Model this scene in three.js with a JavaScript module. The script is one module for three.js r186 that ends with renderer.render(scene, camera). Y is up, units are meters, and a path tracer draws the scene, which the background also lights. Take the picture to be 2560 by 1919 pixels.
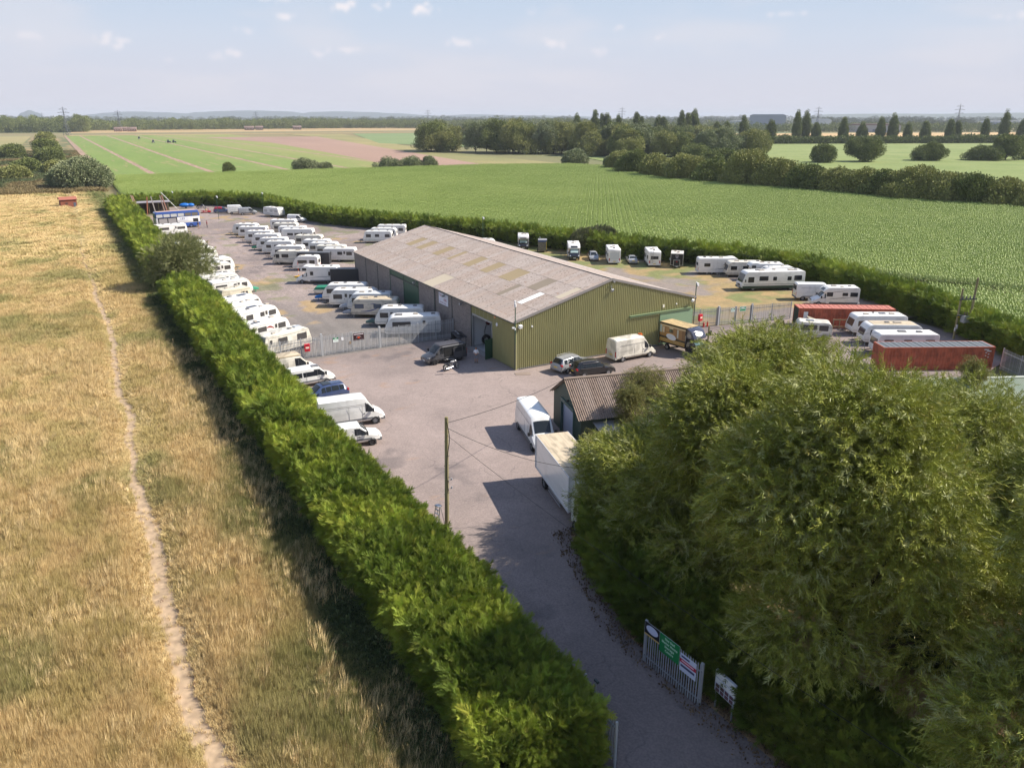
import * as THREE from 'three';
import { mergeGeometries, toCreasedNormals } from 'three/addons/utils/BufferGeometryUtils.js';
import { MarchingCubes } from 'three/addons/objects/MarchingCubes.js';

// ---------- camera, sky, sun, exposure ----------
const scene = new THREE.Scene();
const YAW = THREE.MathUtils.degToRad(29.4), PITCH = THREE.MathUtils.degToRad(19.0);
const camera = new THREE.PerspectiveCamera(52.75, 2560 / 1919, 0.5, 60000);
camera.position.set(0, 26, 0);
camera.lookAt(Math.sin(YAW) * Math.cos(PITCH) * 100, 26 - Math.sin(PITCH) * 100, -Math.cos(YAW) * Math.cos(PITCH) * 100);
const renderer = new THREE.WebGLRenderer({ antialias: true });
renderer.toneMapping = THREE.LinearToneMapping;
renderer.toneMappingExposure = 1.75;
renderer.shadowMap.enabled = true;
const SUN = new THREE.Vector3(0.694, 0.669, 0.266).normalize();
const sun = new THREE.DirectionalLight(new THREE.Color().setRGB(1, 0.93, 0.82), 4.6);
sun.position.copy(SUN).multiplyScalar(400).add(new THREE.Vector3(50, 0, -110)); sun.target.position.set(50, 0, -110);
sun.castShadow = true; sun.shadow.mapSize.set(4096, 4096);
Object.assign(sun.shadow.camera, { left: -220, right: 220, top: 220, bottom: -220, near: 1, far: 1200 });
scene.add(sun, sun.target);

// ---------- helpers ----------
function rng(seed) { let a = seed >>> 0; return () => { a = (a + 0x6D2B79F5) | 0; let t = Math.imul(a ^ (a >>> 15), 1 | a); t = (t + Math.imul(t ^ (t >>> 7), 61 | t)) ^ t; return ((t ^ (t >>> 14)) >>> 0) / 4294967296; }; }
const R0 = rng(7);
function h2(i, j, s) { let h = Math.imul(i, 374761393) + Math.imul(j, 668265263) + Math.imul(s, 974634777); h = Math.imul(h ^ (h >>> 13), 1274126177); return ((h ^ (h >>> 16)) >>> 0) / 4294967296; }
function noise(x, y, s = 0) {
  const i = Math.floor(x), j = Math.floor(y), u = x - i, v = y - j, a = u * u * (3 - 2 * u), b = v * v * (3 - 2 * v);
  const p = h2(i, j, s), q = h2(i + 1, j, s), r = h2(i, j + 1, s), t = h2(i + 1, j + 1, s);
  return p + (q - p) * a + (r - p) * b + (p - q - r + t) * a * b;
}
function fbm(x, y, o = 4, s = 0) { let f = 0, w = 0.5, n = 0; for (let k = 0; k < o; k++) { f += w * noise(x, y, s + k); n += w; x *= 2.03; y *= 2.03; w *= 0.5; } return f / n; }
const clamp = (x, a = 0, b = 1) => Math.min(b, Math.max(a, x));
const sm = (a, b, x) => { const t = clamp((x - a) / (b - a)); return t * t * (3 - 2 * t); };
const mix = (a, b, t) => a.map((v, k) => v + (b[k] - v) * t);
const lerp = (a, b, t) => a + (b - a) * t;
const enc = (v) => { v = clamp(v); return Math.round(255 * (v <= 0.0031308 ? 12.92 * v : 1.055 * Math.pow(v, 1 / 2.4) - 0.055)); };
const V = (x, y, z) => new THREE.Vector3(x, y, z);
const used = {};
function numbered(n) { const k = used[n] = (used[n] ?? -1) + 1; return k ? n + '_' + String(k).padStart(3, '0') : n; }
function tag(o, label, category, group, kind) { if (label) o.userData.label = label; if (category) o.userData.category = category; if (group) o.userData.group = group; if (kind) o.userData.kind = kind; return o; }
function thing(name, label, category, pos = [0, 0, 0], turn = 0, group) { const o = new THREE.Group(); o.name = numbered(name); o.position.set(...pos); o.rotation.y = turn; scene.add(o); return tag(o, label, category, group); }
function part(name, geo, m, parent) { const o = new THREE.Mesh(geo, m); o.name = name; o.castShadow = o.receiveShadow = true; parent.add(o); return o; }
function solo(name, geo, m, label, category, group) { const o = part(numbered(name), geo, m, scene); return tag(o, label, category, group); }
const heading = (deg) => -deg * Math.PI / 180;   // plan angle measured from +x towards +z
const mats = {};
function mat(c, rough = 0.8, more = {}) {
  const key = JSON.stringify([c, rough, Object.keys(more).map((k) => [k, more[k]?.uuid ?? more[k]])]);
  if (mats[key]) return mats[key];
  const P = ['transmission', 'clearcoat', 'clearcoatRoughness', 'thickness', 'sheen', 'specularIntensity', 'ior'].some((k) => k in more);
  const m = new (P ? THREE.MeshPhysicalMaterial : THREE.MeshStandardMaterial)({ roughness: rough, ...more });
  if (Array.isArray(c)) m.color.setRGB(...c); else m.color.set(c);
  return mats[key] = m;
}
function bx(w, h, d, x = 0, y = 0, z = 0, ry = 0, rz = 0, rx = 0) { const g = new THREE.BoxGeometry(w, h, d); if (rx) g.rotateX(rx); if (rz) g.rotateZ(rz); if (ry) g.rotateY(ry); return g.translate(x, y, z); }
function cyl(r0, r1, h, x = 0, y = 0, z = 0, n = 12, axis = 'y') { const g = new THREE.CylinderGeometry(r1, r0, h, n); if (axis === 'x') g.rotateZ(Math.PI / 2); if (axis === 'z') g.rotateX(Math.PI / 2); return g.translate(x, y, z); }
function bar(a, b, r, n = 6, r2 = r) { const d = b.clone().sub(a), g = new THREE.CylinderGeometry(r2, r, d.length(), n); g.applyQuaternion(new THREE.Quaternion().setFromUnitVectors(V(0, 1, 0), d.clone().normalize())); return g.translate((a.x + b.x) / 2, (a.y + b.y) / 2, (a.z + b.z) / 2); }
function beam(a, b, w, h) { const d = b.clone().sub(a), L = d.length(), g = new THREE.BoxGeometry(L, h, w); const m = new THREE.Matrix4(); const X = d.normalize(), Z = V(0, 1, 0).cross(X).multiplyScalar(-1); if (Z.lengthSq() < 1e-6) Z.set(0, 0, 1); Z.normalize(); const Y = Z.clone().cross(X); m.makeBasis(X, Y, Z); return g.applyMatrix4(m).translate((a.x + b.x) / 2, (a.y + b.y) / 2, (a.z + b.z) / 2); }
const merge = (l) => mergeGeometries(l.map((g) => { const c = g.index ? g.toNonIndexed() : g; for (const k of Object.keys(c.attributes)) if (!['position', 'normal', 'uv'].includes(k)) c.deleteAttribute(k); return c; }));
function tubePath(pts, r, seg = 24, n = 6) { return new THREE.TubeGeometry(new THREE.CatmullRomCurve3(pts), seg, r, n); }
function geoOf(pos, uv, idx) { const g = new THREE.BufferGeometry(); g.setAttribute('position', new THREE.Float32BufferAttribute(pos, 3)); g.setAttribute('uv', new THREE.Float32BufferAttribute(uv ?? new Array(pos.length / 3 * 2).fill(0), 2)); if (idx) g.setIndex(idx); g.computeVertexNormals(); return g; }
function texture(w, h, fn, srgb = true) {
  const d = new Uint8Array(w * h * 4);
  for (let j = 0, k = 0; j < h; j++) for (let i = 0; i < w; i++, k += 4) { const c = fn(i / w, j / h, i, j); if (srgb) { d[k] = enc(c[0]); d[k + 1] = enc(c[1]); d[k + 2] = enc(c[2]); } else d[k] = d[k + 1] = d[k + 2] = 255 * clamp(c); d[k + 3] = 255; }
  const t = new THREE.DataTexture(d, w, h); t.magFilter = THREE.LinearFilter; t.minFilter = THREE.LinearMipmapLinearFilter; t.generateMipmaps = true; t.wrapS = t.wrapT = THREE.RepeatWrapping; if (srgb) t.colorSpace = THREE.SRGBColorSpace; t.needsUpdate = true; return t;
}
function canvasTex(w, h, draw) { const c = document.createElement('canvas'); c.width = w; c.height = h; draw(c.getContext('2d'), w, h); const t = new THREE.CanvasTexture(c); t.colorSpace = THREE.SRGBColorSpace; return t; }
// a level sheet of ground whose colours are looked up in world metres
function sheet(name, poly, y, res, fn, kind = 'structure', rough = 0.95) {
  const xs = poly.map((p) => p[0]), zs = poly.map((p) => p[1]), x0 = Math.min(...xs), x1 = Math.max(...xs), z0 = Math.min(...zs), z1 = Math.max(...zs);
  const w = Math.min(2048, Math.max(8, Math.round((x1 - x0) * res))), h = Math.min(2048, Math.max(8, Math.round((z1 - z0) * res)));
  const t = texture(w, h, (u, v) => fn(x0 + (x1 - x0) * u, z0 + (z1 - z0) * v)); t.wrapS = t.wrapT = THREE.ClampToEdgeWrapping;
  const tri = THREE.ShapeUtils.triangulateShape(poly.map((p) => new THREE.Vector2(p[0], p[1])), []), pos = [], uv = [];
  for (let f of tri) {
    const [a, b, c] = f.map((k) => poly[k]); if ((b[0] - a[0]) * (c[1] - a[1]) - (b[1] - a[1]) * (c[0] - a[0]) > 0) f = [f[0], f[2], f[1]];
    for (const k of f) { pos.push(poly[k][0], y, poly[k][1]); uv.push((poly[k][0] - x0) / (x1 - x0), (poly[k][1] - z0) / (z1 - z0)); }
  }
  const o = part(numbered(name), geoOf(pos, uv), new THREE.MeshStandardMaterial({ map: t, roughness: rough }), scene); o.userData.kind = kind; return o;
}
function inPoly(x, z, p) { let c = false; for (let i = 0, j = p.length - 1; i < p.length; j = i++) if ((p[i][1] > z) !== (p[j][1] > z) && x < (p[j][0] - p[i][0]) * (z - p[i][1]) / (p[j][1] - p[i][1]) + p[i][0]) c = !c; return c; }
// copies of one small mesh: rows of [x, y, z, dirX, dirY, dirZ, scale, r, g, b, (width scale)]
const _m = new THREE.Matrix4(), _q = new THREE.Quaternion(), _q2 = new THREE.Quaternion(), _s = V(1, 1, 1), _p = V(0, 0, 0), _d = V(0, 1, 0), UPV = V(0, 1, 0), _c = new THREE.Color();
function scatter(name, geo, m, rows, parent, spin = rng(rows.length + 11)) {
  const o = new THREE.InstancedMesh(geo, m, rows.length); o.name = name; o.castShadow = o.receiveShadow = true;
  rows.forEach((r, k) => {
    _d.set(r[3], r[4], r[5]).normalize(); _q.setFromUnitVectors(UPV, _d); _q2.setFromAxisAngle(_d, spin() * 6.283); _q.premultiply(_q2);
    const w = r[10] ?? r[6]; _s.set(w, r[6], w); _p.set(r[0], r[1], r[2]); o.setMatrixAt(k, _m.compose(_p, _q, _s)); o.setColorAt(k, _c.setRGB(r[7], r[8], r[9]));
  });
  parent.add(o); return o;
}
// ---------- sky: pale summer haze over the horizon, deeper blue overhead, a few small clouds ----------
{
  const W = 2048, H = 1024, d = new Float32Array(W * H * 4);
  const puffs = [];   // [azimuth from -z towards +x, elevation, half width, half height, strength], degrees
  const azOf = (px) => 29.4 + Math.atan((px - 1280) / 2046) * 57.3, elOf = (py) => (293 - py) / 2046 * 57.3;
  for (const [x, y, w, h, s] of [[885, 48, 42, 14, 0.75], [972, 42, 24, 12, 0.8], [1070, 50, 38, 13, 0.8], [1165, 17, 26, 12, 0.85], [1328, 55, 20, 10, 0.85], [1130, 48, 14, 6, 0.5], [730, 73, 24, 6, 0.6], [315, 132, 40, 18, 0.55], [590, 157, 40, 10, 0.5], [865, 142, 55, 9, 0.45], [800, 152, 30, 9, 0.45], [1165, 122, 60, 10, 0.5], [1370, 125, 45, 13, 0.45], [720, 35, 40, 10, 0.35], [635, 103, 26, 7, 0.35], [1540, 92, 12, 8, 0.5], [1940, 71, 70, 6, 0.4], [2500, 95, 60, 8, 0.4], [430, 172, 30, 8, 0.3], [120, 132, 30, 9, 0.3], [1640, 112, 14, 7, 0.4], [1500, 140, 40, 14, 0.3]])
    puffs.push([azOf(x), elOf(y), w / 2046 * 57.3, h / 2046 * 57.3, s]);
  for (let j = 0; j < H; j++) {
    const el = (j + 0.5) / H * 180 - 90, e = Math.max(0, el);
    // horizon to 8 degrees stays pale, then the blue deepens towards the zenith
    const a = sm(0, 9, e), b = 1 - Math.exp(-Math.max(0, e - 5) / 26);
    let base = mix([0.405, 0.402, 0.452], [0.345, 0.412, 0.498], a); base = mix(base, [0.105, 0.165, 0.325], b);
    if (el < 0) base = [0.30, 0.29, 0.29];
    for (let i = 0; i < W; i++) {
      // direction of this texel in three.js's equirectangular layout: u = atan2(z, x) / 2pi + 0.5
      const th = ((i + 0.5) / W - 0.5) * 2 * Math.PI, dx = Math.cos(th), dz = Math.sin(th), az = Math.atan2(dx, -dz) * 57.3;
      let c = base;
      if (el > -1) {
        const veil = sm(0.45, 0.75, fbm(az * 0.12, e * 0.55, 4, 31)) * sm(0, 2.5, e) * (1 - sm(8, 16, e)) * 0.35 + sm(0.5, 0.8, fbm(az * 0.05, e * 0.12, 4, 51)) * sm(9, 20, e) * 0.12;
        c = mix(c, [0.47, 0.45, 0.475], veil);
        if (e < 12 && az > -20 && az < 80) for (const [pa, pe, w, h, s] of puffs) { const q = ((az - pa) / w) ** 2 + ((e - pe) / h) ** 2; if (q < 3) { const n = fbm(az * 2.4, e * 4.2, 4, 77); const k = sm(0.25, 0.9, (1.25 - q) * 0.6 + (n - 0.5) * 2.1) * s; c = mix(c, [0.60, 0.55, 0.55], k); } }
      }
      const k = (j * W + i) * 4; d[k] = c[0]; d[k + 1] = c[1]; d[k + 2] = c[2]; d[k + 3] = 1;
    }
  }
  const t = new THREE.DataTexture(d, W, H, THREE.RGBAFormat, THREE.FloatType); t.mapping = THREE.EquirectangularReflectionMapping; t.magFilter = t.minFilter = THREE.LinearFilter; t.wrapS = THREE.RepeatWrapping; t.needsUpdate = true;
  scene.background = t; scene.environment = t;
}
scene.fog = new THREE.FogExp2(new THREE.Color().setRGB(0.80, 0.86, 0.96), 0.00008);
// ---------- ground, fields, yard ----------
const grain = (x, z, s = 1) => 0.82 + 0.36 * h2(Math.floor(x * 90), Math.floor(z * 90), 5 + s);
const hedgeX0 = 11.2, hedgeX1 = (z) => 15.0 + 0.8 * sm(-55, -38, z);
function meadow(x, z) {   // dry summer grass: straw, green and russet patches; an optional trodden path
  const n = fbm(x * 0.16, z * 0.10, 4, 3), m = fbm(x * 0.5, z * 0.35, 3, 13), p = fbm(x * 0.05, z * 0.03, 3, 23);
  let c = mix([0.61, 0.45, 0.21], [0.47, 0.365, 0.145], sm(0.38, 0.62, m));
  c = mix(c, [0.23, 0.235, 0.07], sm(0.54, 0.72, n) * 0.65);
  c = mix(c, [0.70, 0.53, 0.27], sm(0.55, 0.75, p) * sm(0.4, 0.6, m) * 0.7);
  c = mix(c, [0.21, 0.21, 0.065], sm(5.5, 9.5, x + (n - 0.5) * 5) * 0.75);               // greener towards the hedge foot
  c = mix(c, [0.16, 0.175, 0.05], (1 - sm(-22, -13, x + (m - 0.5) * 9)) * sm(-70, -40, z) * 0.8);
  return c;
}
const pathX = (z) => 1.55 + 0.5 * Math.sin(z * 0.045) + 0.9 * sm(-45, -18, z) + (fbm(z * 0.12, 2, 2, 9) - 0.5) * 1.1;
const onPath = (x, z) => 1 - sm(0.36, 0.8, Math.abs(x - pathX(z)) * (z > -60 ? 1 : z > -140 ? 1.15 : 1.3) - (fbm(x * 3, z * 1.2, 2, 44) - 0.5) * 0.4);
const scrub = (x, z) => 0.15 + sm(-240, -300, z) ;
// the wide base
sheet('ground', [[-16000, -16000], [16000, -16000], [16000, 9000], [-16000, 9000]], -0.3, 0.06, (x, z) => { const n = fbm(x * 0.002, z * 0.002, 3, 2); return mix([0.12, 0.14, 0.05], [0.22, 0.18, 0.08], sm(0.4, 0.65, n)); });
sheet('meadow', [[-90, 6], [16.2, 6], [16.2, -300], [14, -330], [-90, -330]], -0.05, 6, (x, z) => { const k = onPath(x, z); let c = meadow(x, z).map((v) => v * 0.7 * grain(x, z)); return mix(c, [0.40, 0.285, 0.185].map((v) => v * (0.8 + 0.4 * noise(x * 4, z * 4, 8)) * grain(x, z)), k * 0.9); });
sheet('field_scrubland', [[-90, -330], [14, -330], [16, -420], [14, -700], [8, -1380], [-26, -1380], [-32, -700], [-40, -420], [-90, -400]], -0.045, 1.2, (x, z) => { const n = fbm(x * 0.08, z * 0.05, 4, 6); return mix([0.11, 0.12, 0.04], [0.28, 0.20, 0.09], sm(0.4, 0.62, n)).map((v) => v * grain(x, z)); });
// far fields on the left
const stripe = (x, z, c0, c1) => { const n = fbm(x * 0.03, z * 0.03, 3, 4); return mix(c0, c1, n).map((v) => v * grain(x, z)); };
sheet('field_crop', [[-80, -405], [-14, -400], [-10, -470], [-16, -500], [-90, -500]], -0.04, 5, (x, z) => mix([0.17, 0.24, 0.08], [0.30, 0.30, 0.16], sm(0.55, 0.8, Math.abs(Math.sin((x * 0.94 + z * 0.34) * 2.1))) * 0.6).map((v) => v * (0.75 + 0.5 * fbm(x * 0.2, z * 0.2, 3, 9))));
sheet('field_pasture', [[-500, -520], [-30, -520], [-30, -1390], [-500, -1390]], -0.04, 1.0, (x, z) => { const b = Math.floor((-z - 520) / 110); return mix(mix([0.20, 0.22, 0.08], [0.30, 0.24, 0.10], h2(b, 3, 1)), [0.34, 0.26, 0.12], sm(0.45, 0.7, fbm(x * 0.02, z * 0.02, 4, b))).map((v) => v * grain(x, z)); });
// turf strips with wheel tracks
const tracks = [17.5, 39, 66, 104, 136, 170];
sheet('field_turf', [[15, -404], [228, -404], [236, -900], [250, -1380], [12, -1380]], -0.03, 3.2, (x, z) => {
  const d = Math.min(...tracks.map((t, i) => Math.abs(x - t - (i > 1 ? (z + 400) * -0.004 : (z + 400) * 0.006)) / (i === 0 ? 3.2 : 1.5)));
  const strip = tracks.filter((t) => x > t).length, n = fbm(x * 0.12, z * 0.02, 4, 5), dry = sm(80, 200, x) ;
  let c = mix([0.13, 0.20, 0.034], [0.175, 0.235, 0.045], n); c = mix(c, [0.24, 0.24, 0.075], clamp(dry * 0.8 + 0.15 * (strip % 2) + (fbm(x * 0.05, z * 0.008, 3, 15) - 0.5) * 0.6));
  c = mix(c, [0.30, 0.235, 0.105], sm(0.66, 0.78, fbm(x * 0.4, z * 0.03, 3, 25)) * 0.5);
  c = mix([0.31, 0.205, 0.145].map((v) => v * (0.75 + 0.5 * noise(x * 1.5, z * 0.15, 3))), c, sm(0.75, 1.15, d + (noise(x, z * 0.2, 6) - 0.5) * 0.5));
  return c.map((v) => v * grain(x, z));
});
sheet('field_ploughed', [[165, -404], [214, -404], [330, -1160], [180, -1190], [205, -900], [186, -640]], -0.02, 2.4, (x, z) => stripe(x, z * 0.2, [0.27, 0.17, 0.125], [0.35, 0.225, 0.165]));
sheet('field_margin', [[214, -404], [262, -404], [272, -620], [420, -1330], [330, -1330], [322, -1150]], -0.021, 1.6, (x, z) => stripe(x, z * 0.4, [0.16, 0.17, 0.06], [0.34, 0.27, 0.11]));
sheet('field_stubble', [[20, -1385], [540, -1385], [1500, -1480], [1500, -2150], [60, -2050], [16, -1600]], -0.02, 1.1, (x, z) => { const b = fbm(0.3, z * 0.011, 2, 71); return mix([0.20, 0.17, 0.075], [0.46, 0.31, 0.145], sm(0.40, 0.50, b)).map((v) => v * grain(x, z)); });
sheet('field_beet', [[300, -820], [345, -640], [900, -1150], [860, -1380], [440, -1330]], -0.018, 1.4, (x, z) => stripe(x, z, [0.14, 0.20, 0.07], [0.19, 0.24, 0.095]));
// the second green field on the right and the corn field beyond the poplars
sheet('field_right', [[236, -60], [240, -128], [250, -280], [320, -470], [500, -600], [640, -650], [1500, -330], [1500, 60], [240, 60]], -0.03, 1.6, (x, z) => { const n = fbm(x * 0.06, z * 0.06, 4, 8), l = sm(0.35, 0.8, noise(x * 1.3, z * 0.8, 2)); return mix(mix([0.13, 0.185, 0.035], [0.22, 0.255, 0.075], n), [0.29, 0.31, 0.13], l * 0.4 * sm(-340, -380, z + (x - 400) * 0.2)).map((v) => v * grain(x, z)); });
sheet('field_corn', [[640, -700], [760, -1100], [1700, -800], [1700, -430]], -0.02, 1, (x, z) => stripe(x, z, [0.44, 0.29, 0.13], [0.55, 0.38, 0.18]));
const MAIZE = [[17, -303], [18, -396], [120, -392], [205, -388], [246, -372], [252, -352], [224, -270], [230, -212], [232, -160], [238, -128], [236, -60], [215, 30], [86, 20], [84, -30], [93, -42], [99, -54], [104.5, -65], [107, -77], [110, -88], [107, -100], [101.5, -111], [97.5, -119], [93.5, -127], [89, -138], [83.5, -157], [60, -200], [56, -221], [54, -247], [40, -266], [20, -266]];
sheet('field_soil', MAIZE, -0.025, 1.4, (x, z) => stripe(x, z, [0.09, 0.085, 0.045], [0.13, 0.11, 0.06]));
// yard: weathered tarmac, paler and pinker where it is worn, with darker repairs and tyre marks
function tarmac(x, z) {
  const n = fbm(x * 0.09, z * 0.09, 5, 3), m = fbm(x * 0.55, z * 0.4, 3, 12), f = fbm(x * 2.6, z * 2.6, 2, 19);
  let c = mix([0.198, 0.158, 0.143], [0.282, 0.222, 0.198], sm(0.3, 0.7, n)); c = c.map((v) => v * (0.9 + 0.2 * m) * (0.94 + 0.12 * f));
  c = mix(c, [0.10, 0.085, 0.085], sm(0.66, 0.80, fbm(x * 0.22, z * 0.22, 4, 33)) * 0.55);                       // oil and old repairs
  c = mix(c, [0.32, 0.185, 0.10], sm(0.72, 0.85, fbm(x * 0.35, z * 0.8, 3, 41)) * 0.35 * (1 - sm(-36, -30, z) * 0.2));   // rust
  const r = Math.hypot(x - 66, z + 78), tread = Math.max(0, ...[12.2, 14.0, 16.6].map((q) => 1 - Math.abs(r - q) / 0.26)); c = mix(c, [0.34, 0.29, 0.27], tread * 0.4 * sm(0.35, 0.6, m));
  const crack = Math.abs(fbm(x * 0.3, z * 0.3, 3, 61) - 0.5); c = mix(c, [0.07, 0.062, 0.062], (1 - sm(0.0, 0.006, crack)) * 0.45);
  return c.map((v) => v * grain(x, z));
}
const YARD = [[15.6, -84.6], [15.8, -19], [14.4, 8], [24.5, 8], [22.6, -14], [22.3, -27], [25.5, -37.5], [36, -38], [44, -44], [60, -42], [80, -43], [96, -47], [97, -63], [84, -71.2], [72.5, -72.9], [69.2, -74.4], [66, -75], [66, -69.5], [40, -69.5], [40, -84.6]];
sheet('yard_tarmac', YARD, 0, 16, tarmac);
function gravel(x, z) {
  const n = fbm(x * 0.07, z * 0.05, 4, 17), m = fbm(x * 0.35, z * 0.3, 3, 27);
  let c = mix([0.165, 0.145, 0.13], [0.255, 0.21, 0.19], sm(0.32, 0.66, n)).map((v) => v * (0.85 + 0.3 * m));
  c = mix(c, tarmac(x, z), 1 - sm(-128, -100, z + (n - 0.5) * 20));
  if (z < -100) c = mix(c, [0.33, 0.225, 0.105], sm(0.60, 0.72, m * 0.5 + fbm(x * 0.12, z * 0.1, 3, 29) * 0.5 + 0.06 * sm(-200, -235, z)) * 0.85);
  if (z < -100) c = mix(c, [0.14, 0.15, 0.055], sm(0.64, 0.74, fbm(x * 0.2, z * 0.16, 4, 39)) * 0.6);
  const g = Math.abs(x - 27.5) ; c = c.map((v) => v * (1 + 0.10 * sm(0.4, 0.7, noise(x * 1.6, z * 0.12, 7)) * (1 - sm(3, 5, g))));
  return c.map((v) => v * grain(x, z));
}
sheet('yard_gravel', [[15.6, -84.6], [40, -84.6], [40, -126], [66, -126], [84, -160], [60, -200], [56, -221], [54, -247], [40, -266], [15.6, -266]], -0.004, 8, gravel);
sheet('yard_rough_ground', [[66, -75], [69.2, -74.4], [72.5, -72.9], [84, -71.2], [97, -63], [104, -64], [107, -77], [110, -88], [107, -100], [101.5, -111], [97.5, -119], [93.5, -127], [89, -138], [84, -160], [66, -126]], -0.004, 10, (x, z) => {
  const n = fbm(x * 0.11, z * 0.11, 4, 57), m = fbm(x * 0.4, z * 0.4, 4, 67);
  let c = mix([0.36, 0.235, 0.105], [0.24, 0.19, 0.085], m); c = mix(c, [0.155, 0.175, 0.055], sm(0.52, 0.68, fbm(x * 0.16, z * 0.2, 4, 77)) * 0.9);
  c = mix(c, [0.225, 0.185, 0.165], sm(0.50, 0.62, n) * 0.9); return c.map((v) => v * (0.85 + 0.3 * fbm(x * 1.6, z * 1.6, 2, 87)) * grain(x, z));
});
// garden ground under the willows
sheet('garden_ground', [[22.6, -14], [22.3, -27], [25.5, -37.5], [36, -38], [44, -44], [60, -42], [80, -43], [92, -30], [90, 20], [24.5, 20]], -0.02, 5, (x, z) => { const n = fbm(x * 0.2, z * 0.2, 4, 4); return mix([0.15, 0.12, 0.06], [0.36, 0.24, 0.13], sm(0.38, 0.6, n)).map((v) => v * grain(x, z)); });
// tarmac patch and drain by the barn's corner
const kerb = solo('drain_slab', merge([bx(1.6, 0.03, 0.9, 0.3, 0.012, 0), bx(1.3, 0.03, 0.16, 0.1, 0.03, -0.1)]), mat([0.26, 0.20, 0.16], 0.9), 'pale concrete drain slab at the foot of the barn corner', 'drain slab'); kerb.position.set(39.4, 0.004, -68.2); kerb.rotation.y = -0.35;
// ---------- the barn ----------
const BX0 = 39.7, BX1 = 64.7, BXM = 52.2, BZ0 = -69.7, BZ1 = -123, EAVE = 5.35, RIDGE = 8.68;
const concreteTex = texture(512, 512, (u, v, i, j) => { const x = u * 5.28, y = v * 5.28; const row = Math.floor(y / 0.22), off = (row % 2) * 0.22, bx_ = ((x + off) % 0.44) / 0.44, by = (y % 0.22) / 0.22, joint = bx_ < 0.03 || by < 0.06; const t = 0.9 + 0.2 * h2(Math.floor((x + off) / 0.44) % 12, row % 24, 3); const n = 0.8 + 0.4 * fbm(u * 40, v * 40, 3, 2); return (joint ? [0.15, 0.13, 0.12] : [0.225, 0.19, 0.175]).map((c) => c * t * n); });
const roofTex = texture(1024, 1024, (u, v) => {   // cement sheet, weathered, freckled with lichen and moss
  const x = u * 10, y = v * 10; let c = mix([0.33, 0.275, 0.245], [0.40, 0.34, 0.305], fbm(x * 0.8, y * 0.5, 3, 5)).map((k) => k * (0.86 + 0.28 * fbm(x * 5, y * 5, 2, 15)));
  const sp = noise(x * 9, y * 9, 25) * 0.55 + noise(x * 4, y * 4, 35) * 0.45; c = mix(c, [0.115, 0.09, 0.07], sm(0.69, 0.79, sp) * 0.75);
  c = mix(c, [0.24, 0.125, 0.065], sm(0.72, 0.84, fbm(x * 0.9, y * 1.6, 4, 45)) * 0.5); return c;
});
function corrugated(w, len, pitch, depth, per = 6) {   // x across, y along, rides on z = 0
  const n = Math.round(w / pitch * per), pos = [], uv = [], idx = [];
  for (let i = 0; i <= n; i++) { const x = w * i / n, z = depth / 2 * Math.cos(x / pitch * 2 * Math.PI); for (const y of [0, len]) { pos.push(x, y, z); uv.push(x / 10, y / 10); } }
  for (let i = 0; i < n; i++) idx.push(2 * i, 2 * i + 2, 2 * i + 1, 2 * i + 1, 2 * i + 2, 2 * i + 3);
  return geoOf(pos, uv, idx);
}
// box-rib steel sheet, w wide, straight foot at y0, top given by top(x)
function boxRib(x0, x1, y0, top, pitch = 0.26, d = 0.085) {
  const xs = []; let k = Math.floor(x0 / pitch); for (; k * pitch < x1; k++) for (const [f, z] of [[0, 0], [0.56, 0], [0.66, d], [0.9, d]]) { const x = (k + f) * pitch; if (x > x0 && x < x1) xs.push([x, z]); }
  const zAt = (x) => { const f = ((x / pitch) % 1 + 1) % 1; return f < 0.56 ? 0 : f < 0.66 ? d * (f - 0.56) / 0.1 : f < 0.9 ? d : d * (1 - f) / 0.1; };
  xs.unshift([x0, zAt(x0)]); xs.push([x1, zAt(x1)]);
  const pos = [], uv = []; for (let i = 0; i < xs.length - 1; i++) { const [a, za] = xs[i], [b, zb] = xs[i + 1], A = [a, y0, za], B = [b, y0, zb], C = [b, top(b), zb], D = [a, top(a), za]; for (const p of [A, B, C, A, C, D]) { pos.push(...p); uv.push(p[0] / 4, p[1] / 4); } }
  return geoOf(pos, uv);
}
const cladTex = texture(256, 256, (u, v) => { const n = fbm(u * 24, v * 3, 3, 3), m = fbm(u * 5, v * 5, 3, 8); return mix([0.30, 0.285, 0.13], [0.375, 0.35, 0.165], n * 0.6 + m * 0.4); });
const cladMat = mat('#ffffff', 0.5, { map: cladTex }), darkGreen = mat([0.032, 0.085, 0.05], 0.5), paleGreen = mat([0.21, 0.31, 0.19], 0.55), steelDark = mat([0.05, 0.06, 0.055], 0.6), galv = mat([0.36, 0.37, 0.38], 0.45, { metalness: 0.5 }), whiteWall = mat([0.72, 0.72, 0.72], 0.7), conc = mat([0.30, 0.28, 0.26], 0.9), black = mat([0.012, 0.012, 0.013], 0.5), rubber = mat([0.018, 0.018, 0.019], 0.85), chrome = mat([0.42, 0.42, 0.44], 0.3, { metalness: 1 });
const barn = thing('barn', 'long farm storage barn with olive ribbed gable and grey cement sheet roof', 'barn', [BXM, 0, BZ0]);
const toB = (g) => g.translate(-BXM, 0, -BZ0);
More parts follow.
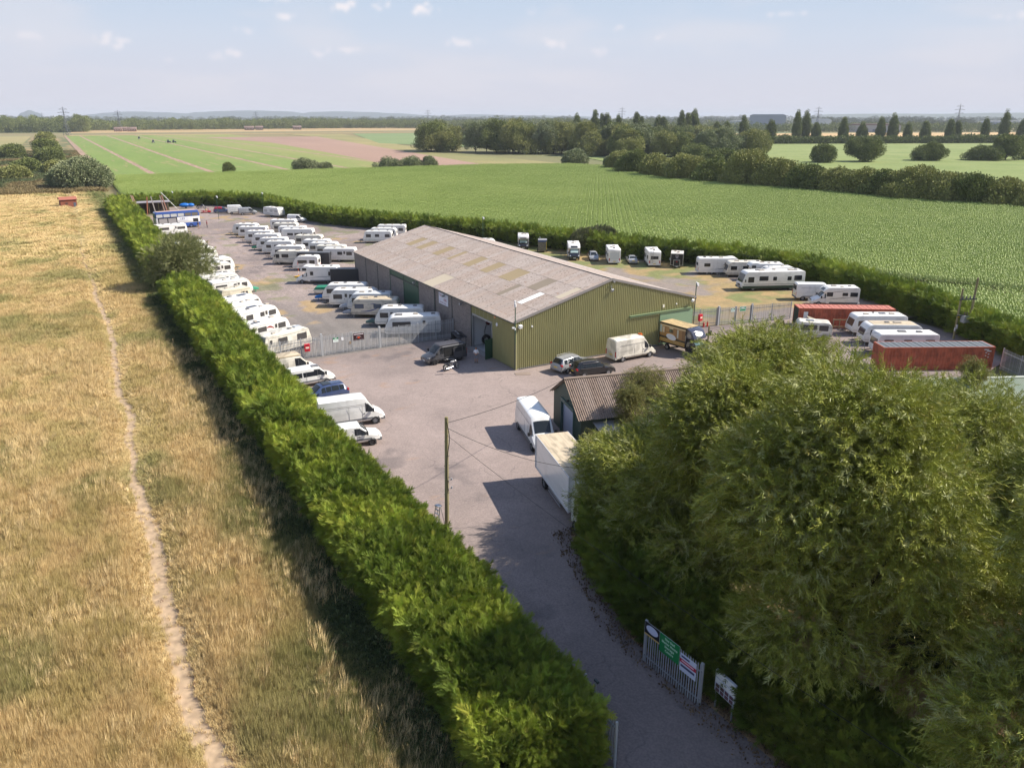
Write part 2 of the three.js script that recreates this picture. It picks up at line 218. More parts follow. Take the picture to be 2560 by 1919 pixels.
{
  const gTop = (x) => EAVE - 0.03 + (RIDGE - EAVE) * (1 - Math.abs(x - BXM) / (BXM - BX0));
  const gTopR = (x) => x < BXM ? gTop(x) : EAVE - 0.03 + (RIDGE - EAVE) * (1 - (x - BXM) / (BX1 - BXM));
  // gable sheets, one metre each; the opening of the sliding door is left out
  for (let k = 0; k < 25; k++) { const a = BX0 + k, b = Math.min(BX1, a + 0.996); const y0 = 0.12; const parts = a < BXM && b > BXM ? [[a, BXM], [BXM, b]] : [[a, b]]; part('cladding_sheet', toB(merge(parts.map(([p, q]) => boxRib(p, q, y0, gTopR).translate(0, 0, BZ0)))), cladMat, barn); }
  const gs = new THREE.Shape(); gs.moveTo(BX0 + 0.05, 0); gs.lineTo(BX1 - 0.05, 0); gs.lineTo(BX1 - 0.05, EAVE - 0.06); gs.lineTo(BXM, RIDGE - 0.06); gs.lineTo(BX0 + 0.05, EAVE - 0.06); gs.closePath();
  for (const z of [BZ0 - 0.25, BZ1]) part(z > -100 ? 'gable_wall' : 'rear_wall', toB(new THREE.ExtrudeGeometry(gs, { depth: 0.2, bevelEnabled: false }).translate(0, 0, z)), mat([0.24, 0.21, 0.2], 0.9), barn);
  part('plinth', toB(bx(BX1 - BX0 + 0.04, 0.12, 0.1, (BX0 + BX1) / 2, 0.06, BZ0)), conc, barn);
  // left wall: bays of 5.33 m
  const wt = 0.2, Z = (k) => BZ0 - k * 5.33, wallTex = mat('#ffffff', 0.92, { map: concreteTex });
  const bayWall = (z0, z1, y0, y1, name = 'block_panel') => { const L = z0 - z1 - 0.16, g = bx(wt, y1 - y0, L, BX0 + wt / 2 + 0.02, (y0 + y1) / 2, (z0 + z1) / 2); const p = g.attributes.position, uv = g.attributes.uv; for (let i = 0; i < p.count; i++) uv.setXY(i, p.getZ(i) / 5.28, p.getY(i) / 5.28); part(name, toB(g), wallTex, barn); };
  for (const k of [2, 3, 4, 7, 8, 9]) bayWall(Z(k), Z(k + 1), 0, EAVE - 0.05);
  bayWall(Z(6) - 0.1, Z(7), 0, 4.25, 'door_leaf_block');
  for (let k = 0; k <= 10; k++) { if (k === 0) continue; part('column', toB(bx(0.16, EAVE - 0.05, 0.16, BX0 + 0.06, (EAVE - 0.05) / 2, Z(k))), k > 4 && k < 8 ? darkGreen : steelDark, barn); }
  // green bay: header and one sliding leaf
  part('door_header', toB(bx(0.1, 0.8, 10.5, BX0 + 0.07, 4.72, (Z(5) + Z(7)) / 2)), darkGreen, barn);
  part('sliding_door', toB(bx(0.09, 4.25, 5.1, BX0 + 0.06, 2.15, (Z(5) + Z(6)) / 2)), darkGreen, barn);
  bayWall(Z(5), Z(6), 0, 4.2, 'inner_block_panel'); barn.children[barn.children.length - 1].position.x += 0.25;
  part('door_track', toB(bx(0.14, 0.12, 10.5, BX0 - 0.02, 4.28, (Z(5) + Z(7)) / 2)), steelDark, barn);
  // ribbed cladding round the workshop doorway (z -75 to -79.8, 4.1 m high)
  const side = (z0, z1, y0, y1) => toB(boxRib(0, z0 - z1, y0, () => y1).rotateY(-Math.PI / 2).translate(BX0, 0, z1));
  for (let z = BZ0; z > -74.95; z -= 1.06) part('cladding_sheet', side(z, Math.max(-75, z - 1.056), 0.05, EAVE - 0.05), cladMat, barn);
  for (let z = -75; z > -80.1; z -= 1.04) part('cladding_sheet', side(z, Math.max(-80.3, z - 1.036), 4.15, EAVE - 0.05), cladMat, barn);
  part('corner_flashing', toB(merge([bx(0.1, EAVE, 0.02, BX0 - 0.01, EAVE / 2, BZ0 + 0.06), bx(0.02, EAVE, 0.1, BX0 - 0.06, EAVE / 2, BZ0 + 0.02), bx(0.16, EAVE, 0.02, BX0 + 0.1, EAVE / 2, BZ0 + 0.065)])), mat([0.36, 0.34, 0.17], 0.55), barn);
  part('inner_wall', toB(bx(0.1, EAVE - 0.1, 5.1, BX0 + 0.2, (EAVE - 0.1) / 2, -72.4)), whiteWall, barn);
  part('door_frame', toB(merge([bx(0.22, 4.15, 0.14, BX0 + 0.03, 2.07, -79.95), bx(0.22, 4.15, 0.12, BX0 + 0.03, 2.07, -74.98), bx(0.22, 0.22, 5.1, BX0 + 0.03, 4.1, -77.45)])), galv, barn);
  part('door_sill', toB(bx(0.9, 0.05, 5.4, BX0 - 0.25, 0.02, -77.4)), conc, barn);
  part('workshop_partition', toB(merge([bx(11, 4.9, 0.12, BX0 + 5.8, 2.45, -80.6), bx(0.12, 4.9, 10.5, BX0 + 11.2, 2.45, -75.3)])), whiteWall, barn);
  part('workshop_floor', toB(bx(11, 0.03, 10.6, BX0 + 5.7, 0.02, -75.3)), mat([0.42, 0.42, 0.42], 0.7), barn);
  part('floor', toB(bx(24.4, 0.02, 42, BXM, 0.01, -101.9)), conc, barn);
  part('right_wall', toB(bx(0.2, EAVE, BZ0 - BZ1 - 0.5, BX1 - 0.12, EAVE / 2, (BZ0 + BZ1) / 2)), mat([0.24, 0.21, 0.2], 0.9), barn);
  // open door leaf, folded out
  part('door_leaf', toB(bx(1.15, 2.3, 0.06, BX0 - 0.62, 1.18, -74.7, 0.25)), darkGreen, barn);
  // roof sheets: four courses of about a metre's width on the near slope
  const run = BXM - (BX0 - 0.25), rise = RIDGE - (EAVE - 0.07), ang = Math.atan2(rise, run), S = Math.hypot(run, rise), cuts = [0, 3.42, 6.62, 9.72, S - 0.1], w = 1.0255;
  const rm = [mat('#ffffff', 0.93, { map: roofTex }), mat('#f7f5f3', 0.93, { map: roofTex }), mat('#fbf6f2', 0.93, { map: roofTex })], r = rng(4);
  const lightTan = mat([0.29, 0.225, 0.13], 0.7), lightGrey = mat([0.225, 0.185, 0.14], 0.7), lightPale = mat([0.44, 0.38, 0.29], 0.7), lightWhite = mat([0.75, 0.76, 0.74], 0.5);
  const geos = {}; const sheetGeo = (c, v) => geos[c + '_' + v] ??= (() => { const g = corrugated(w + 0.02, cuts[c + 1] - cuts[c] + 0.16, 0.146, 0.05, 4), u = g.attributes.uv; for (let i = 0; i < u.count; i++) u.setXY(i, u.getX(i) + v * 0.137, u.getY(i) + c * 0.31 + v * 0.23); return g; })();
  const lights = { 2: [[-116.1, -113.9, lightTan], [-111.6, -109.4, lightTan], [-105.7, -103.6, lightTan], [-100.6, -98.9, lightTan], [-94.9, -92.8, lightTan], [-90.2, -88, lightTan], [-84.4, -82, lightTan], [-77.3, -76.1, lightGrey], [-71.6, -70.5, lightPale]], 1: [[-79.5, -78.4, lightGrey], [-74.9, -73.7, lightWhite]], 0: [[-94, -91.5, lightPale]] };
  for (let c = 0; c < 4; c++) for (let k = 0; k < 52; k++) {
    const z0 = BZ0 + 0.18 - k * w, zc = z0 - w / 2, L = (lights[c] ?? []).find(([a, b]) => zc > a && zc < b);
    const o = part(L ? 'rooflight' : 'roof_sheet', sheetGeo(c, Math.floor(r() * 6)), L ? L[2] : rm[Math.floor(r() * 3)], barn);
    // sheet axes: x along -z of the barn, y up the slope, z out of the roof
    const X = V(0, 0, -1), Y = V(Math.cos(ang), Math.sin(ang), 0), N = X.clone().cross(Y).negate(); const m = new THREE.Matrix4().makeBasis(X, Y, X.clone().cross(Y));
    o.quaternion.setFromRotationMatrix(m); const lift = 0.012 + r() * 0.006 + (4 - c) * 0 ; const base = V(BX0 - 0.25 - BXM, EAVE - 0.07, z0 - BZ0).addScaledVector(Y, cuts[c] - 0.05).addScaledVector(V(-Math.sin(ang), Math.cos(ang), 0), 0.03 + c * 0.016 + lift); o.position.copy(base);
  }
  // far slope, one strip per course
  const run2 = BX1 + 0.25 - BXM, rise2 = RIDGE - (EAVE - 0.07), a2 = Math.atan2(rise2, run2), S2 = Math.hypot(run2, rise2);
  for (let c = 0; c < 4; c++) { const g = corrugated(53.5, S2 / 4 + 0.1, 0.438, 0.05, 4); const o = part('roof_course', g, rm[c % 3], barn); const X = V(0, 0, 1), Y = V(-Math.cos(a2), Math.sin(a2), 0), N = X.clone().cross(Y); o.quaternion.setFromRotationMatrix(new THREE.Matrix4().makeBasis(X, Y, N)); o.position.set(BX1 + 0.25 - BXM, EAVE - 0.07, BZ1 - BZ0 - 0.05).addScaledVector(Y, S2 / 4 * c).addScaledVector(V(Math.sin(a2), Math.cos(a2), 0), 0.03 + c * 0.016); }
  part('ridge_cap', toB(new THREE.CylinderGeometry(0.17, 0.17, 53.6, 10, 1, true, 0, Math.PI).rotateX(-Math.PI / 2).rotateZ(Math.PI / 2).rotateZ(-Math.PI / 2).translate(BXM, RIDGE + 0.0, (BZ0 + BZ1) / 2)), rm[0], barn);
  // barge boards and eaves gutter
  const bargeM = mat([0.23, 0.21, 0.20], 0.85); for (const s of [-1, 1]) { const xe = s < 0 ? BX0 - 0.25 : BX1 + 0.25; part('barge_board', toB(merge([beam(V(xe, EAVE + 0.0, BZ0 + 0.14), V(BXM, RIDGE + 0.08, BZ0 + 0.14), 0.1, 0.26)])), bargeM, barn); }
  part('gutter', toB(merge([bx(0.14, 0.1, 53.3, BX0 - 0.3, EAVE - 0.1, (BZ0 + BZ1) / 2)])), steelDark, barn);
  part('gutter', toB(merge([bx(0.14, 0.1, 53.3, BX1 + 0.3, EAVE - 0.1, (BZ0 + BZ1) / 2)])), steelDark, barn);
  for (const [x, z] of [[BX0 - 0.12, BZ0 + 0.12], [BX1 + 0.1, BZ0 + 0.14], [BX0 - 0.08, Z(4) + 0.3]]) part('downpipe', toB(merge([cyl(0.06, 0.06, EAVE - 0.3, x, (EAVE - 0.3) / 2, z, 8), bar(V(x, EAVE - 0.3, z), V(x < BXM ? BX0 - 0.3 : BX1 + 0.3, EAVE - 0.1, z), 0.05)])), steelDark, barn);
  // sliding door on the gable with its rail
  part('gable_sliding_door', toB(bx(5.1, 3.85, 0.09, 62.0, 2.0, BZ0 + 0.12)), paleGreen, barn);
  part('door_rail', toB(merge([bx(9.3, 0.2, 0.22, 59.55, 4.06, BZ0 + 0.15), bx(9.3, 0.05, 0.3, 59.55, 4.18, BZ0 + 0.17)])), mat([0.19, 0.26, 0.14], 0.5), barn);
  part('alarm_box', toB(merge([bx(0.22, 0.34, 0.12, 59.9, 4.8, BZ0 + 0.12)])), mat([0.75, 0.73, 0.62], 0.5), barn);
  part('alarm_box', toB(merge([bx(0.10, 0.30, 0.26, BX0 - 0.08, 4.95, -74.2)])), mat([0.72, 0.30, 0.12], 0.5), barn);
  part('bulkhead_light', toB(cyl(0.2, 0.2, 0.1, BX0 - 0.1, 4.2, -73.7, 12, 'x')), whiteWall, barn);
  part('bulkhead_light', toB(cyl(0.1, 0.1, 0.1, 41.7, 4.66, BZ0 + 0.12, 10, 'z')), whiteWall, barn);
  part('bulkhead_light', toB(cyl(0.09, 0.09, 0.1, 61.9, 4.85, BZ0 + 0.12, 10, 'z')), whiteWall, barn);
  part('floodlight', toB(merge([bx(0.34, 0.3, 0.2, 52.1, 7.55, BZ0 + 0.32, 0, 0, 0.5), bx(0.06, 0.5, 0.06, 52.1, 7.8, BZ0 + 0.16), bx(0.18, 0.12, 0.3, 52.3, 8.5, BZ0 + 0.3)])), galv, barn);
  part('floodlight', toB(merge([bx(0.42, 0.26, 0.24, 64.2, 5.05, BZ0 + 0.4, 0.5, 0, 0.4), bar(V(64.4, 5.2, BZ0), V(64.3, 5.1, BZ0 + 0.4), 0.03)])), whiteWall, barn);
  part('floodlight', toB(merge([bx(0.4, 0.34, 0.3, 40.15, 4.85, BZ0 + 0.28, 0.2, 0, 0.3)])), whiteWall, barn);
  for (const z of [-87.6, -97.2, -82.6]) part('floodlight', toB(merge([bx(0.32, 0.22, 0.3, BX0 - 0.3, 4.75, z), bar(V(BX0, 4.95, z), V(BX0 - 0.3, 4.8, z), 0.03)])), galv, barn);
  // camera mast clamped to the near corner
  part('camera_mast', toB(merge([bar(V(BX0 - 0.2, 3.0, BZ0 + 0.3), V(BX0 - 0.2, 7.35, BZ0 + 0.3), 0.055, 8)])), darkGreen, barn);
  part('security_camera', toB(merge([cyl(0.13, 0.13, 0.22, BX0 - 0.2, 7.3, BZ0 + 0.3, 10), new THREE.SphereGeometry(0.13, 10, 8).translate(BX0 - 0.2, 7.15, BZ0 + 0.3), bx(0.16, 0.3, 0.16, BX0 - 0.2, 7.6, BZ0 + 0.3)])), whiteWall, barn);
  part('security_camera', toB(merge([cyl(0.09, 0.09, 0.2, BX0 - 0.25, 4.7, BZ0 + 0.35, 8), bx(0.26, 0.14, 0.14, BX0 - 0.45, 4.85, BZ0 + 0.3)])), whiteWall, barn);
  // the painted sign
  const st = canvasTex(512, 270, (c, w_, h_) => { c.fillStyle = '#cfcfd8'; c.fillRect(0, 0, w_, h_); c.fillStyle = '#8e2f45'; c.font = 'bold 78px sans-serif'; c.fillText('THE', 26, 92); c.font = 'bold 84px sans-serif'; c.fillText('OWL', 268, 172); c.font = 'bold 38px sans-serif'; c.fillText('INDUSTRIAL  ESTATE', 40, 238); });
  const sg = bx(0.05, 1.42, 2.78, BX0 - 0.02, 4.2, -88.13); const su = sg.attributes.uv; for (let i = 0; i < su.count; i++) { const n = sg.attributes.normal.getX(i), p = sg.attributes.position; if (n < -0.5) su.setXY(i, (p.getZ(i) + 89.52) / 2.78, (p.getY(i) - 3.49) / 1.42); else su.setXY(i, 0.01, 0.01); }
  part('sign_board', toB(sg), mat('#ffffff', 0.6, { map: st }), barn).userData.label = 'white sign board with dark red lettering';
}
// ---------- vehicles ----------
const dirt = texture(512, 512, (u, v) => { const n = fbm(u * 9, v * 9, 4, 3), m = fbm(u * 3, v * 26, 3, 9); const k = 1 - 0.10 * sm(0.45, 0.75, n) - 0.07 * sm(0.5, 0.8, m); return [k, k * 0.985, k * 0.955]; });
const grime = texture(512, 512, (u, v) => { const n = fbm(u * 7, v * 7, 4, 13), m = fbm(u * 2, v * 22, 4, 19); const k = 1 - 0.28 * sm(0.4, 0.7, n) - 0.16 * sm(0.45, 0.8, m); return [k, k * 0.96, k * 0.88]; });
const paint = (c, r = 0.32) => mat(c, r, { clearcoat: 0.6, clearcoatRoughness: 0.12, map: dirt });
const white = paint([0.80, 0.80, 0.79]), gel = mat([0.80, 0.79, 0.77], 0.38, { map: dirt }), cream = mat([0.74, 0.69, 0.58], 0.4, { map: grime }), oldWhite = mat([0.76, 0.74, 0.69], 0.42, { map: grime }), greyWhite = mat([0.62, 0.64, 0.66], 0.35, { map: dirt }), silver = paint([0.33, 0.34, 0.36], 0.28), blackPaint = paint([0.014, 0.014, 0.017], 0.2), bluePaint = paint([0.045, 0.07, 0.16], 0.25), greyPaint = paint([0.075, 0.075, 0.082], 0.25);
const glass = mat([0.016, 0.02, 0.022], 0.06), acrylic = mat([0.075, 0.07, 0.068], 0.10), blind = mat([0.50, 0.50, 0.49], 0.25), tint = mat([0.022, 0.024, 0.028], 0.08), blindGreen = mat([0.40, 0.50, 0.47], 0.15), blackTrim = mat([0.022, 0.022, 0.024], 0.6), greyTrim = mat([0.13, 0.135, 0.145], 0.6), redLens = mat([0.42, 0.02, 0.02], 0.25), amber = mat([0.6, 0.2, 0.03], 0.3), headlamp = mat([0.55, 0.58, 0.6], 0.12), yellowPlate = mat([0.72, 0.52, 0.06], 0.5), whitePlate = mat([0.72, 0.72, 0.70], 0.5), alloy = mat([0.45, 0.45, 0.46], 0.35, { metalness: 0.6 }), steelRim = mat([0.22, 0.22, 0.23], 0.5), vent = mat([0.44, 0.38, 0.31], 0.35), ventDark = mat([0.16, 0.15, 0.15], 0.3), solar = mat([0.015, 0.02, 0.05], 0.15), ply = mat([0.42, 0.33, 0.2], 0.75, { map: grime }), seamM = mat([0.16, 0.16, 0.165], 0.6), tanRoof = mat([0.55, 0.47, 0.36], 0.7, { map: grime });
const DARKRIM = mat([0.03, 0.03, 0.032], 0.35), WHITERIM = mat([0.7, 0.7, 0.69], 0.4);

// station = [x, bottom, belt, top, half width at foot, at belt, at top]
function ringOf([x, yb, ym, yt, wb, wm, wt]) { const e = Math.min(0.09, (yt - ym) * 0.45), lo = yb + Math.min(0.16, (ym - yb) * 0.3); return [[yb, 0], [yb, wb * 0.86], [lo, wb], [ym, wm], [yt - e, wt + 0.02], [yt - 0.015, wt - Math.min(0.1, wt * 0.3)], [yt + 0.02, wt * 0.5], [yt + 0.03, 0]].map(([y, z]) => V(x, y, z)); }
function loft(st) {
  const rings = st.map(ringOf), full = rings.map((r) => [...r, ...r.slice(1, -1).reverse().map((p) => V(p.x, p.y, -p.z))]), n = full[0].length, pos = [], uv = [];
  const tri = (a, b, c) => { for (const p of [a, b, c]) { pos.push(p.x, p.y, p.z); uv.push(p.x * 0.2 + p.z * 0.11, p.y * 0.2 + p.z * 0.17); } };
  for (let i = 0; i < full.length - 1; i++) for (let j = 0; j < n; j++) { const k = (j + 1) % n, a = full[i][j], b = full[i + 1][j], c = full[i + 1][k], d = full[i][k]; tri(a, c, b); tri(a, d, c); }
  for (const [r, s] of [[full[0], 1], [full[full.length - 1], -1]]) { const c = r.reduce((a, p) => a.add(p), V(0, 0, 0)).divideScalar(n); for (let j = 0; j < n; j++) { const k = (j + 1) % n; s > 0 ? tri(c, r[k], r[j]) : tri(c, r[j], r[k]); } }
  return { geo: toCreasedNormals(geoOf(pos, uv), 0.62), rings };
}
// glass laid over part of a loft cell; cell corners are rings[i][j], rings[i+1][j], ...
function panel(rings, i, j, u0, u1, v0, v1, side, off = 0.012, j2 = j + 1) {
  const f = (p) => V(p.x, p.y, p.z * side), A = f(rings[i][j]), B = f(rings[i + 1][j]), C = f(rings[i + 1][j2]), D = f(rings[i][j2]);
  const at = (u, v) => A.clone().lerp(B, u).lerp(D.clone().lerp(C, u), v), p = [at(u0, v0), at(u1, v0), at(u1, v1), at(u0, v1)];
  const n = p[1].clone().sub(p[0]).cross(p[3].clone().sub(p[0])).normalize(); const mid = at(0.5, 0.5), out = V(0, mid.y - 0.9, mid.z); if (n.dot(out) < 0) n.negate();
  p.forEach((q) => q.addScaledVector(n, off)); const pos = []; for (const k of [0, 1, 2, 0, 2, 3]) pos.push(p[k].x, p[k].y, p[k].z); const g = geoOf(pos); return g;
}
// glass right across the top cells (windscreen, rear window)
function screen(rings, i, u0, u1, inset = 0.93) {
  const pos = [], js = [5, 6, 7]; const row = (u) => { const L = []; for (const s of [1, -1]) { const seq = s > 0 ? [5, 6, 7] : [6, 5]; for (const j of seq) { const a = rings[i][j].clone().lerp(rings[i + 1][j], u); L.push(V(a.x, a.y, a.z * s * (j === 5 ? inset + 0.06 : 1))); } } return L; };
  const a = row(u0), b = row(u1), n = b[2].clone().sub(a[2]).cross(V(0, 0, 1)).normalize(); if (n.y < 0) n.negate();
  for (const L of [a, b]) L.forEach((p) => p.addScaledVector(n, 0.014));
  for (let k = 0; k < 4; k++) for (const p of [a[k], b[k], b[k + 1], a[k], b[k + 1], a[k + 1]]) pos.push(p.x, p.y, p.z);
  return geoOf(pos);
}
const wheelGeo = {};
function wheel(o, x, z, r, rimM = alloy, w = 0.22, arch = true) {
  const s = Math.sign(z), key = r + '_' + w;
  const G = wheelGeo[key] ??= { tyre: new THREE.LatheGeometry([[0.62, -0.5], [0.9, -0.5], [1, -0.36], [1, 0.36], [0.9, 0.5], [0.62, 0.5], [0.55, 0.3]].map(([a, b]) => new THREE.Vector2(a * r, b * w)), 18).rotateX(Math.PI / 2), rim: merge([new THREE.CylinderGeometry(0.63 * r, 0.63 * r, w * 0.5, 16).rotateX(Math.PI / 2), ...[0, 1, 2, 3, 4].map((k) => bx(0.12 * r, 0.62 * r, w * 0.66, 0, 0.31 * r, 0).rotateZ(k * 1.2566))]), arch: new THREE.CylinderGeometry(1.2 * r, 1.2 * r, 0.03, 18, 1, false, -Math.PI / 2, Math.PI).rotateX(-Math.PI / 2).rotateZ(0) };
  const wh = part('wheel', G.tyre, rubber, o); wh.position.set(x, r, z); part('rim', G.rim, rimM, wh).position.z = s * 0.02;
  if (arch) { const a = part('wheel_arch', new THREE.CylinderGeometry(1.18 * r, 1.18 * r, 0.03, 18).rotateX(Math.PI / 2), blackTrim, o); a.position.set(x, r * 1.06, z - s * 0.0 + s * (w / 2 - 0.075)); }
}
function plateAt(o, x, y, s) { part('number_plate', bx(0.02, 0.12, 0.52, x, y, 0), s > 0 ? whitePlate : yellowPlate, o); }

function car(spec, o) {
  const { st, wh, m, roofRail, r = 0.34, rim = alloy } = spec, { geo, rings } = loft(st); part('body', geo, m, o);
  const W = st[3][5];
  part('windscreen', screen(rings, spec.ws, 0.08, 0.95), glass, o); part('rear_window', screen(rings, spec.rw, 0.12, 0.9), glass, o);
  for (const s of [1, -1]) for (const [i, u0, u1, v0 = 0.12, v1 = 0.92] of spec.win) part('side_window', panel(rings, i, 3, u0, u1, v0, v1, s), glass, o);
  for (const x of wh) for (const s of [1, -1]) wheel(o, x, s * (W - 0.09), r, rim);
  const xf = st[st.length - 2][0], xr = st[1][0];
  for (const s of [1, -1]) { part('headlight', bx(0.28, 0.14, 0.36, xf - 0.06, spec.hl ?? 0.72, s * (W - 0.28), -s * 0.35), headlamp, o); part('tail_light', bx(0.16, spec.th ?? 0.2, 0.3, xr + 0.06, spec.tl ?? 0.95, s * (W - 0.16)), redLens, o); part('mirror', bx(0.12, 0.13, 0.2, spec.mx, st[3][2] + 0.08, s * (W + 0.1)), m, o); }
  plateAt(o, st[st.length - 1][0] + 0.005, 0.45, 1); plateAt(o, st[0][0] - 0.005, spec.py ?? 0.72, -1);
  part('bumper', merge([bx(0.16, 0.2, W * 1.86, st[0][0] + 0.1, 0.45, 0), bx(0.14, 0.16, W * 1.7, st[st.length - 1][0] - 0.06, 0.38, 0)]), spec.bm ?? m, o);
  part('grille', bx(0.06, 0.14, 0.7, xf + 0.12, (spec.hl ?? 0.72) - 0.06, 0), blackTrim, o);
  if (roofRail) for (const s of [1, -1]) part('roof_rail', merge([bx(1.9, 0.03, 0.035, -0.75, st[3][3] + 0.06, s * (st[3][6] - 0.08)), bx(0.05, 0.06, 0.035, -1.65, st[3][3] + 0.03, s * (st[3][6] - 0.08)), bx(0.05, 0.06, 0.035, 0.15, st[3][3] + 0.02, s * (st[3][6] - 0.08))]), roofRail, o);
  if (spec.sunroof) part('sunroof', bx(0.8, 0.02, 0.9, -0.3, st[3][3] + 0.035, 0), glass, o);
}
const SUV = { st: [[-2.37, 0.42, 0.72, 0.86, 0.8, 0.86, 0.74], [-2.3, 0.34, 0.9, 1.02, 0.88, 0.93, 0.78], [-1.88, 0.3, 1.04, 1.62, 0.93, 0.95, 0.66], [-0.55, 0.28, 1.03, 1.71, 0.94, 0.96, 0.7], [0.35, 0.28, 1.0, 1.66, 0.94, 0.96, 0.68], [1.12, 0.28, 0.96, 1.08, 0.93, 0.95, 0.78], [2.05, 0.32, 0.82, 0.92, 0.9, 0.9, 0.7], [2.36, 0.4, 0.6, 0.7, 0.76, 0.76, 0.6]], ws: 4, rw: 1, win: [[2, 0.04, 0.36], [2, 0.42, 0.97], [3, 0.03, 0.6], [3, 0.66, 1.0], [4, 0.0, 0.72, 0.1, 0.85]], wh: [-1.42, 1.44], mx: 0.8, tl: 1.0 };
const ESTATE = { st: [[-2.36, 0.4, 0.62, 0.76, 0.78, 0.82, 0.7], [-2.28, 0.3, 0.8, 0.92, 0.84, 0.88, 0.74], [-1.85, 0.26, 0.92, 1.4, 0.87, 0.89, 0.6], [-0.5, 0.24, 0.92, 1.5, 0.88, 0.9, 0.64], [0.3, 0.24, 0.9, 1.45, 0.88, 0.9, 0.62], [1.15, 0.24, 0.84, 0.94, 0.88, 0.89, 0.72], [2.1, 0.28, 0.7, 0.78, 0.84, 0.84, 0.66], [2.34, 0.34, 0.5, 0.58, 0.7, 0.7, 0.56]], ws: 4, rw: 1, win: [[2, 0.05, 0.4], [2, 0.45, 0.97], [3, 0.03, 0.55], [3, 0.62, 1], [4, 0, 0.7, 0.1, 0.85]], wh: [-1.38, 1.42], mx: 0.8, hl: 0.64, tl: 0.8, r: 0.31 };
const SEDAN = { st: [[-2.3, 0.4, 0.62, 0.74, 0.74, 0.78, 0.68], [-2.2, 0.28, 0.78, 0.9, 0.82, 0.86, 0.72], [-1.55, 0.25, 0.86, 0.98, 0.86, 0.87, 0.74], [-0.85, 0.24, 0.9, 1.36, 0.87, 0.88, 0.58], [0.15, 0.24, 0.88, 1.42, 0.87, 0.88, 0.6], [1.05, 0.24, 0.82, 0.92, 0.87, 0.87, 0.7], [2.0, 0.28, 0.68, 0.76, 0.82, 0.82, 0.64], [2.28, 0.34, 0.5, 0.56, 0.68, 0.68, 0.55]], ws: 4, rw: 2, win: [[2, 0.45, 0.95, 0.1, 0.8], [3, 0.03, 0.46], [3, 0.52, 1], [4, 0, 0.7, 0.1, 0.85]], wh: [-1.34, 1.38], mx: 0.72, hl: 0.62, tl: 0.74, r: 0.3 };

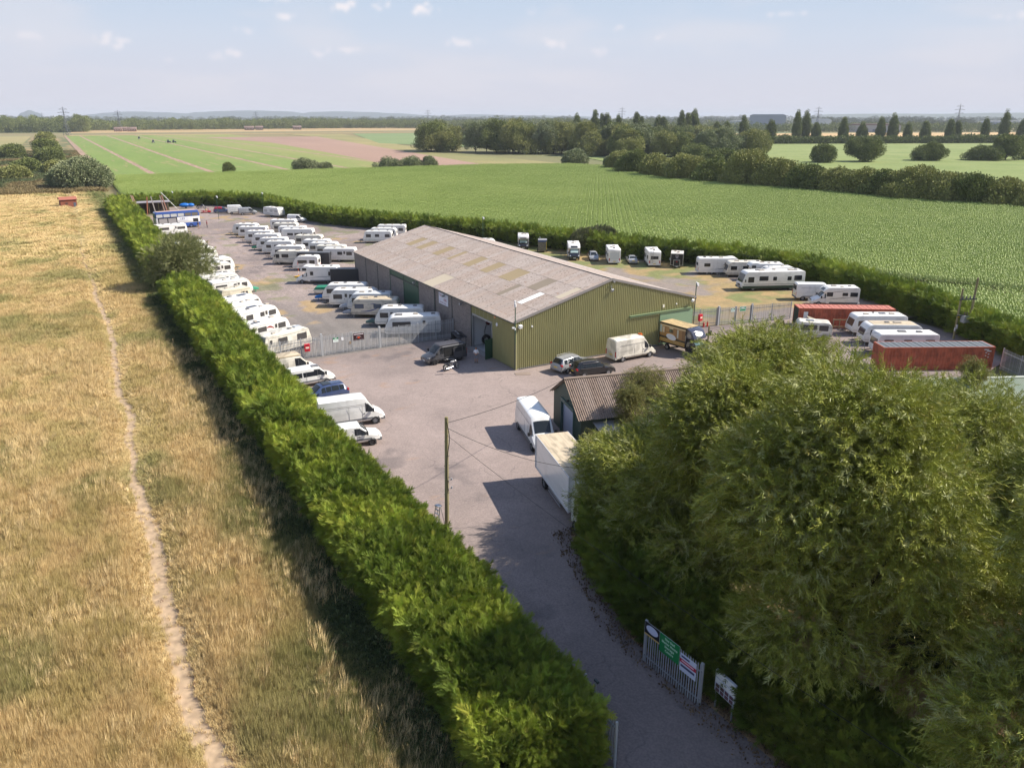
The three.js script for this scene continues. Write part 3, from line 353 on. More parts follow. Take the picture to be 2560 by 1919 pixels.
function van(o, c) {
  const { L, H, W = 0.98, m = white, cab = 1.5, hood = 0.75, r = 0.34, rim = steelRim, sideWin = [], trim = greyTrim } = c, x0 = -L / 2, x1 = L / 2, xc = x1 - hood - 0.05, xa = xc - 0.62 - (H > 2.2 ? 0.12 : 0), belt = c.belt ?? 1.15, cowl = c.cowl ?? 1.32, rf = c.roofFront ?? H - 0.04;
  const st = [[x0, 0.42, belt, H - 0.1, W - 0.06, W - 0.03, W * 0.78], [x0 + 0.12, 0.36, belt, H, W - 0.01, W, W * 0.82], [xa - cab * 0.55, 0.36, belt, H, W, W, W * 0.83], [xa - 0.12, 0.36, belt, rf, W, W, W * 0.82]];
  if (H > 2.35) st.push([xa + 0.1, 0.36, belt, rf - 0.26, W, W, W * 0.81]); 
  st.push([xc, 0.36, cowl - 0.14, cowl, W - 0.02, W - 0.03, W * 0.8], [x1 - 0.24, 0.4, 0.84, 0.99, W - 0.06, W - 0.08, W * 0.72], [x1, 0.42, 0.66, 0.76, W - 0.18, W - 0.18, W * 0.62]);
  const { geo, rings } = loft(st); part('body', geo, m, o); const iw = st.length - 4, ic = iw - 1;
  part('windscreen', screen(rings, iw, 0.05, 0.9), c.glassM ?? glass, o);
  for (const s of [1, -1]) {
    const dw = [panel(rings, iw, 3, 0.0, 0.62, 0.06, 0.8, s)]; dw.push(panel(rings, iw - 1, 3, H > 2.35 ? 0.02 : 0.1, 1.0, H > 2.35 ? 0.06 : 0.08, H > 2.35 ? (1.95 - belt) / (H - belt) + 0.2 : 0.86, s)); part('cab_window', merge(dw), tint, o);
    for (const [u0, u1, v0, v1] of sideWin) { const X = (u) => lerp(x0 + 0.12, xa - 0.2, u), zz = s * (W - 0.0 + 0.012); part('side_window', bx(X(u1) - X(u0), v1 - v0, 0.02, (X(u0) + X(u1)) / 2, (v0 + v1) / 2, zz - s * (v1 > 1.4 ? 0.055 : 0), 0, 0, s * -0.10), tint, o); }
    part('mirror', bx(0.16, 0.3, 0.2, xc - 0.22, belt + 0.22, s * (W + 0.16)), blackTrim, o);
    part('headlight', bx(0.3, 0.17, 0.26, x1 - 0.34, 0.83, s * (W - 0.26), -s * 0.55, -0.35), headlamp, o);
    part('tail_light', bx(0.06, 0.62, 0.14, x0 - 0.005, 1.0, s * (W - 0.13)), redLens, o);
    part('side_rub_strip', bx(L * 0.66, 0.13, 0.03, -0.1, 0.66, s * (W + 0.012)), trim, o);
    part('door_seam', merge([bx(0.022, belt + 0.35, 0.012, xa - 0.42, 1.12, s * (W + 0.006)), bx(0.02, belt + 0.3, 0.012, xa - 1.6, 1.1, s * (W + 0.006)), ...(H > 2.3 ? [bx(L * 0.62, 0.03, 0.012, -0.5, H - 0.62, s * (W - 0.03))] : [])]), seamM, o);
    part('door_handle', bx(0.16, 0.05, 0.03, xa - 0.25, belt - 0.06, s * (W + 0.02)), blackTrim, o);
  }
  for (const x of [x0 + (c.rearO ?? 1.0), x1 - (c.frontO ?? 0.92)]) for (const s of [1, -1]) wheel(o, x, s * (W - 0.1), r, rim, 0.24);
  part('front_bumper', merge([bx(0.34, 0.26, W * 1.8, x1 - 0.2, 0.5, 0), bx(0.06, 0.1, 0.9, x1 - 0.02, 0.68, 0)]), trim, o);
  part('rear_bumper', bx(0.22, 0.22, W * 1.9, x0 + 0.05, 0.48, 0), trim, o);
  if (c.rearWin) for (const s of [1, -1]) part('rear_window', bx(0.02, c.rearWin, W * 0.7, x0 - 0.008, H - 0.28 - c.rearWin / 2, s * W * 0.4), tint, o); else part('rear_door_seam', bx(0.015, H - 0.75, 0.02, x0 - 0.004, H / 2 + 0.1, 0), seamM, o);
  plateAt(o, x1 + 0.01, 0.5, 1); plateAt(o, x0 - 0.02, 0.85, -1);
  for (const e of c.extra ?? []) e(o, { x0, x1, H, W, xa, xc });
}

// rounded outline and its prism
function roundPoly(pts, rr) { const out = []; const n = pts.length; for (let i = 0; i < n; i++) { const p = new THREE.Vector2(...pts[i]), a = new THREE.Vector2(...pts[(i + n - 1) % n]), b = new THREE.Vector2(...pts[(i + 1) % n]), r = pts[i][2] ?? rr; const da = a.clone().sub(p), db = b.clone().sub(p), ra = Math.min(r, da.length() * 0.49), rb = Math.min(r, db.length() * 0.49), A = p.clone().addScaledVector(da.normalize(), ra), B = p.clone().addScaledVector(db.normalize(), rb); for (let k = 0; k <= 4; k++) { const t = k / 4; out.push(A.clone().multiplyScalar((1 - t) * (1 - t)).addScaledVector(p, 2 * t * (1 - t)).addScaledVector(B, t * t)); } } return out; }
function prism(pts, rr, W, bev = 0.05) { const s = new THREE.Shape(roundPoly(pts, rr)); const g = new THREE.ExtrudeGeometry(s, { depth: W - 2 * bev, bevelEnabled: true, bevelSize: bev, bevelOffset: -bev, bevelThickness: bev, bevelSegments: 2, curveSegments: 1 }).translate(0, 0, -(W / 2 - bev)); const u = g.attributes.uv, p = g.attributes.position; for (let i = 0; i < u.count; i++) u.setXY(i, p.getX(i) * 0.2 + p.getZ(i) * 0.13, p.getY(i) * 0.2 + p.getZ(i) * 0.21); return toCreasedNormals(g, 0.6); }
// strip of glass over the outline's front (+1) or rear (-1) between two heights
function endPane(pts, rr, y0, y1, dir, w, off = 0.014) { const P = roundPoly(pts, rr), pick = P.filter((p) => dir * p.x > 0 && p.y >= y0 - 0.001 && p.y <= y1 + 0.001); const at = (y) => { let best = null; for (let i = 0; i < P.length; i++) { const a = P[i], b = P[(i + 1) % P.length]; if ((a.y - y) * (b.y - y) <= 0 && Math.abs(a.y - b.y) > 1e-6) { const x = a.x + (b.x - a.x) * (y - a.y) / (b.y - a.y); if (best === null || dir * x > dir * best) best = x; } } return best ?? 0; };
  const pos = [], N = 6; for (let k = 0; k < N; k++) { const ya = lerp(y0, y1, k / N), yb = lerp(y0, y1, (k + 1) / N), xa = at(ya) + dir * off, xb = at(yb) + dir * off; for (const [x, y, z] of [[xa, ya, -w / 2], [xa, ya, w / 2], [xb, yb, w / 2], [xa, ya, -w / 2], [xb, yb, w / 2], [xb, yb, -w / 2]]) pos.push(x, y, z); } return geoOf(pos); }
function winGeo(w, h, r = 0.07) { return new THREE.ExtrudeGeometry(new THREE.Shape(roundPoly([[-w / 2, -h / 2], [w / 2, -h / 2], [w / 2, h / 2], [-w / 2, h / 2]], r)), { depth: 0.018, bevelEnabled: false }); }
function sideWindow(o, x0, x1, y0, y1, s, W, m = acrylic) { const g = winGeo(x1 - x0, y1 - y0); if (s < 0) g.rotateY(Math.PI); g.translate((x0 + x1) / 2, (y0 + y1) / 2, s * (W / 2 + 0.001)); const p = part('window', g, m, o); const f = winGeo(x1 - x0 + 0.07, y1 - y0 + 0.07, 0.09); if (s < 0) f.rotateY(Math.PI); f.translate((x0 + x1) / 2, (y0 + y1) / 2, s * (W / 2 - 0.006)); part('frame', f, blackTrim, p); }
function decal(o, pts, s, W, m, name = 'stripe') { const g = new THREE.ShapeGeometry(new THREE.Shape(new THREE.SplineCurve(pts.map((p) => new THREE.Vector2(...p))).getPoints(24))); if (s < 0) { const p = g.attributes.position; for (let i = 0; i < p.count; i++) p.setZ(i, 0); } g.translate(0, 0, s * (W / 2 + 0.007)); part(name, g, m, o); }
function swoosh(o, a, b, sag, th, s, W, m) { const pos = [], N = 12; for (let k = 0; k < N; k++) { const q = [k / N, (k + 1) / N].map((t) => { const x = lerp(a[0], b[0], t), y = lerp(a[1], b[1], t) + sag * 4 * t * (1 - t), h = th * Math.sin(Math.PI * clamp(t * 0.9 + 0.08)); return [[x, y - h / 2], [x, y + h / 2]]; }); const z = s * (W / 2 + 0.006), [A, D] = q[0], [B, C] = q[1]; for (const p of [A, B, C, A, C, D]) pos.push(p[0], p[1], z); } part('stripe', geoOf(pos), m, o); }
function roofVents(o, list, H) { for (const [x, z, w, d, m = vent] of list) { const v = part(m === solar ? 'solar_panel' : 'roof_vent', m === solar ? bx(w, 0.05, d, x, H + 0.05, z) : merge([bx(w, 0.08, d, x, H + 0.04, z), bx(w * 0.86, 0.05, d * 0.86, x, H + 0.1, z)]), m, o); } }

// touring caravan; front (towing end) points to +x
const noses = {
  modern: (h, H) => [[h, 0.42], [h + 0.02, 0.95], [h - 0.22, 1.62], [h - 0.75, 2.42], [h - 1.35, H], [-h + 0.25, H], [-h, H - 0.22], [-h, 0.42]],
  round: (h, H) => [[h, 0.45], [h + 0.02, 1.0], [h - 0.16, 1.75], [h - 0.5, 2.4], [h - 0.95, H], [-h + 0.7, H], [-h + 0.18, 2.2], [-h, 1.3], [-h, 0.45]],
  classic: (h, H) => [[h - 0.05, 0.45], [h, 0.9], [h - 0.3, 1.9], [h - 0.42, H - 0.15], [h - 0.8, H], [-h + 0.4, H], [-h + 0.2, H - 0.2], [-h, 0.9], [-h + 0.03, 0.45]],
  square: (h, H) => [[h, 0.42], [h, 1.1], [h - 0.12, H - 0.4], [h - 0.3, H], [-h + 0.12, H], [-h, H - 0.25], [-h, 0.42]],
};
function caravan(o, c) {
  const { L = 6, H = 2.58, W = 2.24, nose = 'modern', m = gel, side = [], vents = [], accent, r = seedR } = c, h = L / 2, pts = noses[nose](h, H), rr = nose === 'square' ? 0.16 : 0.4;
  part('body', prism(pts, rr, W), m, o);
  const wm = c.glassM ?? acrylic;
  part('front_window', endPane(pts, rr, c.fw?.[0] ?? 1.2, c.fw?.[1] ?? 1.95, 1, W * 0.8), wm, o); part('rear_window', endPane(pts, rr, 1.35, 1.95, -1, W * 0.62), wm, o);
  const ws = c.wins ?? [[h - 1.75, h - 0.75, 1.32, 1.92], [-0.35, 0.5, 1.4, 1.92], [-h + 0.55, -h + 1.55, 1.32, 1.92]];
  for (const s of [1, -1]) for (const [a, b, y0, y1] of ws) sideWindow(o, a, b, y0, y1, s, W, wm);
  const dx = c.door ?? 0.95; for (const s of [c.doorSide ?? 1]) { const d = part('door', winGeo(0.62, 1.72, 0.08).translate(0, 0, 0), m, o); d.position.set(dx, 1.36, s * (W / 2 + 0.006)); if (s < 0) d.rotation.y = Math.PI; part('window', bx(0.34, 0.5, 0.02, 0, 0.42, 0.02), wm, d); part('handle', bx(0.05, 0.14, 0.03, -0.24, -0.1, 0.025), blackTrim, d); }
  for (const s of [1, -1]) { part('skirt_seam', merge([bx(L * 0.96, 0.035, 0.016, 0, 0.72, s * (W / 2 + 0.003)), bx(L * 0.8, 0.025, 0.014, -0.1, H - 0.32, s * (W / 2 + 0.002))]), seamM, o); }
  if (accent) for (const s of [1, -1]) for (const [a, b, sag, th] of c.sw ?? [[[h - 0.4, 0.95], [-h + 0.3, 1.05], -0.08, 0.07]]) swoosh(o, a, b, sag, th, s, W, accent);
  for (const x of c.twin ? [-0.45, 0.4] : [-0.15]) for (const s of [1, -1]) { wheel(o, x, s * (W / 2 - 0.12), 0.31, c.rim ?? steelRim, 0.18, true); }
  part('chassis', merge([bx(L * 0.92, 0.1, W * 0.7, 0, 0.38, 0), beam(V(h - 0.1, 0.42, 0.55), V(h + 1.15, 0.42, 0.04), 0.07, 0.09), beam(V(h - 0.1, 0.42, -0.55), V(h + 1.15, 0.42, -0.04), 0.07, 0.09)]), steelDark, o);
  part('hitch', merge([bx(0.34, 0.12, 0.12, h + 1.2, 0.46, 0), bar(V(h + 0.85, 0.0, 0.12), V(h + 0.85, 0.75, 0.12), 0.03), cyl(0.1, 0.1, 0.06, h + 0.85, 0.1, 0.12, 10, 'z')]), c.cover ? mat(c.cover, 0.7) : galv, o);
  if (c.cover) part('hitch_cover', prism([[h + 0.15, 0.35], [h + 1.35, 0.35], [h + 1.35, 0.62], [h + 0.5, 0.9], [h + 0.15, 0.75]], 0.12, 0.6, 0.06), mat(c.cover, 0.75), o);
  for (const x of [h - 0.4, -h + 0.35]) for (const s of [1, -1]) part('corner_steady', beam(V(x, 0.38, s * (W / 2 - 0.3)), V(x + 0.1 * Math.sign(x), 0.0, s * (W / 2 - 0.22)), 0.05, 0.05), galv, o);
  for (const s of [1, -1]) part('tail_light', bx(0.05, 0.4, 0.12, -h - 0.012, 0.9, s * (W / 2 - 0.2)), redLens, o); part('number_plate', bx(0.02, 0.12, 0.5, -h - 0.012, 0.7, 0), yellowPlate, o);
  roofVents(o, vents.length ? vents : [[h - 1.9, 0, 0.7, 0.5], [-0.2, 0.3, 0.42, 0.42], [-h + 1.1, 0, 0.42, 0.42, ventDark]], H);
  if (c.awning) part('roll_awning', cyl(0.09, 0.09, L * 0.62, -0.2, H - 0.16, c.awning * (W / 2 + 0.1), 10, 'x'), white, o);
  if (c.roofM) part('roof_skin', bx(L - 1.9, 0.012, W - 0.22, -0.1, H + 0.008, 0), c.roofM, o);
}
let seedR = rng(99);

// coachbuilt motorhome: van cab in front, box body behind, over-cab or low-profile nose; front to +x
function motorhome(o, c) {
  const { L = 6.6, H = 2.85, W = 2.28, m = gel, cabM = white, over = 'luton', accent } = c, x1 = L / 2, x0 = -L / 2, xb = x1 - 1.95, W2 = 1.0;
  const cabSt = [[xb - 0.3, 0.42, 1.15, 1.9, W2, W2, 0.84], [xb + 0.12, 0.4, 1.15, 2.02, W2, W2, 0.84], [xb + 0.9, 0.4, 1.12, 1.28, W2 - 0.02, W2 - 0.03, 0.82], [x1 - 0.22, 0.42, 0.8, 0.96, W2 - 0.05, W2 - 0.08, 0.74], [x1, 0.46, 0.62, 0.74, W2 - 0.2, W2 - 0.2, 0.6]];
  const cab = loft(cabSt); part('cab', cab.geo, cabM, o); part('windscreen', screen(cab.rings, 1, 0.04, 0.92), c.screenM ?? glass, o);
  for (const s of [1, -1]) { part('cab_window', merge([panel(cab.rings, 1, 3, 0.0, 0.62, 0.06, 0.82, s), panel(cab.rings, 0, 3, 0.35, 1, 0.06, 0.85, s)]), tint, o); part('mirror', bx(0.16, 0.34, 0.2, xb + 0.7, 1.36, s * (W2 + 0.18)), blackTrim, o); part('headlight', bx(0.3, 0.18, 0.26, x1 - 0.36, 0.86, s * (W2 - 0.26), -s * 0.55, -0.35), headlamp, o); }
  part('front_bumper', bx(0.32, 0.34, W2 * 1.86, x1 - 0.15, 0.5, 0), c.bumperM ?? cabM, o); part('grille', bx(0.08, 0.24, 0.95, x1 - 0.05, 0.76, 0), blackTrim, o); plateAt(o, x1 + 0.02, 0.5, 1);
  const pts = over === 'luton' ? [[x0, 0.4], [xb + 0.02, 0.4], [xb + 0.02, 1.95], [xb + 1.0, 2.05], [xb + 1.12, 2.35], [xb + 0.75, H - 0.02], [xb + 0.1, H + 0.08], [xb - 0.7, H - 0.06], [x0 + 0.15, H - 0.06], [x0, H - 0.3]] : over === 'low' ? [[x0, 0.4], [xb + 0.02, 0.4], [xb + 0.02, 1.95], [xb + 0.5, 2.02], [xb + 0.42, 2.3], [xb - 0.3, H - 0.05], [x0 + 0.15, H], [x0, H - 0.3]] : [[x0, 0.4], [xb + 0.1, 0.4], [xb + 0.1, H], [x0 + 0.15, H], [x0, H - 0.3]];
  part('coach_body', prism(pts, over === 'luton' ? 0.28 : 0.2, W), m, o);
  const wins = c.wins ?? [[x0 + 0.5, x0 + 1.5, 1.4, 2.0], [-0.35, 0.45, 1.4, 2.0]];
  for (const s of [1, -1]) { for (const [a, b, y0, y1] of wins) sideWindow(o, a, b, y0, y1, s, W, tint); if (over === 'luton') sideWindow(o, xb + 0.1, xb + 0.72, 2.2, 2.55, s, W, tint); part('skirt', bx(L - 2.6, 0.24, 0.03, x0 + (L - 2.6) / 2 + 0.2, 0.52, s * (W / 2 + 0.008)), c.skirtM ?? greyTrim, o); if (accent) for (const [a, b, sag, th] of c.sw ?? [[[xb - 0.4, 1.0], [x0 + 0.4, 1.25], 0.05, 0.09]]) swoosh(o, a, b, sag, th, s, W, accent); }
  if (over !== 'box') part('over_cab_window', endPane(pts, over === 'luton' ? 0.28 : 0.2, over === 'luton' ? 2.2 : 2.25, over === 'luton' ? 2.45 : 2.55, 1, 1.3), c.ocM ?? tint, o);
  const d = part('door', winGeo(0.62, 1.78, 0.08), m, o); d.position.set(c.door ?? 0.75, 1.42, W / 2 + 0.006); part('window', bx(0.34, 0.5, 0.02, 0, 0.42, 0.02), tint, d); part('handle', bx(0.05, 0.14, 0.03, -0.24, -0.1, 0.025), blackTrim, d);
  if (c.rearWin !== false) part('rear_window', endPane(pts, 0.2, 1.45, 2.0, -1, W * 0.6), c.rearM ?? tint, o);
  if (c.rearPanel) part('rear_panel', endPane(pts, 0.2, 0.95, 2.25, -1, W * 0.74), c.rearPanel, o);
  for (const s of [1, -1]) part('tail_light', bx(0.06, 0.5, 0.14, x0 - 0.015, 0.95, s * (W / 2 - 0.2)), redLens, o);
  part('rear_bumper', bx(0.22, 0.26, W * 0.98, x0 - 0.02, 0.5, 0), m, o); plateAt(o, x0 - 0.14, 0.62, -1);
  for (const x of [x1 - 1.0, ...(c.tag ? [x0 + 1.55, x0 + 2.4] : [x0 + 1.7])]) for (const s of [1, -1]) wheel(o, x, s * (x > 0 ? W2 - 0.1 : W / 2 - 0.14), 0.34, c.rim ?? steelRim, 0.22);
  part('underbody', bx(L - 2.4, 0.14, W * 0.8, x0 + (L - 2.4) / 2, 0.4, 0), steelDark, o);
  roofVents(o, c.vents ?? [[x0 + 1.2, 0, 0.42, 0.42, ventDark], [0.1, 0.2, 0.7, 0.5], [x0 + 2.4, -0.4, 0.4, 0.4]], H - 0.05);
  if (c.awning) part('roll_awning', cyl(0.09, 0.09, L * 0.58, x0 + L * 0.36, H - 0.16, W / 2 + 0.1, 10, 'x'), white, o);
  if (c.ladder) part('ladder', merge([bar(V(x0 - 0.1, 0.7, -0.35), V(x0 - 0.1, H, -0.35), 0.025), bar(V(x0 - 0.1, 0.7, -0.75), V(x0 - 0.1, H, -0.75), 0.025), ...[0.9, 1.3, 1.7, 2.1, 2.5].map((y) => bar(V(x0 - 0.1, y, -0.35), V(x0 - 0.1, y, -0.75), 0.02))]), galv, o);
}
// one-box coach motorhome
function coach(o, c) {
  const { L, H, W = 2.3, m = gel } = c, h = L / 2, pts = [[h - 0.1, 0.45], [h, 0.85], [h - 0.12, 1.3], [h - 0.62, H - 0.3], [h - 1.0, H], [-h + 0.12, H], [-h, H - 0.25], [-h, 0.45]];
  part('coach_body', prism(pts, 0.2, W), m, o); part('windscreen', endPane(pts, 0.2, 1.36, H - 0.42, 1, W * 0.88), c.screenM ?? glass, o); part('rear_window', endPane(pts, 0.2, 1.5, 2.0, -1, W * 0.6), tint, o);
  for (const s of [1, -1]) { for (const [a, b, y0, y1] of c.wins) sideWindow(o, a, b, y0, y1, s, W, tint); if (c.lower) part('lower_band', bx(L - 0.3, 0.42, 0.03, 0, 0.62, s * (W / 2 + 0.008)), c.lower, o); if (c.line) part('stripe', bx(L - 0.5, 0.08, 0.02, -0.1, 1.06, s * (W / 2 + 0.006)), c.line, o); part('mirror', bx(0.12, 0.4, 0.16, h - 0.5, 1.7, s * (W / 2 + 0.25)), blackTrim, o); part('headlight', bx(0.1, 0.2, 0.34, h - 0.02, 0.88, s * (W / 2 - 0.32)), headlamp, o); part('tail_light', bx(0.06, 0.4, 0.14, -h - 0.012, 1.0, s * (W / 2 - 0.2)), redLens, o); }
  for (const x of c.wh) for (const s of [1, -1]) wheel(o, x, s * (W / 2 - 0.14), c.r ?? 0.36, steelRim, 0.24); part('front_bumper', bx(0.24, 0.26, W * 0.98, h - 0.05, 0.5, 0), c.bumper ?? m, o); part('grille', bx(0.06, 0.26, 1.0, h - 0.02, 0.9, 0), blackTrim, o); plateAt(o, h + 0.08, 0.5, 1); plateAt(o, -h - 0.02, 0.7, -1);
  part('underbody', bx(L - 0.8, 0.14, W * 0.8, 0, 0.42, 0), steelDark, o); roofVents(o, c.vents, H);
}
// ---------- the parked fleet ----------
const U = (deg) => [Math.cos(deg * Math.PI / 180), Math.sin(deg * Math.PI / 180)];
function veh(name, label, cat, x, z, deg, build, spec, group) { const o = thing(name, label, cat, [x, 0, z], heading(deg), group); build(o, spec); return o; }
// from a corner on the side nearest the camera: end = which end that corner is at (+1 front, -1 rear)
function fromCorner(x, z, deg, end, L, W) { const a = U(deg), p = a[1] * 0 + 1, n = Math.cos(deg * Math.PI / 180) > 0 ? [a[1], -a[0]] : [-a[1], a[0]]; return [x - end * a[0] * L / 2 + n[0] * W / 2, z - end * a[1] * L / 2 + n[1] * W / 2]; }
const ord = ['first', 'second', 'third', 'fourth', 'fifth', 'sixth', 'seventh', 'eighth', 'ninth', 'tenth', 'eleventh', 'twelfth', 'thirteenth'];
const navy = mat([0.03, 0.06, 0.2], 0.4), sky_ = mat([0.10, 0.25, 0.55], 0.4), maroon = mat([0.28, 0.03, 0.03], 0.4), teal = mat([0.08, 0.25, 0.3], 0.4), gold = mat([0.45, 0.3, 0.14], 0.4), charcoal = mat([0.05, 0.05, 0.055], 0.4), slate = mat([0.2, 0.22, 0.25], 0.4);

// row along the left hedge, tails to the hedge
{
  const row = [
    [16.9, -87.0, 22, { L: 6.6, nose: 'classic', m: oldWhite, H: 2.55, accent: gold, sw: [[[2.6, 1.0], [-2.9, 1.0], 0, 0.05]], vents: [[0.9, 0.1, 0.42, 0.42, ventDark], [2.0, 0, 0.9, 0.55, mat([0.45, 0.47, 0.5], 0.25)], [-1.6, 0.5, 0.4, 0.3]], wins: [[1.2, 2.5, 1.3, 2.0], [-1.4, -0.2, 1.3, 2.0]], door: -2.4 }, 'caravan', 'off-white caravan with gold line behind the palisade fence, nearest of the hedge row'],
    [16.3, -92.9, 26, { L: 6.4, nose: 'round', m: gel, accent: maroon, sw: [[[0.7, 1.5], [-0.6, 1.7], 0.25, 0.22]], wins: [[1.1, 2.4, 1.35, 2.0], [-1.7, -0.5, 1.35, 2.0], [-2.8, -2.2, 1.35, 2.0]], vents: [[1.4, -0.2, 0.7, 0.45], [-1.2, 0, 0.4, 0.4], [-1.6, 0.6, 1.2, 0.35, solar]] }, 'caravan', 'white caravan with dark red curved stripe, second from the fence in the hedge row'],
    [16.8, -100.3, 27, { L: 6.5, nose: 'modern', m: gel, accent: sky_, sw: [[[2.5, 1.5], [-0.3, 1.75], 0.12, 0.2]], vents: [[-0.2, -0.3, 1.4, 0.5, solar], [0.6, 0.5, 0.4, 0.4], [2.0, 0, 0.6, 0.45], [-1.4, 0.4, 0.42, 0.42, ventDark]], wins: [[1.4, 2.5, 1.35, 1.95], [0, 0.8, 1.45, 1.95], [-2.2, -1.2, 1.35, 1.95]] }, 'caravan', 'white caravan with bright blue swoosh between its windows, in the hedge row'],
    [15.9, -104.4, 24, { L: 5.8, nose: 'round', m: gel, vents: [[-1.8, 0, 0.8, 0.6, ventDark], [0.2, 0.2, 0.45, 0.45], [1.3, 0, 0.6, 0.45]] }, 'caravan', 'plain white caravan, fourth from the fence in the hedge row'],
    [15.7, -108.2, 24, { L: 6.8, nose: 'modern', m: gel, accent: teal, sw: [[[2.9, 1.35], [-0.8, 1.7], 0.3, 0.1]], wins: [[1.2, 2.8, 1.3, 1.85], [-2.4, -1.2, 1.35, 1.95]], vents: [[0.9, 0, 1.3, 0.7, solar], [-2.2, 0.2, 0.55, 0.5, ventDark], [-0.8, -0.3, 0.6, 0.4, ventDark]] }, 'caravan', 'white caravan with roof solar panel and teal stripe, fifth in the hedge row'],
    [17.1, -115.2, 16, { L: 5.0, nose: 'classic', m: cream, H: 2.6, wins: [[0.6, 1.6, 1.5, 1.95]], vents: [[0.4, 0, 0.5, 0.5], [-1.2, 0.2, 0.4, 0.4]] }, 'caravan', 'short cream caravan with rounded rear, in the hedge row'],
    [17.0, -121.9, 14, { L: 6.4, nose: 'modern', m: gel, cover: [0.05, 0.3, 0.18], wins: [[1.5, 2.3, 1.35, 1.95], [0.2, 0.9, 1.45, 1.9], [-2.6, -0.9, 1.35, 1.95]], vents: [[0.5, 0.3, 0.7, 0.5], [-0.9, 0.3, 0.55, 0.45], [1.8, 0.4, 0.5, 0.4]] }, 'caravan', 'white caravan with tan roof hatches and a green hitch cover in the hedge row'],
    [16.4, -127.7, 14, { L: 6.4, nose: 'modern', m: gel, vents: [[-1.2, 0, 0.6, 0.5, ventDark], [1.2, 0, 0.6, 0.5, ventDark], [0.2, -0.4, 1.0, 0.4, solar]] }, 'caravan', 'white caravan next beyond the green hitch cover in the hedge row'],
    [17.5, -138.4, 12, { L: 6.2, nose: 'modern', m: gel, accent: slate, vents: [[-1.0, 0, 0.6, 0.5, ventDark], [1.4, 0, 0.5, 0.45, ventDark]] }, 'caravan', 'white caravan just beyond the dark pickup in the hedge row'],
    [18.2, -143.2, 12, { L: 6.4, nose: 'round', m: gel, vents: [[-1.4, 0.2, 0.5, 0.45], [0.6, 0, 0.6, 0.5]] }, 'caravan', 'white caravan with white nose cover opposite the parked coach motorhome', [0.7, 0.7, 0.7]],
    [18.0, -157.5, 14, { L: 6.2, nose: 'modern', m: gel, accent: slate }, 'caravan', 'white caravan half hidden behind the grey-green bush'],
    [17.5, -166.5, 14, { L: 6.4, nose: 'round', m: gel }, 'caravan', 'white caravan farthest behind the grey-green bush, only its nose showing'],
    [16.8, -196.5, 8, { L: 7.0, nose: 'square', m: gel, wins: [[1.0, 3.0, 1.4, 1.9], [-2.5, -0.6, 1.4, 1.9]], vents: [[-1.6, 0.3, 0.5, 0.4, ventDark], [0.3, 0.2, 0.5, 0.4, ventDark], [2.0, 0, 0.5, 0.4, ventDark]], twin: true }, 'caravan', 'large white caravan in front of the blue double-decker bus'],
  ];
  for (const [x, z, a, spec, cat, label] of row) { const [cx, cz] = fromCorner(x, z, -a, -1, spec.L, 2.24); veh('caravan', label, cat, cx, cz, -a, caravan, spec, 'caravans along the left hedge'); }
  // dark pickup with hard top between the caravans
  const o = thing('pickup_truck', 'dark grey pickup with hard top between white caravans in the hedge row', 'pickup', [20.9, 0, -134.2], heading(-14));
  car({ ...SUV, m: greyPaint, st: SUV.st.map((s) => [s[0] * 1.1, s[1], s[2], s[3] + 0.06, s[4], s[5], s[6]]), wh: [-1.55, 1.6] }, o);
}
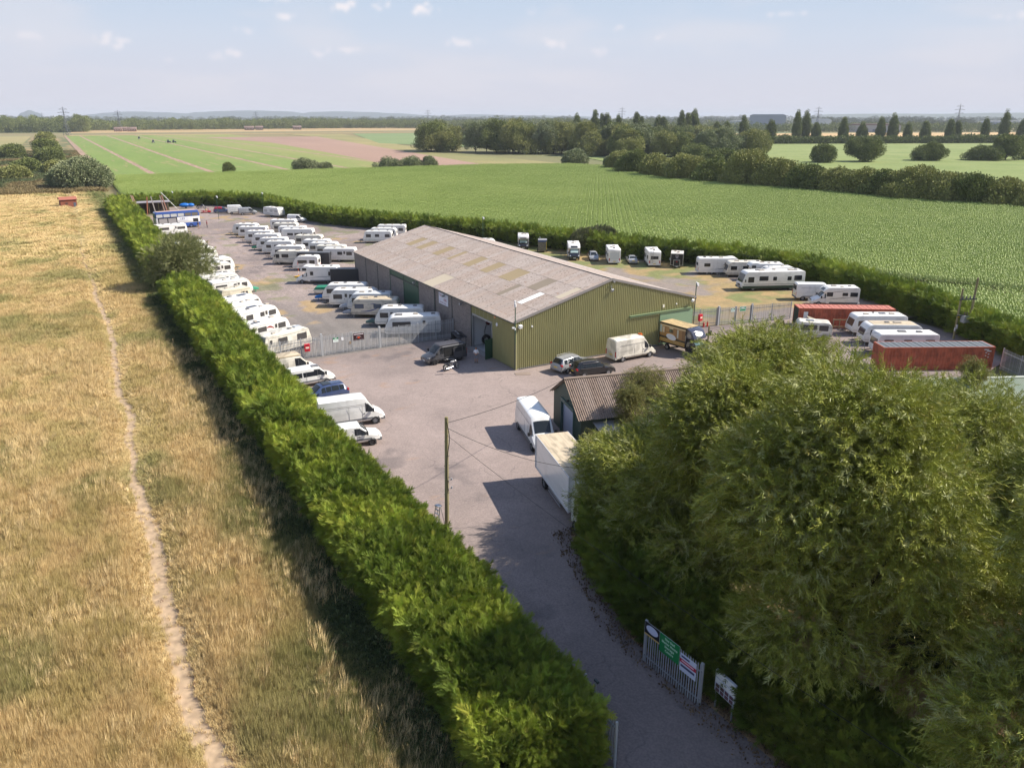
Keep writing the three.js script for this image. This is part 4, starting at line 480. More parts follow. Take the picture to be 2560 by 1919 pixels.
// middle double row: noses to the aisle
{
  const A = 30, G = 'caravans in the middle double row';
  const vt = (k) => [[-1.4 + 0.2 * (k % 3), 0.2, 0.45, 0.42, k % 2 ? ventDark : vent], [0.5, 0, 0.7, 0.5], [1.6 - 0.1 * k % 2, -0.3, 0.4, 0.4]];
  const row = [
    [32.6, -190.9, { L: 6.0, nose: 'round' }, 'white round-nosed caravan at the far end of the middle row by the open gravel'],
    [32.9, -185.5, { L: 6.4, nose: 'square', H: 2.5, wins: [[1.7, 2.6, 1.35, 1.85], [-0.2, 0.5, 1.35, 1.85], [-2.6, -1.9, 1.35, 1.85]] }, 'boxy white caravan with square front, second from the far end of the middle row'],
    [32.6, -177.2, { L: 6.2, nose: 'classic' }, 'white caravan with upright nose, third from the far end of the middle row'],
    [32.9, -171.5, { L: 6.0, nose: 'classic', accent: slate }, 'white caravan with grey waistline, fourth from the far end of the middle row'],
    [32.6, -165.2, { L: 6.2, nose: 'modern', accent: slate, cover: [0.05, 0.3, 0.15] }, 'white caravan with sloping nose and small green hitch cover in the middle row'],
    [32.6, -160.2, { L: 6.2, nose: 'modern', accent: slate }, 'white caravan with sloping nose, sixth from the far end of the middle row'],
    [32.7, -153.2, { L: 6.3, nose: 'modern', accent: navy }, 'white caravan tucked behind the old coach motorhome in the middle row'],
    [33.4, -139.4, { L: 4.6, nose: 'modern', W: 2.1, accent: slate }, 'small white caravan beside the dark box trailer in the middle row'],
  ];
  row.forEach(([x, z, s, label], k) => { const spec = { m: gel, vents: vt(k), wins: s.wins ?? [[s.L / 2 - 1.9, s.L / 2 - 1.0, 1.32, 1.85], [-0.3, 0.5, 1.4, 1.85], [-s.L / 2 + 0.6, -s.L / 2 + 1.5, 1.32, 1.85]], doorSide: k % 2 ? 1 : -1, ...s }; const [cx, cz] = fromCorner(x, z, A + 180, 1, spec.L, 2.24); veh('caravan', label, 'caravan', cx, cz, A + 180, caravan, spec, G); });
  // second line, tails to the first
  const back = [[42.2, -194.5, 'square'], [41.0, -187.5, 'classic'], [40.9, -181, 'square'], [40.2, -175, 'square'], [40.4, -165.4, 'classic'], [40.0, -158.4, 'round'], [40.2, -154, 'round'], [40.4, -149.6, 'classic'], [40.8, -145.4, 'square']];
  const bl = ['boxy white caravan at the far end of the rear middle row', 'white caravan second from the far end of the rear middle row', 'boxy white caravan third from the far end of the rear middle row', 'large boxy white caravan with long side windows in the rear middle row', 'white caravan behind the row of sloping noses, with raised roof edge', 'white round-backed caravan in the rear middle row', 'white caravan seventh from the far end of the rear middle row', 'white caravan eighth from the far end of the rear middle row', 'boxy white caravan behind the old coach motorhome'];
  back.forEach(([x, z, nose], k) => { const L = 6.2 + (k === 3 ? 0.8 : 0), spec = { L, nose, m: k % 3 === 1 ? oldWhite : gel, vents: vt(k), H: k === 3 ? 2.75 : 2.55, wins: k === 3 ? [[-2.2, -1.0, 1.4, 1.85], [-0.6, 0.6, 1.4, 1.85], [1.0, 2.2, 1.4, 1.85]] : undefined }; const [cx, cz] = fromCorner(x, z, A, -1, L, 2.24); veh('caravan', bl[k], 'caravan', cx, cz, A, caravan, spec, 'caravans in the rear middle row'); });
  { const [cx, cz] = fromCorner(31.7, -147.2, A + 180, 1, 6.4, 2.2); veh('motorhome', 'old cream coach motorhome with large flat windscreen in the middle row', 'motorhome', cx, cz, A + 180, coach, { L: 6.4, H: 2.55, W: 2.2, m: oldWhite, wins: [[0.2, 1.4, 1.4, 1.95], [-2.6, -1.4, 1.4, 1.95], [1.9, 2.5, 1.3, 1.95]], wh: [2.0, -1.8], line: slate, vents: [[0.6, 0, 0.5, 0.5], [-1.4, 0.2, 0.9, 0.5], [2, 0, 0.4, 0.4]] }); }
  { const [cx, cz] = fromCorner(30.9, -127.6, A + 180, 1, 7.0, 2.28); veh('motorhome', 'white over-cab motorhome facing the aisle between two dark box trailers', 'motorhome', cx, cz, A + 180, motorhome, { L: 7.0, over: 'luton', accent: slate, wins: [[0.55, 1.0, 1.45, 2.0], [-2.9, -2.0, 1.4, 2.0]], door: -0.1, awning: true }); }
  // dark box trailers
  for (const [x, z, L, label] of [[35.3, -142.8, 5.8, 'long dark grey box trailer beside the small caravan in the middle row'], [35.7, -123.9, 5.9, 'long dark grey box trailer at the barn corner beside the over-cab motorhome']]) {
    const [cx, cz] = fromCorner(x, z, A + 180, 1, L, 1.5), o = thing('box_trailer', label, 'trailer', [cx, 0, cz], heading(A + 180), 'dark box trailers');
    part('box', bx(L, 2.05, 1.5, 0, 1.55, 0), mat([0.03, 0.03, 0.036], 0.45), o); part('box_edge', merge([bx(L + 0.06, 0.06, 1.56, 0, 2.6, 0), bx(L + 0.06, 0.07, 1.56, 0, 0.5, 0), ...[-1, 1].flatMap((s) => [-1, 1].map((t) => bx(0.07, 2.05, 0.07, s * L / 2, 1.55, t * 0.74)))]), mat([0.10, 0.10, 0.11], 0.5), o);
    for (const xx of [-0.4, 0.4]) for (const s of [1, -1]) wheel(o, xx, s * 0.72, 0.3, steelRim, 0.18, false); part('drawbar', beam(V(L / 2, 0.45, 0), V(L / 2 + 1.2, 0.42, 0), 0.08, 0.08), steelDark, o); part('chassis', bx(L * 0.95, 0.1, 1.1, 0, 0.42, 0), steelDark, o);
  }
  { const o = thing('kayak', 'yellow kayak lying beside the over-cab motorhome', 'kayak', [33.4, 0.12, -132.4], heading(35)); part('hull', new THREE.SphereGeometry(1, 20, 10).scale(1.7, 0.2, 0.33), mat([0.75, 0.42, 0.01], 0.4), o); part('cockpit', new THREE.TorusGeometry(0.3, 0.03, 6, 16).rotateX(Math.PI / 2).scale(1.3, 1, 0.7).translate(0, 0.19, 0), black, o); }
  { const o = thing('marker_pole', 'thin red and white marker pole by the small caravan', 'pole', [32.9, 0, -133.4]); for (let k = 0; k < 5; k++) part('band', cyl(0.035, 0.035, 0.5, 0, 0.25 + k * 0.5, 0, 6), k % 2 ? white : mat([0.6, 0.08, 0.03], 0.5), o); }
}
// row along the barn's left wall
{
  const A = 29, G = 'caravans along the barn wall';
  const row = [
    [30.9, -112.4, { L: 6.6, nose: 'modern', cover: [0.02, 0.17, 0.5] }, 28, 'white caravan with bright blue hitch cover along the barn wall'],
    [30.7, -108.3, { L: 7.0, nose: 'round', accent: teal, sw: [[[2.9, 1.2], [1.7, 1.4], 0.05, 0.06]], wins: [[1.6, 2.8, 1.3, 1.9], [-0.6, 0.5, 1.35, 1.9], [-2.9, -2.0, 1.35, 1.9]], door: 1.0 }, 29, 'white caravan with round nose and teal flash, next to the blue hitch cover'],
    [32.2, -104.6, { L: 6.2, nose: 'modern', m: greyWhite, accent: teal, sw: [[[2.7, 1.3], [1.2, 2.1], 0.2, 0.14]], cover: [0.45, 0.46, 0.48] }, 29, 'silver-grey caravan with sloping nose and grey hitch cover along the barn wall'],
    [31.5, -100.9, { L: 6.6, nose: 'classic', m: mat([0.66, 0.62, 0.56], 0.4, { map: grime }), roofM: tanRoof, accent: navy, sw: [[[1.9, 0.95], [-0.9, 1.7], -0.28, 0.16], [[0.6, 1.95], [-0.9, 1.55], 0.18, 0.1]], glassM: mat([0.10, 0.12, 0.16], 0.15), wins: [[1.5, 2.7, 1.35, 1.9], [-0.9, 0.1, 1.4, 1.9]], door: -1.6, cover: [0.4, 0.4, 0.42] }, 30, 'beige-sided caravan with sweeping navy swoosh along the barn wall'],
    [32.6, -94.4, { L: 6.4, nose: 'modern', cover: [0.10, 0.16, 0.14], awning: 0 }, 28, 'white caravan with dark green hitch cover, second from the fence by the barn'],
    [32.0, -89.1, { L: 7.0, nose: 'modern', accent: slate, sw: [[[2.9, 1.1], [0.9, 1.5], 0.2, 0.12]], wins: [[0.3, 2.5, 1.35, 1.9]], door: -1.4, awning: 1, vents: [[1.7, 0, 0.9, 0.6, ventDark], [-0.4, 0.2, 0.55, 0.5], [-2.6, 0.1, 0.5, 0.5, ventDark]] }, 22, 'white caravan with roll-out awning just behind the palisade fence beside the barn'],
  ];
  row.forEach(([x, z, s, a, label], k) => { const spec = { m: gel, H: 2.58, doorSide: -1, vents: [[s.L / 2 - 2.0, 0, 0.7, 0.5], [0, 0.3, 0.45, 0.42, ventDark], [-s.L / 2 + 1.2, 0.1, 0.5, 0.45, k % 2 ? vent : ventDark]], ...s, door: s.door === undefined ? undefined : s.door }; if (s.door !== undefined) spec.doorSide = -1; const [cx, cz] = fromCorner(x, z, a + 180, 1, spec.L, 2.24); veh('caravan', label, 'caravan', cx, cz, a + 180, caravan, spec, G); });
  { const o = thing('camping_trailer', 'low cream trailer tent under a green cover by the barn row', 'trailer', [32.8, 0, -117.6], heading(209)); part('tub', prism([[1.5, 0.35], [1.6, 0.85], [-1.5, 0.85], [-1.5, 0.35]], 0.08, 1.7), oldWhite, o); part('cover', prism([[1.55, 0.86], [1.2, 1.25], [-1.1, 1.3], [-1.5, 0.86]], 0.15, 1.76, 0.08), mat([0.015, 0.20, 0.11], 0.6), o); for (const s of [1, -1]) wheel(o, 0, s * 0.82, 0.27, steelRim, 0.16, false); part('drawbar', beam(V(1.5, 0.42, 0), V(2.6, 0.42, 0), 0.08, 0.08), galv, o); }
}
// vans and cars in the front yard
const roofRack = (o, { H, W, x0 }) => part('roof_bars', merge([-0.9, 0.1, 1.0].map((x) => bx(0.05, 0.05, W * 1.7, x - 0.6, H + 0.08, 0))), galv, o);
veh('panel_van', 'large white high-roof panel van parked nose out from the left hedge', 'van', 19.1, -63.4, 6, van, { L: 5.9, H: 2.62, W: 1.0, m: white, hood: 0.85, cowl: 1.36, belt: 1.22, r: 0.36 });
veh('panel_van', 'small white car-derived van, nearest of those along the left hedge', 'van', 17.9, -58.8, 7, van, { L: 4.4, H: 1.83, W: 0.9, m: white, hood: 1.0, cowl: 1.12, belt: 1.02, r: 0.3, cab: 1.2, roofFront: 1.8, frontO: 0.85, rearO: 0.85, rim: DARKRIM });
veh('minibus', 'white window minibus with dark glass beside the palisade fence', 'van', 18.9, -75.9, -3, van, { L: 4.9, H: 1.97, W: 0.95, m: white, hood: 0.8, cowl: 1.18, belt: 1.08, r: 0.32, rim: alloy, sideWin: [[0.08, 0.42, 1.12, 1.62], [0.46, 0.9, 1.12, 1.62]], rearWin: 0.6, frontO: 0.95, extra: [(o, q) => part('roof_vent', bx(0.7, 0.08, 0.5, 0.5, q.H + 0.05, 0.3), ventDark, o)] });
veh('camper_van', 'white camper van with pale pop-top roof against the palisade fence', 'van', 18.0, -79.9, -6, van, { L: 5.1, H: 2.25, W: 0.97, m: oldWhite, hood: 0.8, cowl: 1.2, belt: 1.1, r: 0.32, sideWin: [[0.1, 0.45, 1.15, 1.6]], extra: [(o, q) => part('pop_top', prism([[1.0, q.H], [0.8, q.H + 0.14], [-2.1, q.H + 0.16], [-2.3, q.H]], 0.06, 1.6, 0.04), tanRoof, o)] });
{ const o = thing('suv', 'dark blue estate SUV backed out beside the big high-roof van', 'car', [18.7, 0, -70.5], heading(174)); car({ ...SUV, m: bluePaint, roofRail: blackTrim, sunroof: true }, o); }
{ const o = thing('hatchback', 'white car mostly hidden between the hedge and the high-roof van', 'car', [16.9, 0, -67.2], heading(190)); car({ ...ESTATE, m: white }, o); }
{ // grey camper with its side door open
  const o = veh('camper_van', 'metallic dark grey camper van with its sliding side door open by the barn', 'van', 34.3, -76.6, 176, van, { L: 5.0, H: 1.96, W: 0.95, m: greyPaint, hood: 0.85, cowl: 1.14, belt: 1.06, r: 0.34, rim: DARKRIM, trim: greyPaint, frontO: 0.95, sideWin: [[0.04, 0.34, 1.14, 1.62]], rearWin: 0.5 });
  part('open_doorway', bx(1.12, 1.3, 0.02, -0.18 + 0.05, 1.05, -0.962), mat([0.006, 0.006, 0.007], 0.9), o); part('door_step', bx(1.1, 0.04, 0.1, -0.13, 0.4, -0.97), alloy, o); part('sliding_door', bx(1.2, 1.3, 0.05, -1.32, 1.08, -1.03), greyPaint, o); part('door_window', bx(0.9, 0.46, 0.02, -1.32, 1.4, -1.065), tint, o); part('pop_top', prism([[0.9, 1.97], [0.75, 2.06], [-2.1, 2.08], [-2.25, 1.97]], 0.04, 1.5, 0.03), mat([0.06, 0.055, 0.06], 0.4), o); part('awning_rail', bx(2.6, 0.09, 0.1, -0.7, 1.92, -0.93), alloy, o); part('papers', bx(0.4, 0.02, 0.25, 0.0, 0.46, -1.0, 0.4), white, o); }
{ const o = thing('suv', 'silver SUV parked against the olive gable, left of the black SUV', 'car', [45.2, 0, -66.9], heading(-9)); car({ ...SUV, m: silver, bm: greyTrim, roofRail: alloy }, o); }
{ const o = thing('suv', 'black SUV parked in front of the olive gable behind the shed roof', 'car', [46.1, 0, -64.3], heading(8)); car({ ...SUV, m: blackPaint, roofRail: alloy, rim: alloy }, o); for (const s of [1, -1]) part('window_trim', merge([bx(2.6, 0.03, 0.02, -0.55, 1.07, s * 0.965), bx(1.9, 0.03, 0.02, -0.6, 1.56, s * 0.8)]), chrome, o); }
veh('panel_van', 'white high-roof van with orange beacon parked along the olive gable', 'van', 53.5, -67.2, -1, van, { L: 5.8, H: 2.56, W: 0.99, m: oldWhite, hood: 0.85, cowl: 1.36, belt: 1.22, r: 0.35, trim: oldWhite, rim: alloy, extra: [(o, q) => part('beacon', merge([bx(0.28, 0.12, 0.5, 1.2, q.H + 0.06, 0), cyl(0.1, 0.08, 0.12, 1.2, q.H + 0.16, 0.1, 10)]), mat([0.65, 0.13, 0.01], 0.3), o)] });
veh('panel_van', 'long white van parked beside the green shed doors', 'van', 31.75, -52.3, 106, van, { L: 6.7, H: 2.7, W: 1.0, m: white, hood: 0.8, cowl: 1.4, belt: 1.22, r: 0.36, trim: charcoal });
// box-body lorry under the willow
{
  const o = thing('box_lorry', 'white box lorry with dusty tan roof parked under the willow', 'lorry', [27.95, 0, -41.3], heading(104)), L = 7.4, W = 2.5;
  part('box', bx(L, 2.6, W, -0.35, 2.32, 0), white, o); part('box_roof', bx(L - 0.02, 0.03, W - 0.04, -0.35, 3.635, 0), tanRoof, o); part('box_trim', merge([...[-1, 1].flatMap((s) => [bx(L + 0.06, 0.09, 0.06, -0.35, 3.6, s * W / 2), bx(L + 0.06, 0.12, 0.06, -0.35, 1.05, s * W / 2)]), ...[-1, 1].flatMap((s) => [-1, 1].map((t) => bx(0.1, 2.6, 0.1, -0.35 + t * L / 2, 2.32, s * W / 2)))]), mat([0.55, 0.55, 0.56], 0.4), o);
  part('box_hatch', bx(0.9, 1.1, 0.02, 2.6, 1.75, W / 2 + 0.008), white, o); part('chassis', merge([bx(9, 0.22, 0.9, 0.3, 0.85, 0)]), steelDark, o); for (const s of [1, -1]) part('side_guard', merge([bx(2.6, 0.12, 0.05, 0.2, 0.75, s * 1.18), bx(2.6, 0.12, 0.05, 0.2, 0.5, s * 1.18)]), alloy, o);
  part('cab', prism([[3.45, 0.5], [5.25, 0.5], [5.3, 1.3], [5.0, 2.35], [4.7, 2.55], [3.45, 2.55]], 0.12, 2.2, 0.08), white, o); part('windscreen', endPane([[3.45, 0.5], [5.25, 0.5], [5.3, 1.3], [5.0, 2.35], [4.7, 2.55], [3.45, 2.55]], 0.12, 1.45, 2.25, 1, 1.95), glass, o); part('wind_deflector', prism([[3.5, 2.56], [4.7, 2.56], [3.7, 3.4], [3.5, 3.4]], 0.06, 1.9, 0.06), white, o);
  for (const x of [-2.4, 4.3]) for (const s of [1, -1]) wheel(o, x, s * 1.0, 0.44, steelRim, 0.32, false); for (const s of [1, -1]) { part('tail_light', bx(0.08, 0.14, 0.4, -4.06, 0.9, s * 0.9), redLens, o); part('mirror', bx(0.1, 0.5, 0.2, 4.9, 1.9, s * 1.35), blackTrim, o); }
}
// printed Luton van
{
  const o = thing('luton_van', 'black Luton van with a printed kitchen picture on its side', 'van', [60.35, 0, -65.9], heading(83)), W = 2.1;
  const ad = canvasTex(1024, 620, (c, w, h) => { c.fillStyle = '#8a6a48'; c.fillRect(0, 0, w, h); const g = (x, y, a, b, f) => { c.fillStyle = f; c.fillRect(x, y, a, b); }; g(0, 0, w, 60, '#c9b28c'); g(0, 40, 90, 330, '#a9b6b0'); g(90, 60, 120, 300, '#b08a5c'); g(120, 90, 60, 200, '#c7c0ae'); g(250, 90, 130, 130, '#a8835a'); g(380, 60, 160, 50, '#cdbf9e'); g(390, 110, 140, 130, '#3a3428'); g(405, 125, 50, 100, '#5e6a5c'); g(470, 125, 50, 100, '#4c4638'); g(250, 260, 400, 40, '#b98b52'); g(570, 90, 90, 200, '#9a744c'); g(700, 80, 60, 290, '#b9b8ae'); g(770, 60, 130, 330, '#93704a'); g(900, 60, 124, 330, '#7d5c3c'); g(0, 300, 300, 110, '#9c7644'); g(0, 420, w, 60, '#0c0b0b'); g(0, 480, w, 140, '#a5854c'); c.fillStyle = '#cfd2dc'; c.beginPath(); c.ellipse(470, 395, 200, 105, 0.12, 0, 7); c.fill(); c.fillStyle = '#7a7480'; c.font = '34px serif'; c.fillText('~~~~~~~~~', 360, 385); c.fillText('~~~~~~', 400, 430); c.fillStyle = '#e8e4d8'; c.font = 'bold 62px serif'; c.fillText('~ ~~~~~~~', 90, 570); c.fillText('~~~~~~~', 560, 570); c.font = '30px sans-serif'; c.fillText('~~~~~~~~~~~~~', 40, 462); c.fillText('~~~~~~~~~', 740, 462); });
  part('box', prism([[-3.2, 0.85], [1.0, 0.85], [1.0, 3.2], [-3.2, 3.2]], 0.03, W, 0.02), blackPaint, o); part('box_roof', bx(4.05, 0.03, W - 0.08, -1.1, 3.215, 0), mat([0.52, 0.40, 0.22], 0.8, { map: grime }), o); part('roof_rib', merge([0, 1, 2, 3, 4, 5].map((k) => bx(0.04, 0.02, W - 0.1, -2.9 + k * 0.7, 3.24, 0))), mat([0.46, 0.35, 0.2], 0.8), o);
  for (const s of [1, -1]) { const g = new THREE.PlaneGeometry(3.9, 2.05); if (s < 0) g.rotateY(Math.PI); g.translate(-1.1, 1.98, s * (W / 2 + 0.012)); part('printed_side', g, mat('#ffffff', 0.45, { map: ad }), o); }
  const pod = [[1.0, 2.0], [2.2, 2.02], [2.15, 2.3], [1.7, 2.95], [1.0, 3.22]]; part('luton_pod', prism(pod, 0.12, W, 0.08), paint([0.05, 0.055, 0.09], 0.15), o); { const e = new THREE.CircleGeometry(0.5, 24).scale(1.25, 0.62, 1).rotateY(Math.PI / 2).rotateZ(0.62).translate(1.98, 2.62, 0); part('oval_sign', e, white, o); }
  const st = [[0.9, 0.42, 1.12, 1.95, 0.98, 0.98, 0.84], [1.45, 0.4, 1.12, 2.02, 0.98, 0.98, 0.84], [2.35, 0.4, 1.15, 1.3, 0.97, 0.97, 0.8], [3.2, 0.42, 0.85, 1.0, 0.94, 0.92, 0.72], [3.45, 0.46, 0.65, 0.76, 0.8, 0.8, 0.6]], cab = loft(st); part('cab', cab.geo, blackPaint, o); part('windscreen', screen(cab.rings, 1, 0.04, 0.93), mat([0.10, 0.16, 0.17], 0.05), o);
  for (const s of [1, -1]) { part('cab_window', merge([panel(cab.rings, 1, 3, 0, 0.62, 0.06, 0.82, s), panel(cab.rings, 0, 3, 0.1, 1, 0.06, 0.85, s)]), glass, o); part('mirror', bx(0.14, 0.42, 0.2, 2.15, 1.6, s * 1.2), blackTrim, o); part('headlight', bx(0.4, 0.26, 0.34, 3.12, 0.92, s * 0.68, -s * 0.5), headlamp, o); for (const x of [-1.9, 2.5]) wheel(o, x, s * 0.9, 0.35, steelRim, 0.24, false); part('tail_light', bx(0.05, 0.3, 0.12, -3.22, 0.75, s * 0.9), redLens, o); }
  part('grille', bx(0.06, 0.1, 1.0, 3.42, 0.85, 0), chrome, o); part('front_bumper', bx(0.2, 0.3, 1.7, 3.38, 0.5, 0), blackTrim, o); part('chassis', bx(5.4, 0.2, 0.9, -0.6, 0.65, 0), steelDark, o); plateAt(o, 3.5, 0.5, 1);
}
// right-hand compound, backed against the far hedge
{
  const G = 'motorhomes against the far hedge', back = -60, fwd = 120;
  veh('motorhome', 'white low-profile motorhome with black cab front seen over the barn roof, farthest along the hedge', 'motorhome', 82.4, -141.4, fwd, motorhome, { L: 6.0, H: 2.9, over: 'luton', cabM: blackPaint, screenM: blindGreen, ocM: charcoal }, G);
  veh('motorhome', 'white motorhome with black cab and silver screen cover beside the silver estate', 'motorhome', 84.7, -125.8, fwd, motorhome, { L: 6.2, H: 2.95, over: 'low', cabM: blackPaint, screenM: blindGreen }, G);
  { const o = thing('estate_car', 'silver estate car facing out between two motorhomes', 'car', [87.2, 0, -122.7], heading(fwd)); car({ ...ESTATE, m: silver }, o); }
  veh('motorhome', 'white motorhome with tall rounded rear panel beside the silver saloon', 'motorhome', 88.9, -118.8, back, motorhome, { L: 6.4, H: 2.95, over: 'luton', rearWin: false, rearPanel: greyWhite, m: gel }, G);
  { const o = thing('saloon_car', 'silver saloon car, tail towards the barn, between two motorhomes', 'car', [91.5, 0, -116.2], heading(back)); car({ ...SEDAN, m: silver }, o); }
  veh('motorhome', 'white motorhome showing its square rear window and rack, next to the black catering trailer', 'motorhome', 93.7, -113.0, back, motorhome, { L: 6.2, H: 2.95, over: 'luton', ladder: true }, G);
  { // generator trailer
    const o = thing('generator_trailer', 'weathered grey box generator trailer with blue top against the far hedge', 'trailer', [83.3, 0, -135.2], heading(fwd)); part('box', bx(2.2, 2.0, 1.7, 0, 1.4, 0), mat([0.20, 0.18, 0.15], 0.8, { map: grime }), o); part('top_band', merge([bx(2.24, 0.3, 1.74, 0, 2.3, 0)]), mat([0.05, 0.09, 0.22], 0.6), o); part('roof', bx(2.3, 0.06, 1.8, 0, 2.5, 0), mat([0.25, 0.25, 0.26], 0.6), o); part('exhaust', cyl(0.08, 0.08, 0.5, -0.6, 2.7, 0.5, 8), galv, o); for (const s of [1, -1]) wheel(o, 0, s * 0.95, 0.32, steelRim, 0.2, false); part('door_edge', bx(0.03, 1.7, 0.08, 1.115, 1.4, -0.8), mat([0.7, 0.5, 0.03], 0.5), o); }
  { // catering trailer
    const o = thing('catering_trailer', 'black catering trailer with white edging and chef hat emblem', 'trailer', [96.5, 0, -109.2], heading(132)), W = 2.2, L = 3.6;
    part('box', bx(L, 2.1, W, 0, 1.5, 0), mat([0.014, 0.014, 0.018], 0.4), o); part('roof', bx(L + 0.04, 0.05, W + 0.04, 0, 2.58, 0), mat([0.62, 0.58, 0.52], 0.6), o); part('edging', merge([...[-1, 1].flatMap((s) => [-1, 1].map((t) => bx(0.09, 2.1, 0.09, s * L / 2, 1.5, t * W / 2))), ...[-1, 1].flatMap((s) => [bx(L, 0.09, 0.09, 0, 2.52, s * W / 2), bx(0.09, 0.09, W, s * L / 2, 2.52, 0), bx(L, 0.09, 0.09, 0, 0.47, s * W / 2), bx(0.09, 0.09, W, s * L / 2, 0.47, 0)])]), alloy, o);
    part('hatch_frame', merge([bx(0.12, 0.1, 1.1, L / 2 + 0.3, 1.45, 0), bx(0.1, 1.1, 0.1, L / 2 + 0.3, 0.95, 0.55), bx(0.1, 1.1, 0.1, L / 2 + 0.3, 0.95, -0.55), bx(0.6, 0.08, 1.1, L / 2 + 0.25, 0.4, 0)]), alloy, o); part('gas_locker', bx(0.5, 0.95, 0.95, L / 2 + 0.26, 0.9, 0), black, o); part('red_badge', cyl(0.12, 0.12, 0.03, L / 2 + 0.53, 1.2, 0, 12, 'x'), redLens, o);
    part('serving_shelf', merge([bx(2.2, 0.05, 0.3, 0, 1.3, W / 2 + 0.14), bx(2.4, 0.08, 0.06, 0, 2.36, W / 2 + 0.03), bx(2.2, 0.04, 0.05, 0, 1.08, W / 2 + 0.04)]), alloy, o);
    const em = canvasTex(256, 256, (c) => { c.fillStyle = '#16161b'; c.fillRect(0, 0, 256, 256); c.strokeStyle = '#cfc4c8'; c.lineWidth = 13; c.beginPath(); c.arc(88, 92, 38, 2.3, 5.6); c.arc(128, 70, 34, 3.6, 5.9); c.arc(170, 92, 38, 3.9, 7.2); c.stroke(); c.strokeRect(92, 122, 74, 34); c.fillStyle = '#cfc4c8'; c.fillRect(62, 186, 132, 14); });
    const g = new THREE.PlaneGeometry(0.95, 0.95).rotateY(Math.PI / 2).translate(L / 2 + 0.012, 2.0, 0); part('emblem', g, mat('#ffffff', 0.5, { map: em }), o); const g2 = new THREE.PlaneGeometry(0.8, 0.9).translate(0.2, 1.85, W / 2 + 0.012); part('emblem', g2, mat('#ffffff', 0.5, { map: em }), o);
    part('roof_fan', merge([cyl(0.22, 0.26, 0.25, 0.6, 2.7, -0.2, 12), bx(0.4, 0.14, 0.4, -0.7, 2.66, 0.4)]), vent, o); for (const x of [-0.35, 0.35]) for (const s of [1, -1]) wheel(o, x, s * (W / 2 - 0.02), 0.28, WHITERIM, 0.18, false); part('drawbar', merge([beam(V(L / 2, 0.4, 0.5), V(L / 2 + 1.3, 0.4, 0), 0.08, 0.08), beam(V(L / 2, 0.4, -0.5), V(L / 2 + 1.3, 0.4, 0), 0.08, 0.08)]), galv, o);
  }
  const A = 30;
  veh('motorhome', 'long white twin-axle motorhome with dark red and black side flash beside the catering trailer', 'motorhome', 98.2, -100.0, A, motorhome, { L: 7.8, H: 2.9, over: 'luton', tag: true, accent: charcoal, sw: [[[2.2, 1.1], [-1.0, 0.95], 0.06, 0.1], [[2.4, 2.0], [0.3, 1.75], 0.0, 0.34]], wins: [[-2.9, -1.9, 1.45, 1.95]], skirtM: gel });
  veh('caravan', 'cream-white twin-axle caravan with wide front window behind the long motorhome', 'caravan', 100.1, -96.0, A + 180, caravan, { L: 6.6, nose: 'classic', H: 2.65, m: oldWhite, twin: true, glassM: tint, fw: [1.15, 2.05] });
  veh('motorhome', 'white over-cab motorhome squeezed in behind the American motorhome', 'motorhome', 100.6, -92.4, A + 180, motorhome, { L: 6.6, H: 2.95, over: 'luton' });
  veh('motorhome', 'white low-profile motorhome just behind the American motorhome, roof dome showing', 'motorhome', 99.8, -89.4, 205, motorhome, { L: 6.4, H: 2.8, over: 'low', cabM: greyPaint, vents: [[0.4, 0.1, 0.7, 0.6, white], [-1.6, 0, 0.5, 0.5]] });
  veh('motorhome', 'very long white American motorhome with green skirt and grey stripe', 'motorhome', 95.9, -86.2, 204, coach, { L: 10.3, H: 3.05, W: 2.5, m: gel, r: 0.42, lower: mat([0.02, 0.045, 0.035], 0.4), line: slate, wins: [[0.9, 2.3, 1.65, 2.3], [-0.5, 0.05, 1.65, 2.2], [-2.9, -2.3, 1.65, 2.2], [-4.6, -3.4, 1.65, 2.35], [3.2, 4.1, 1.4, 2.2]], wh: [3.2, -3.0], bumper: mat([0.02, 0.045, 0.035], 0.4), vents: [[1.6, 0, 0.9, 0.7], [2.3, 0.1, 0.5, 0.5, ventDark], [-3.2, 0, 0.9, 0.7], [-4.0, 0, 0.5, 0.5, ventDark], [-0.6, 0.4, 0.4, 0.4]] });
  veh('panel_van', 'white long panel van with black rear windows beyond the red container', 'van', 96.1, -77.6, 32, van, { L: 6.0, H: 2.55, W: 1.02, m: white, hood: 0.8, cowl: 1.36, belt: 1.2, r: 0.35, rearWin: 0.7 });
  veh('motorhome', 'white low-profile motorhome with black side pinstripes beyond the red container', 'motorhome', 95.6, -73.8, 214, motorhome, { L: 6.6, H: 2.8, over: 'low', accent: charcoal, sw: [[[1.2, 2.0], [-1.8, 2.35], 0, 0.05], [[1.2, 1.05], [-2.6, 1.35], 0.04, 0.07]], wins: [[0.5, 1.3, 1.5, 2.05], [-1.6, -0.9, 1.6, 2.0], [-3.0, -2.0, 1.5, 2.05]], ocM: glass });
  // three caravans beside the container
  const G2 = 'caravans beside the red container';
  veh('caravan', 'white caravan with brown front window parked against the red container', 'caravan', 86.9, -60.2, A + 180, caravan, { L: 7.0, nose: 'classic', H: 2.6, m: gel, glassM: mat([0.14, 0.09, 0.06], 0.12), fw: [1.2, 2.05], vents: [[1.6, -0.2, 0.6, 0.45], [-0.6, 0.2, 0.8, 0.5, solar], [-1.7, 0, 0.6, 0.45], [0.4, 0.5, 0.2, 0.2, ventDark]] }, G2);
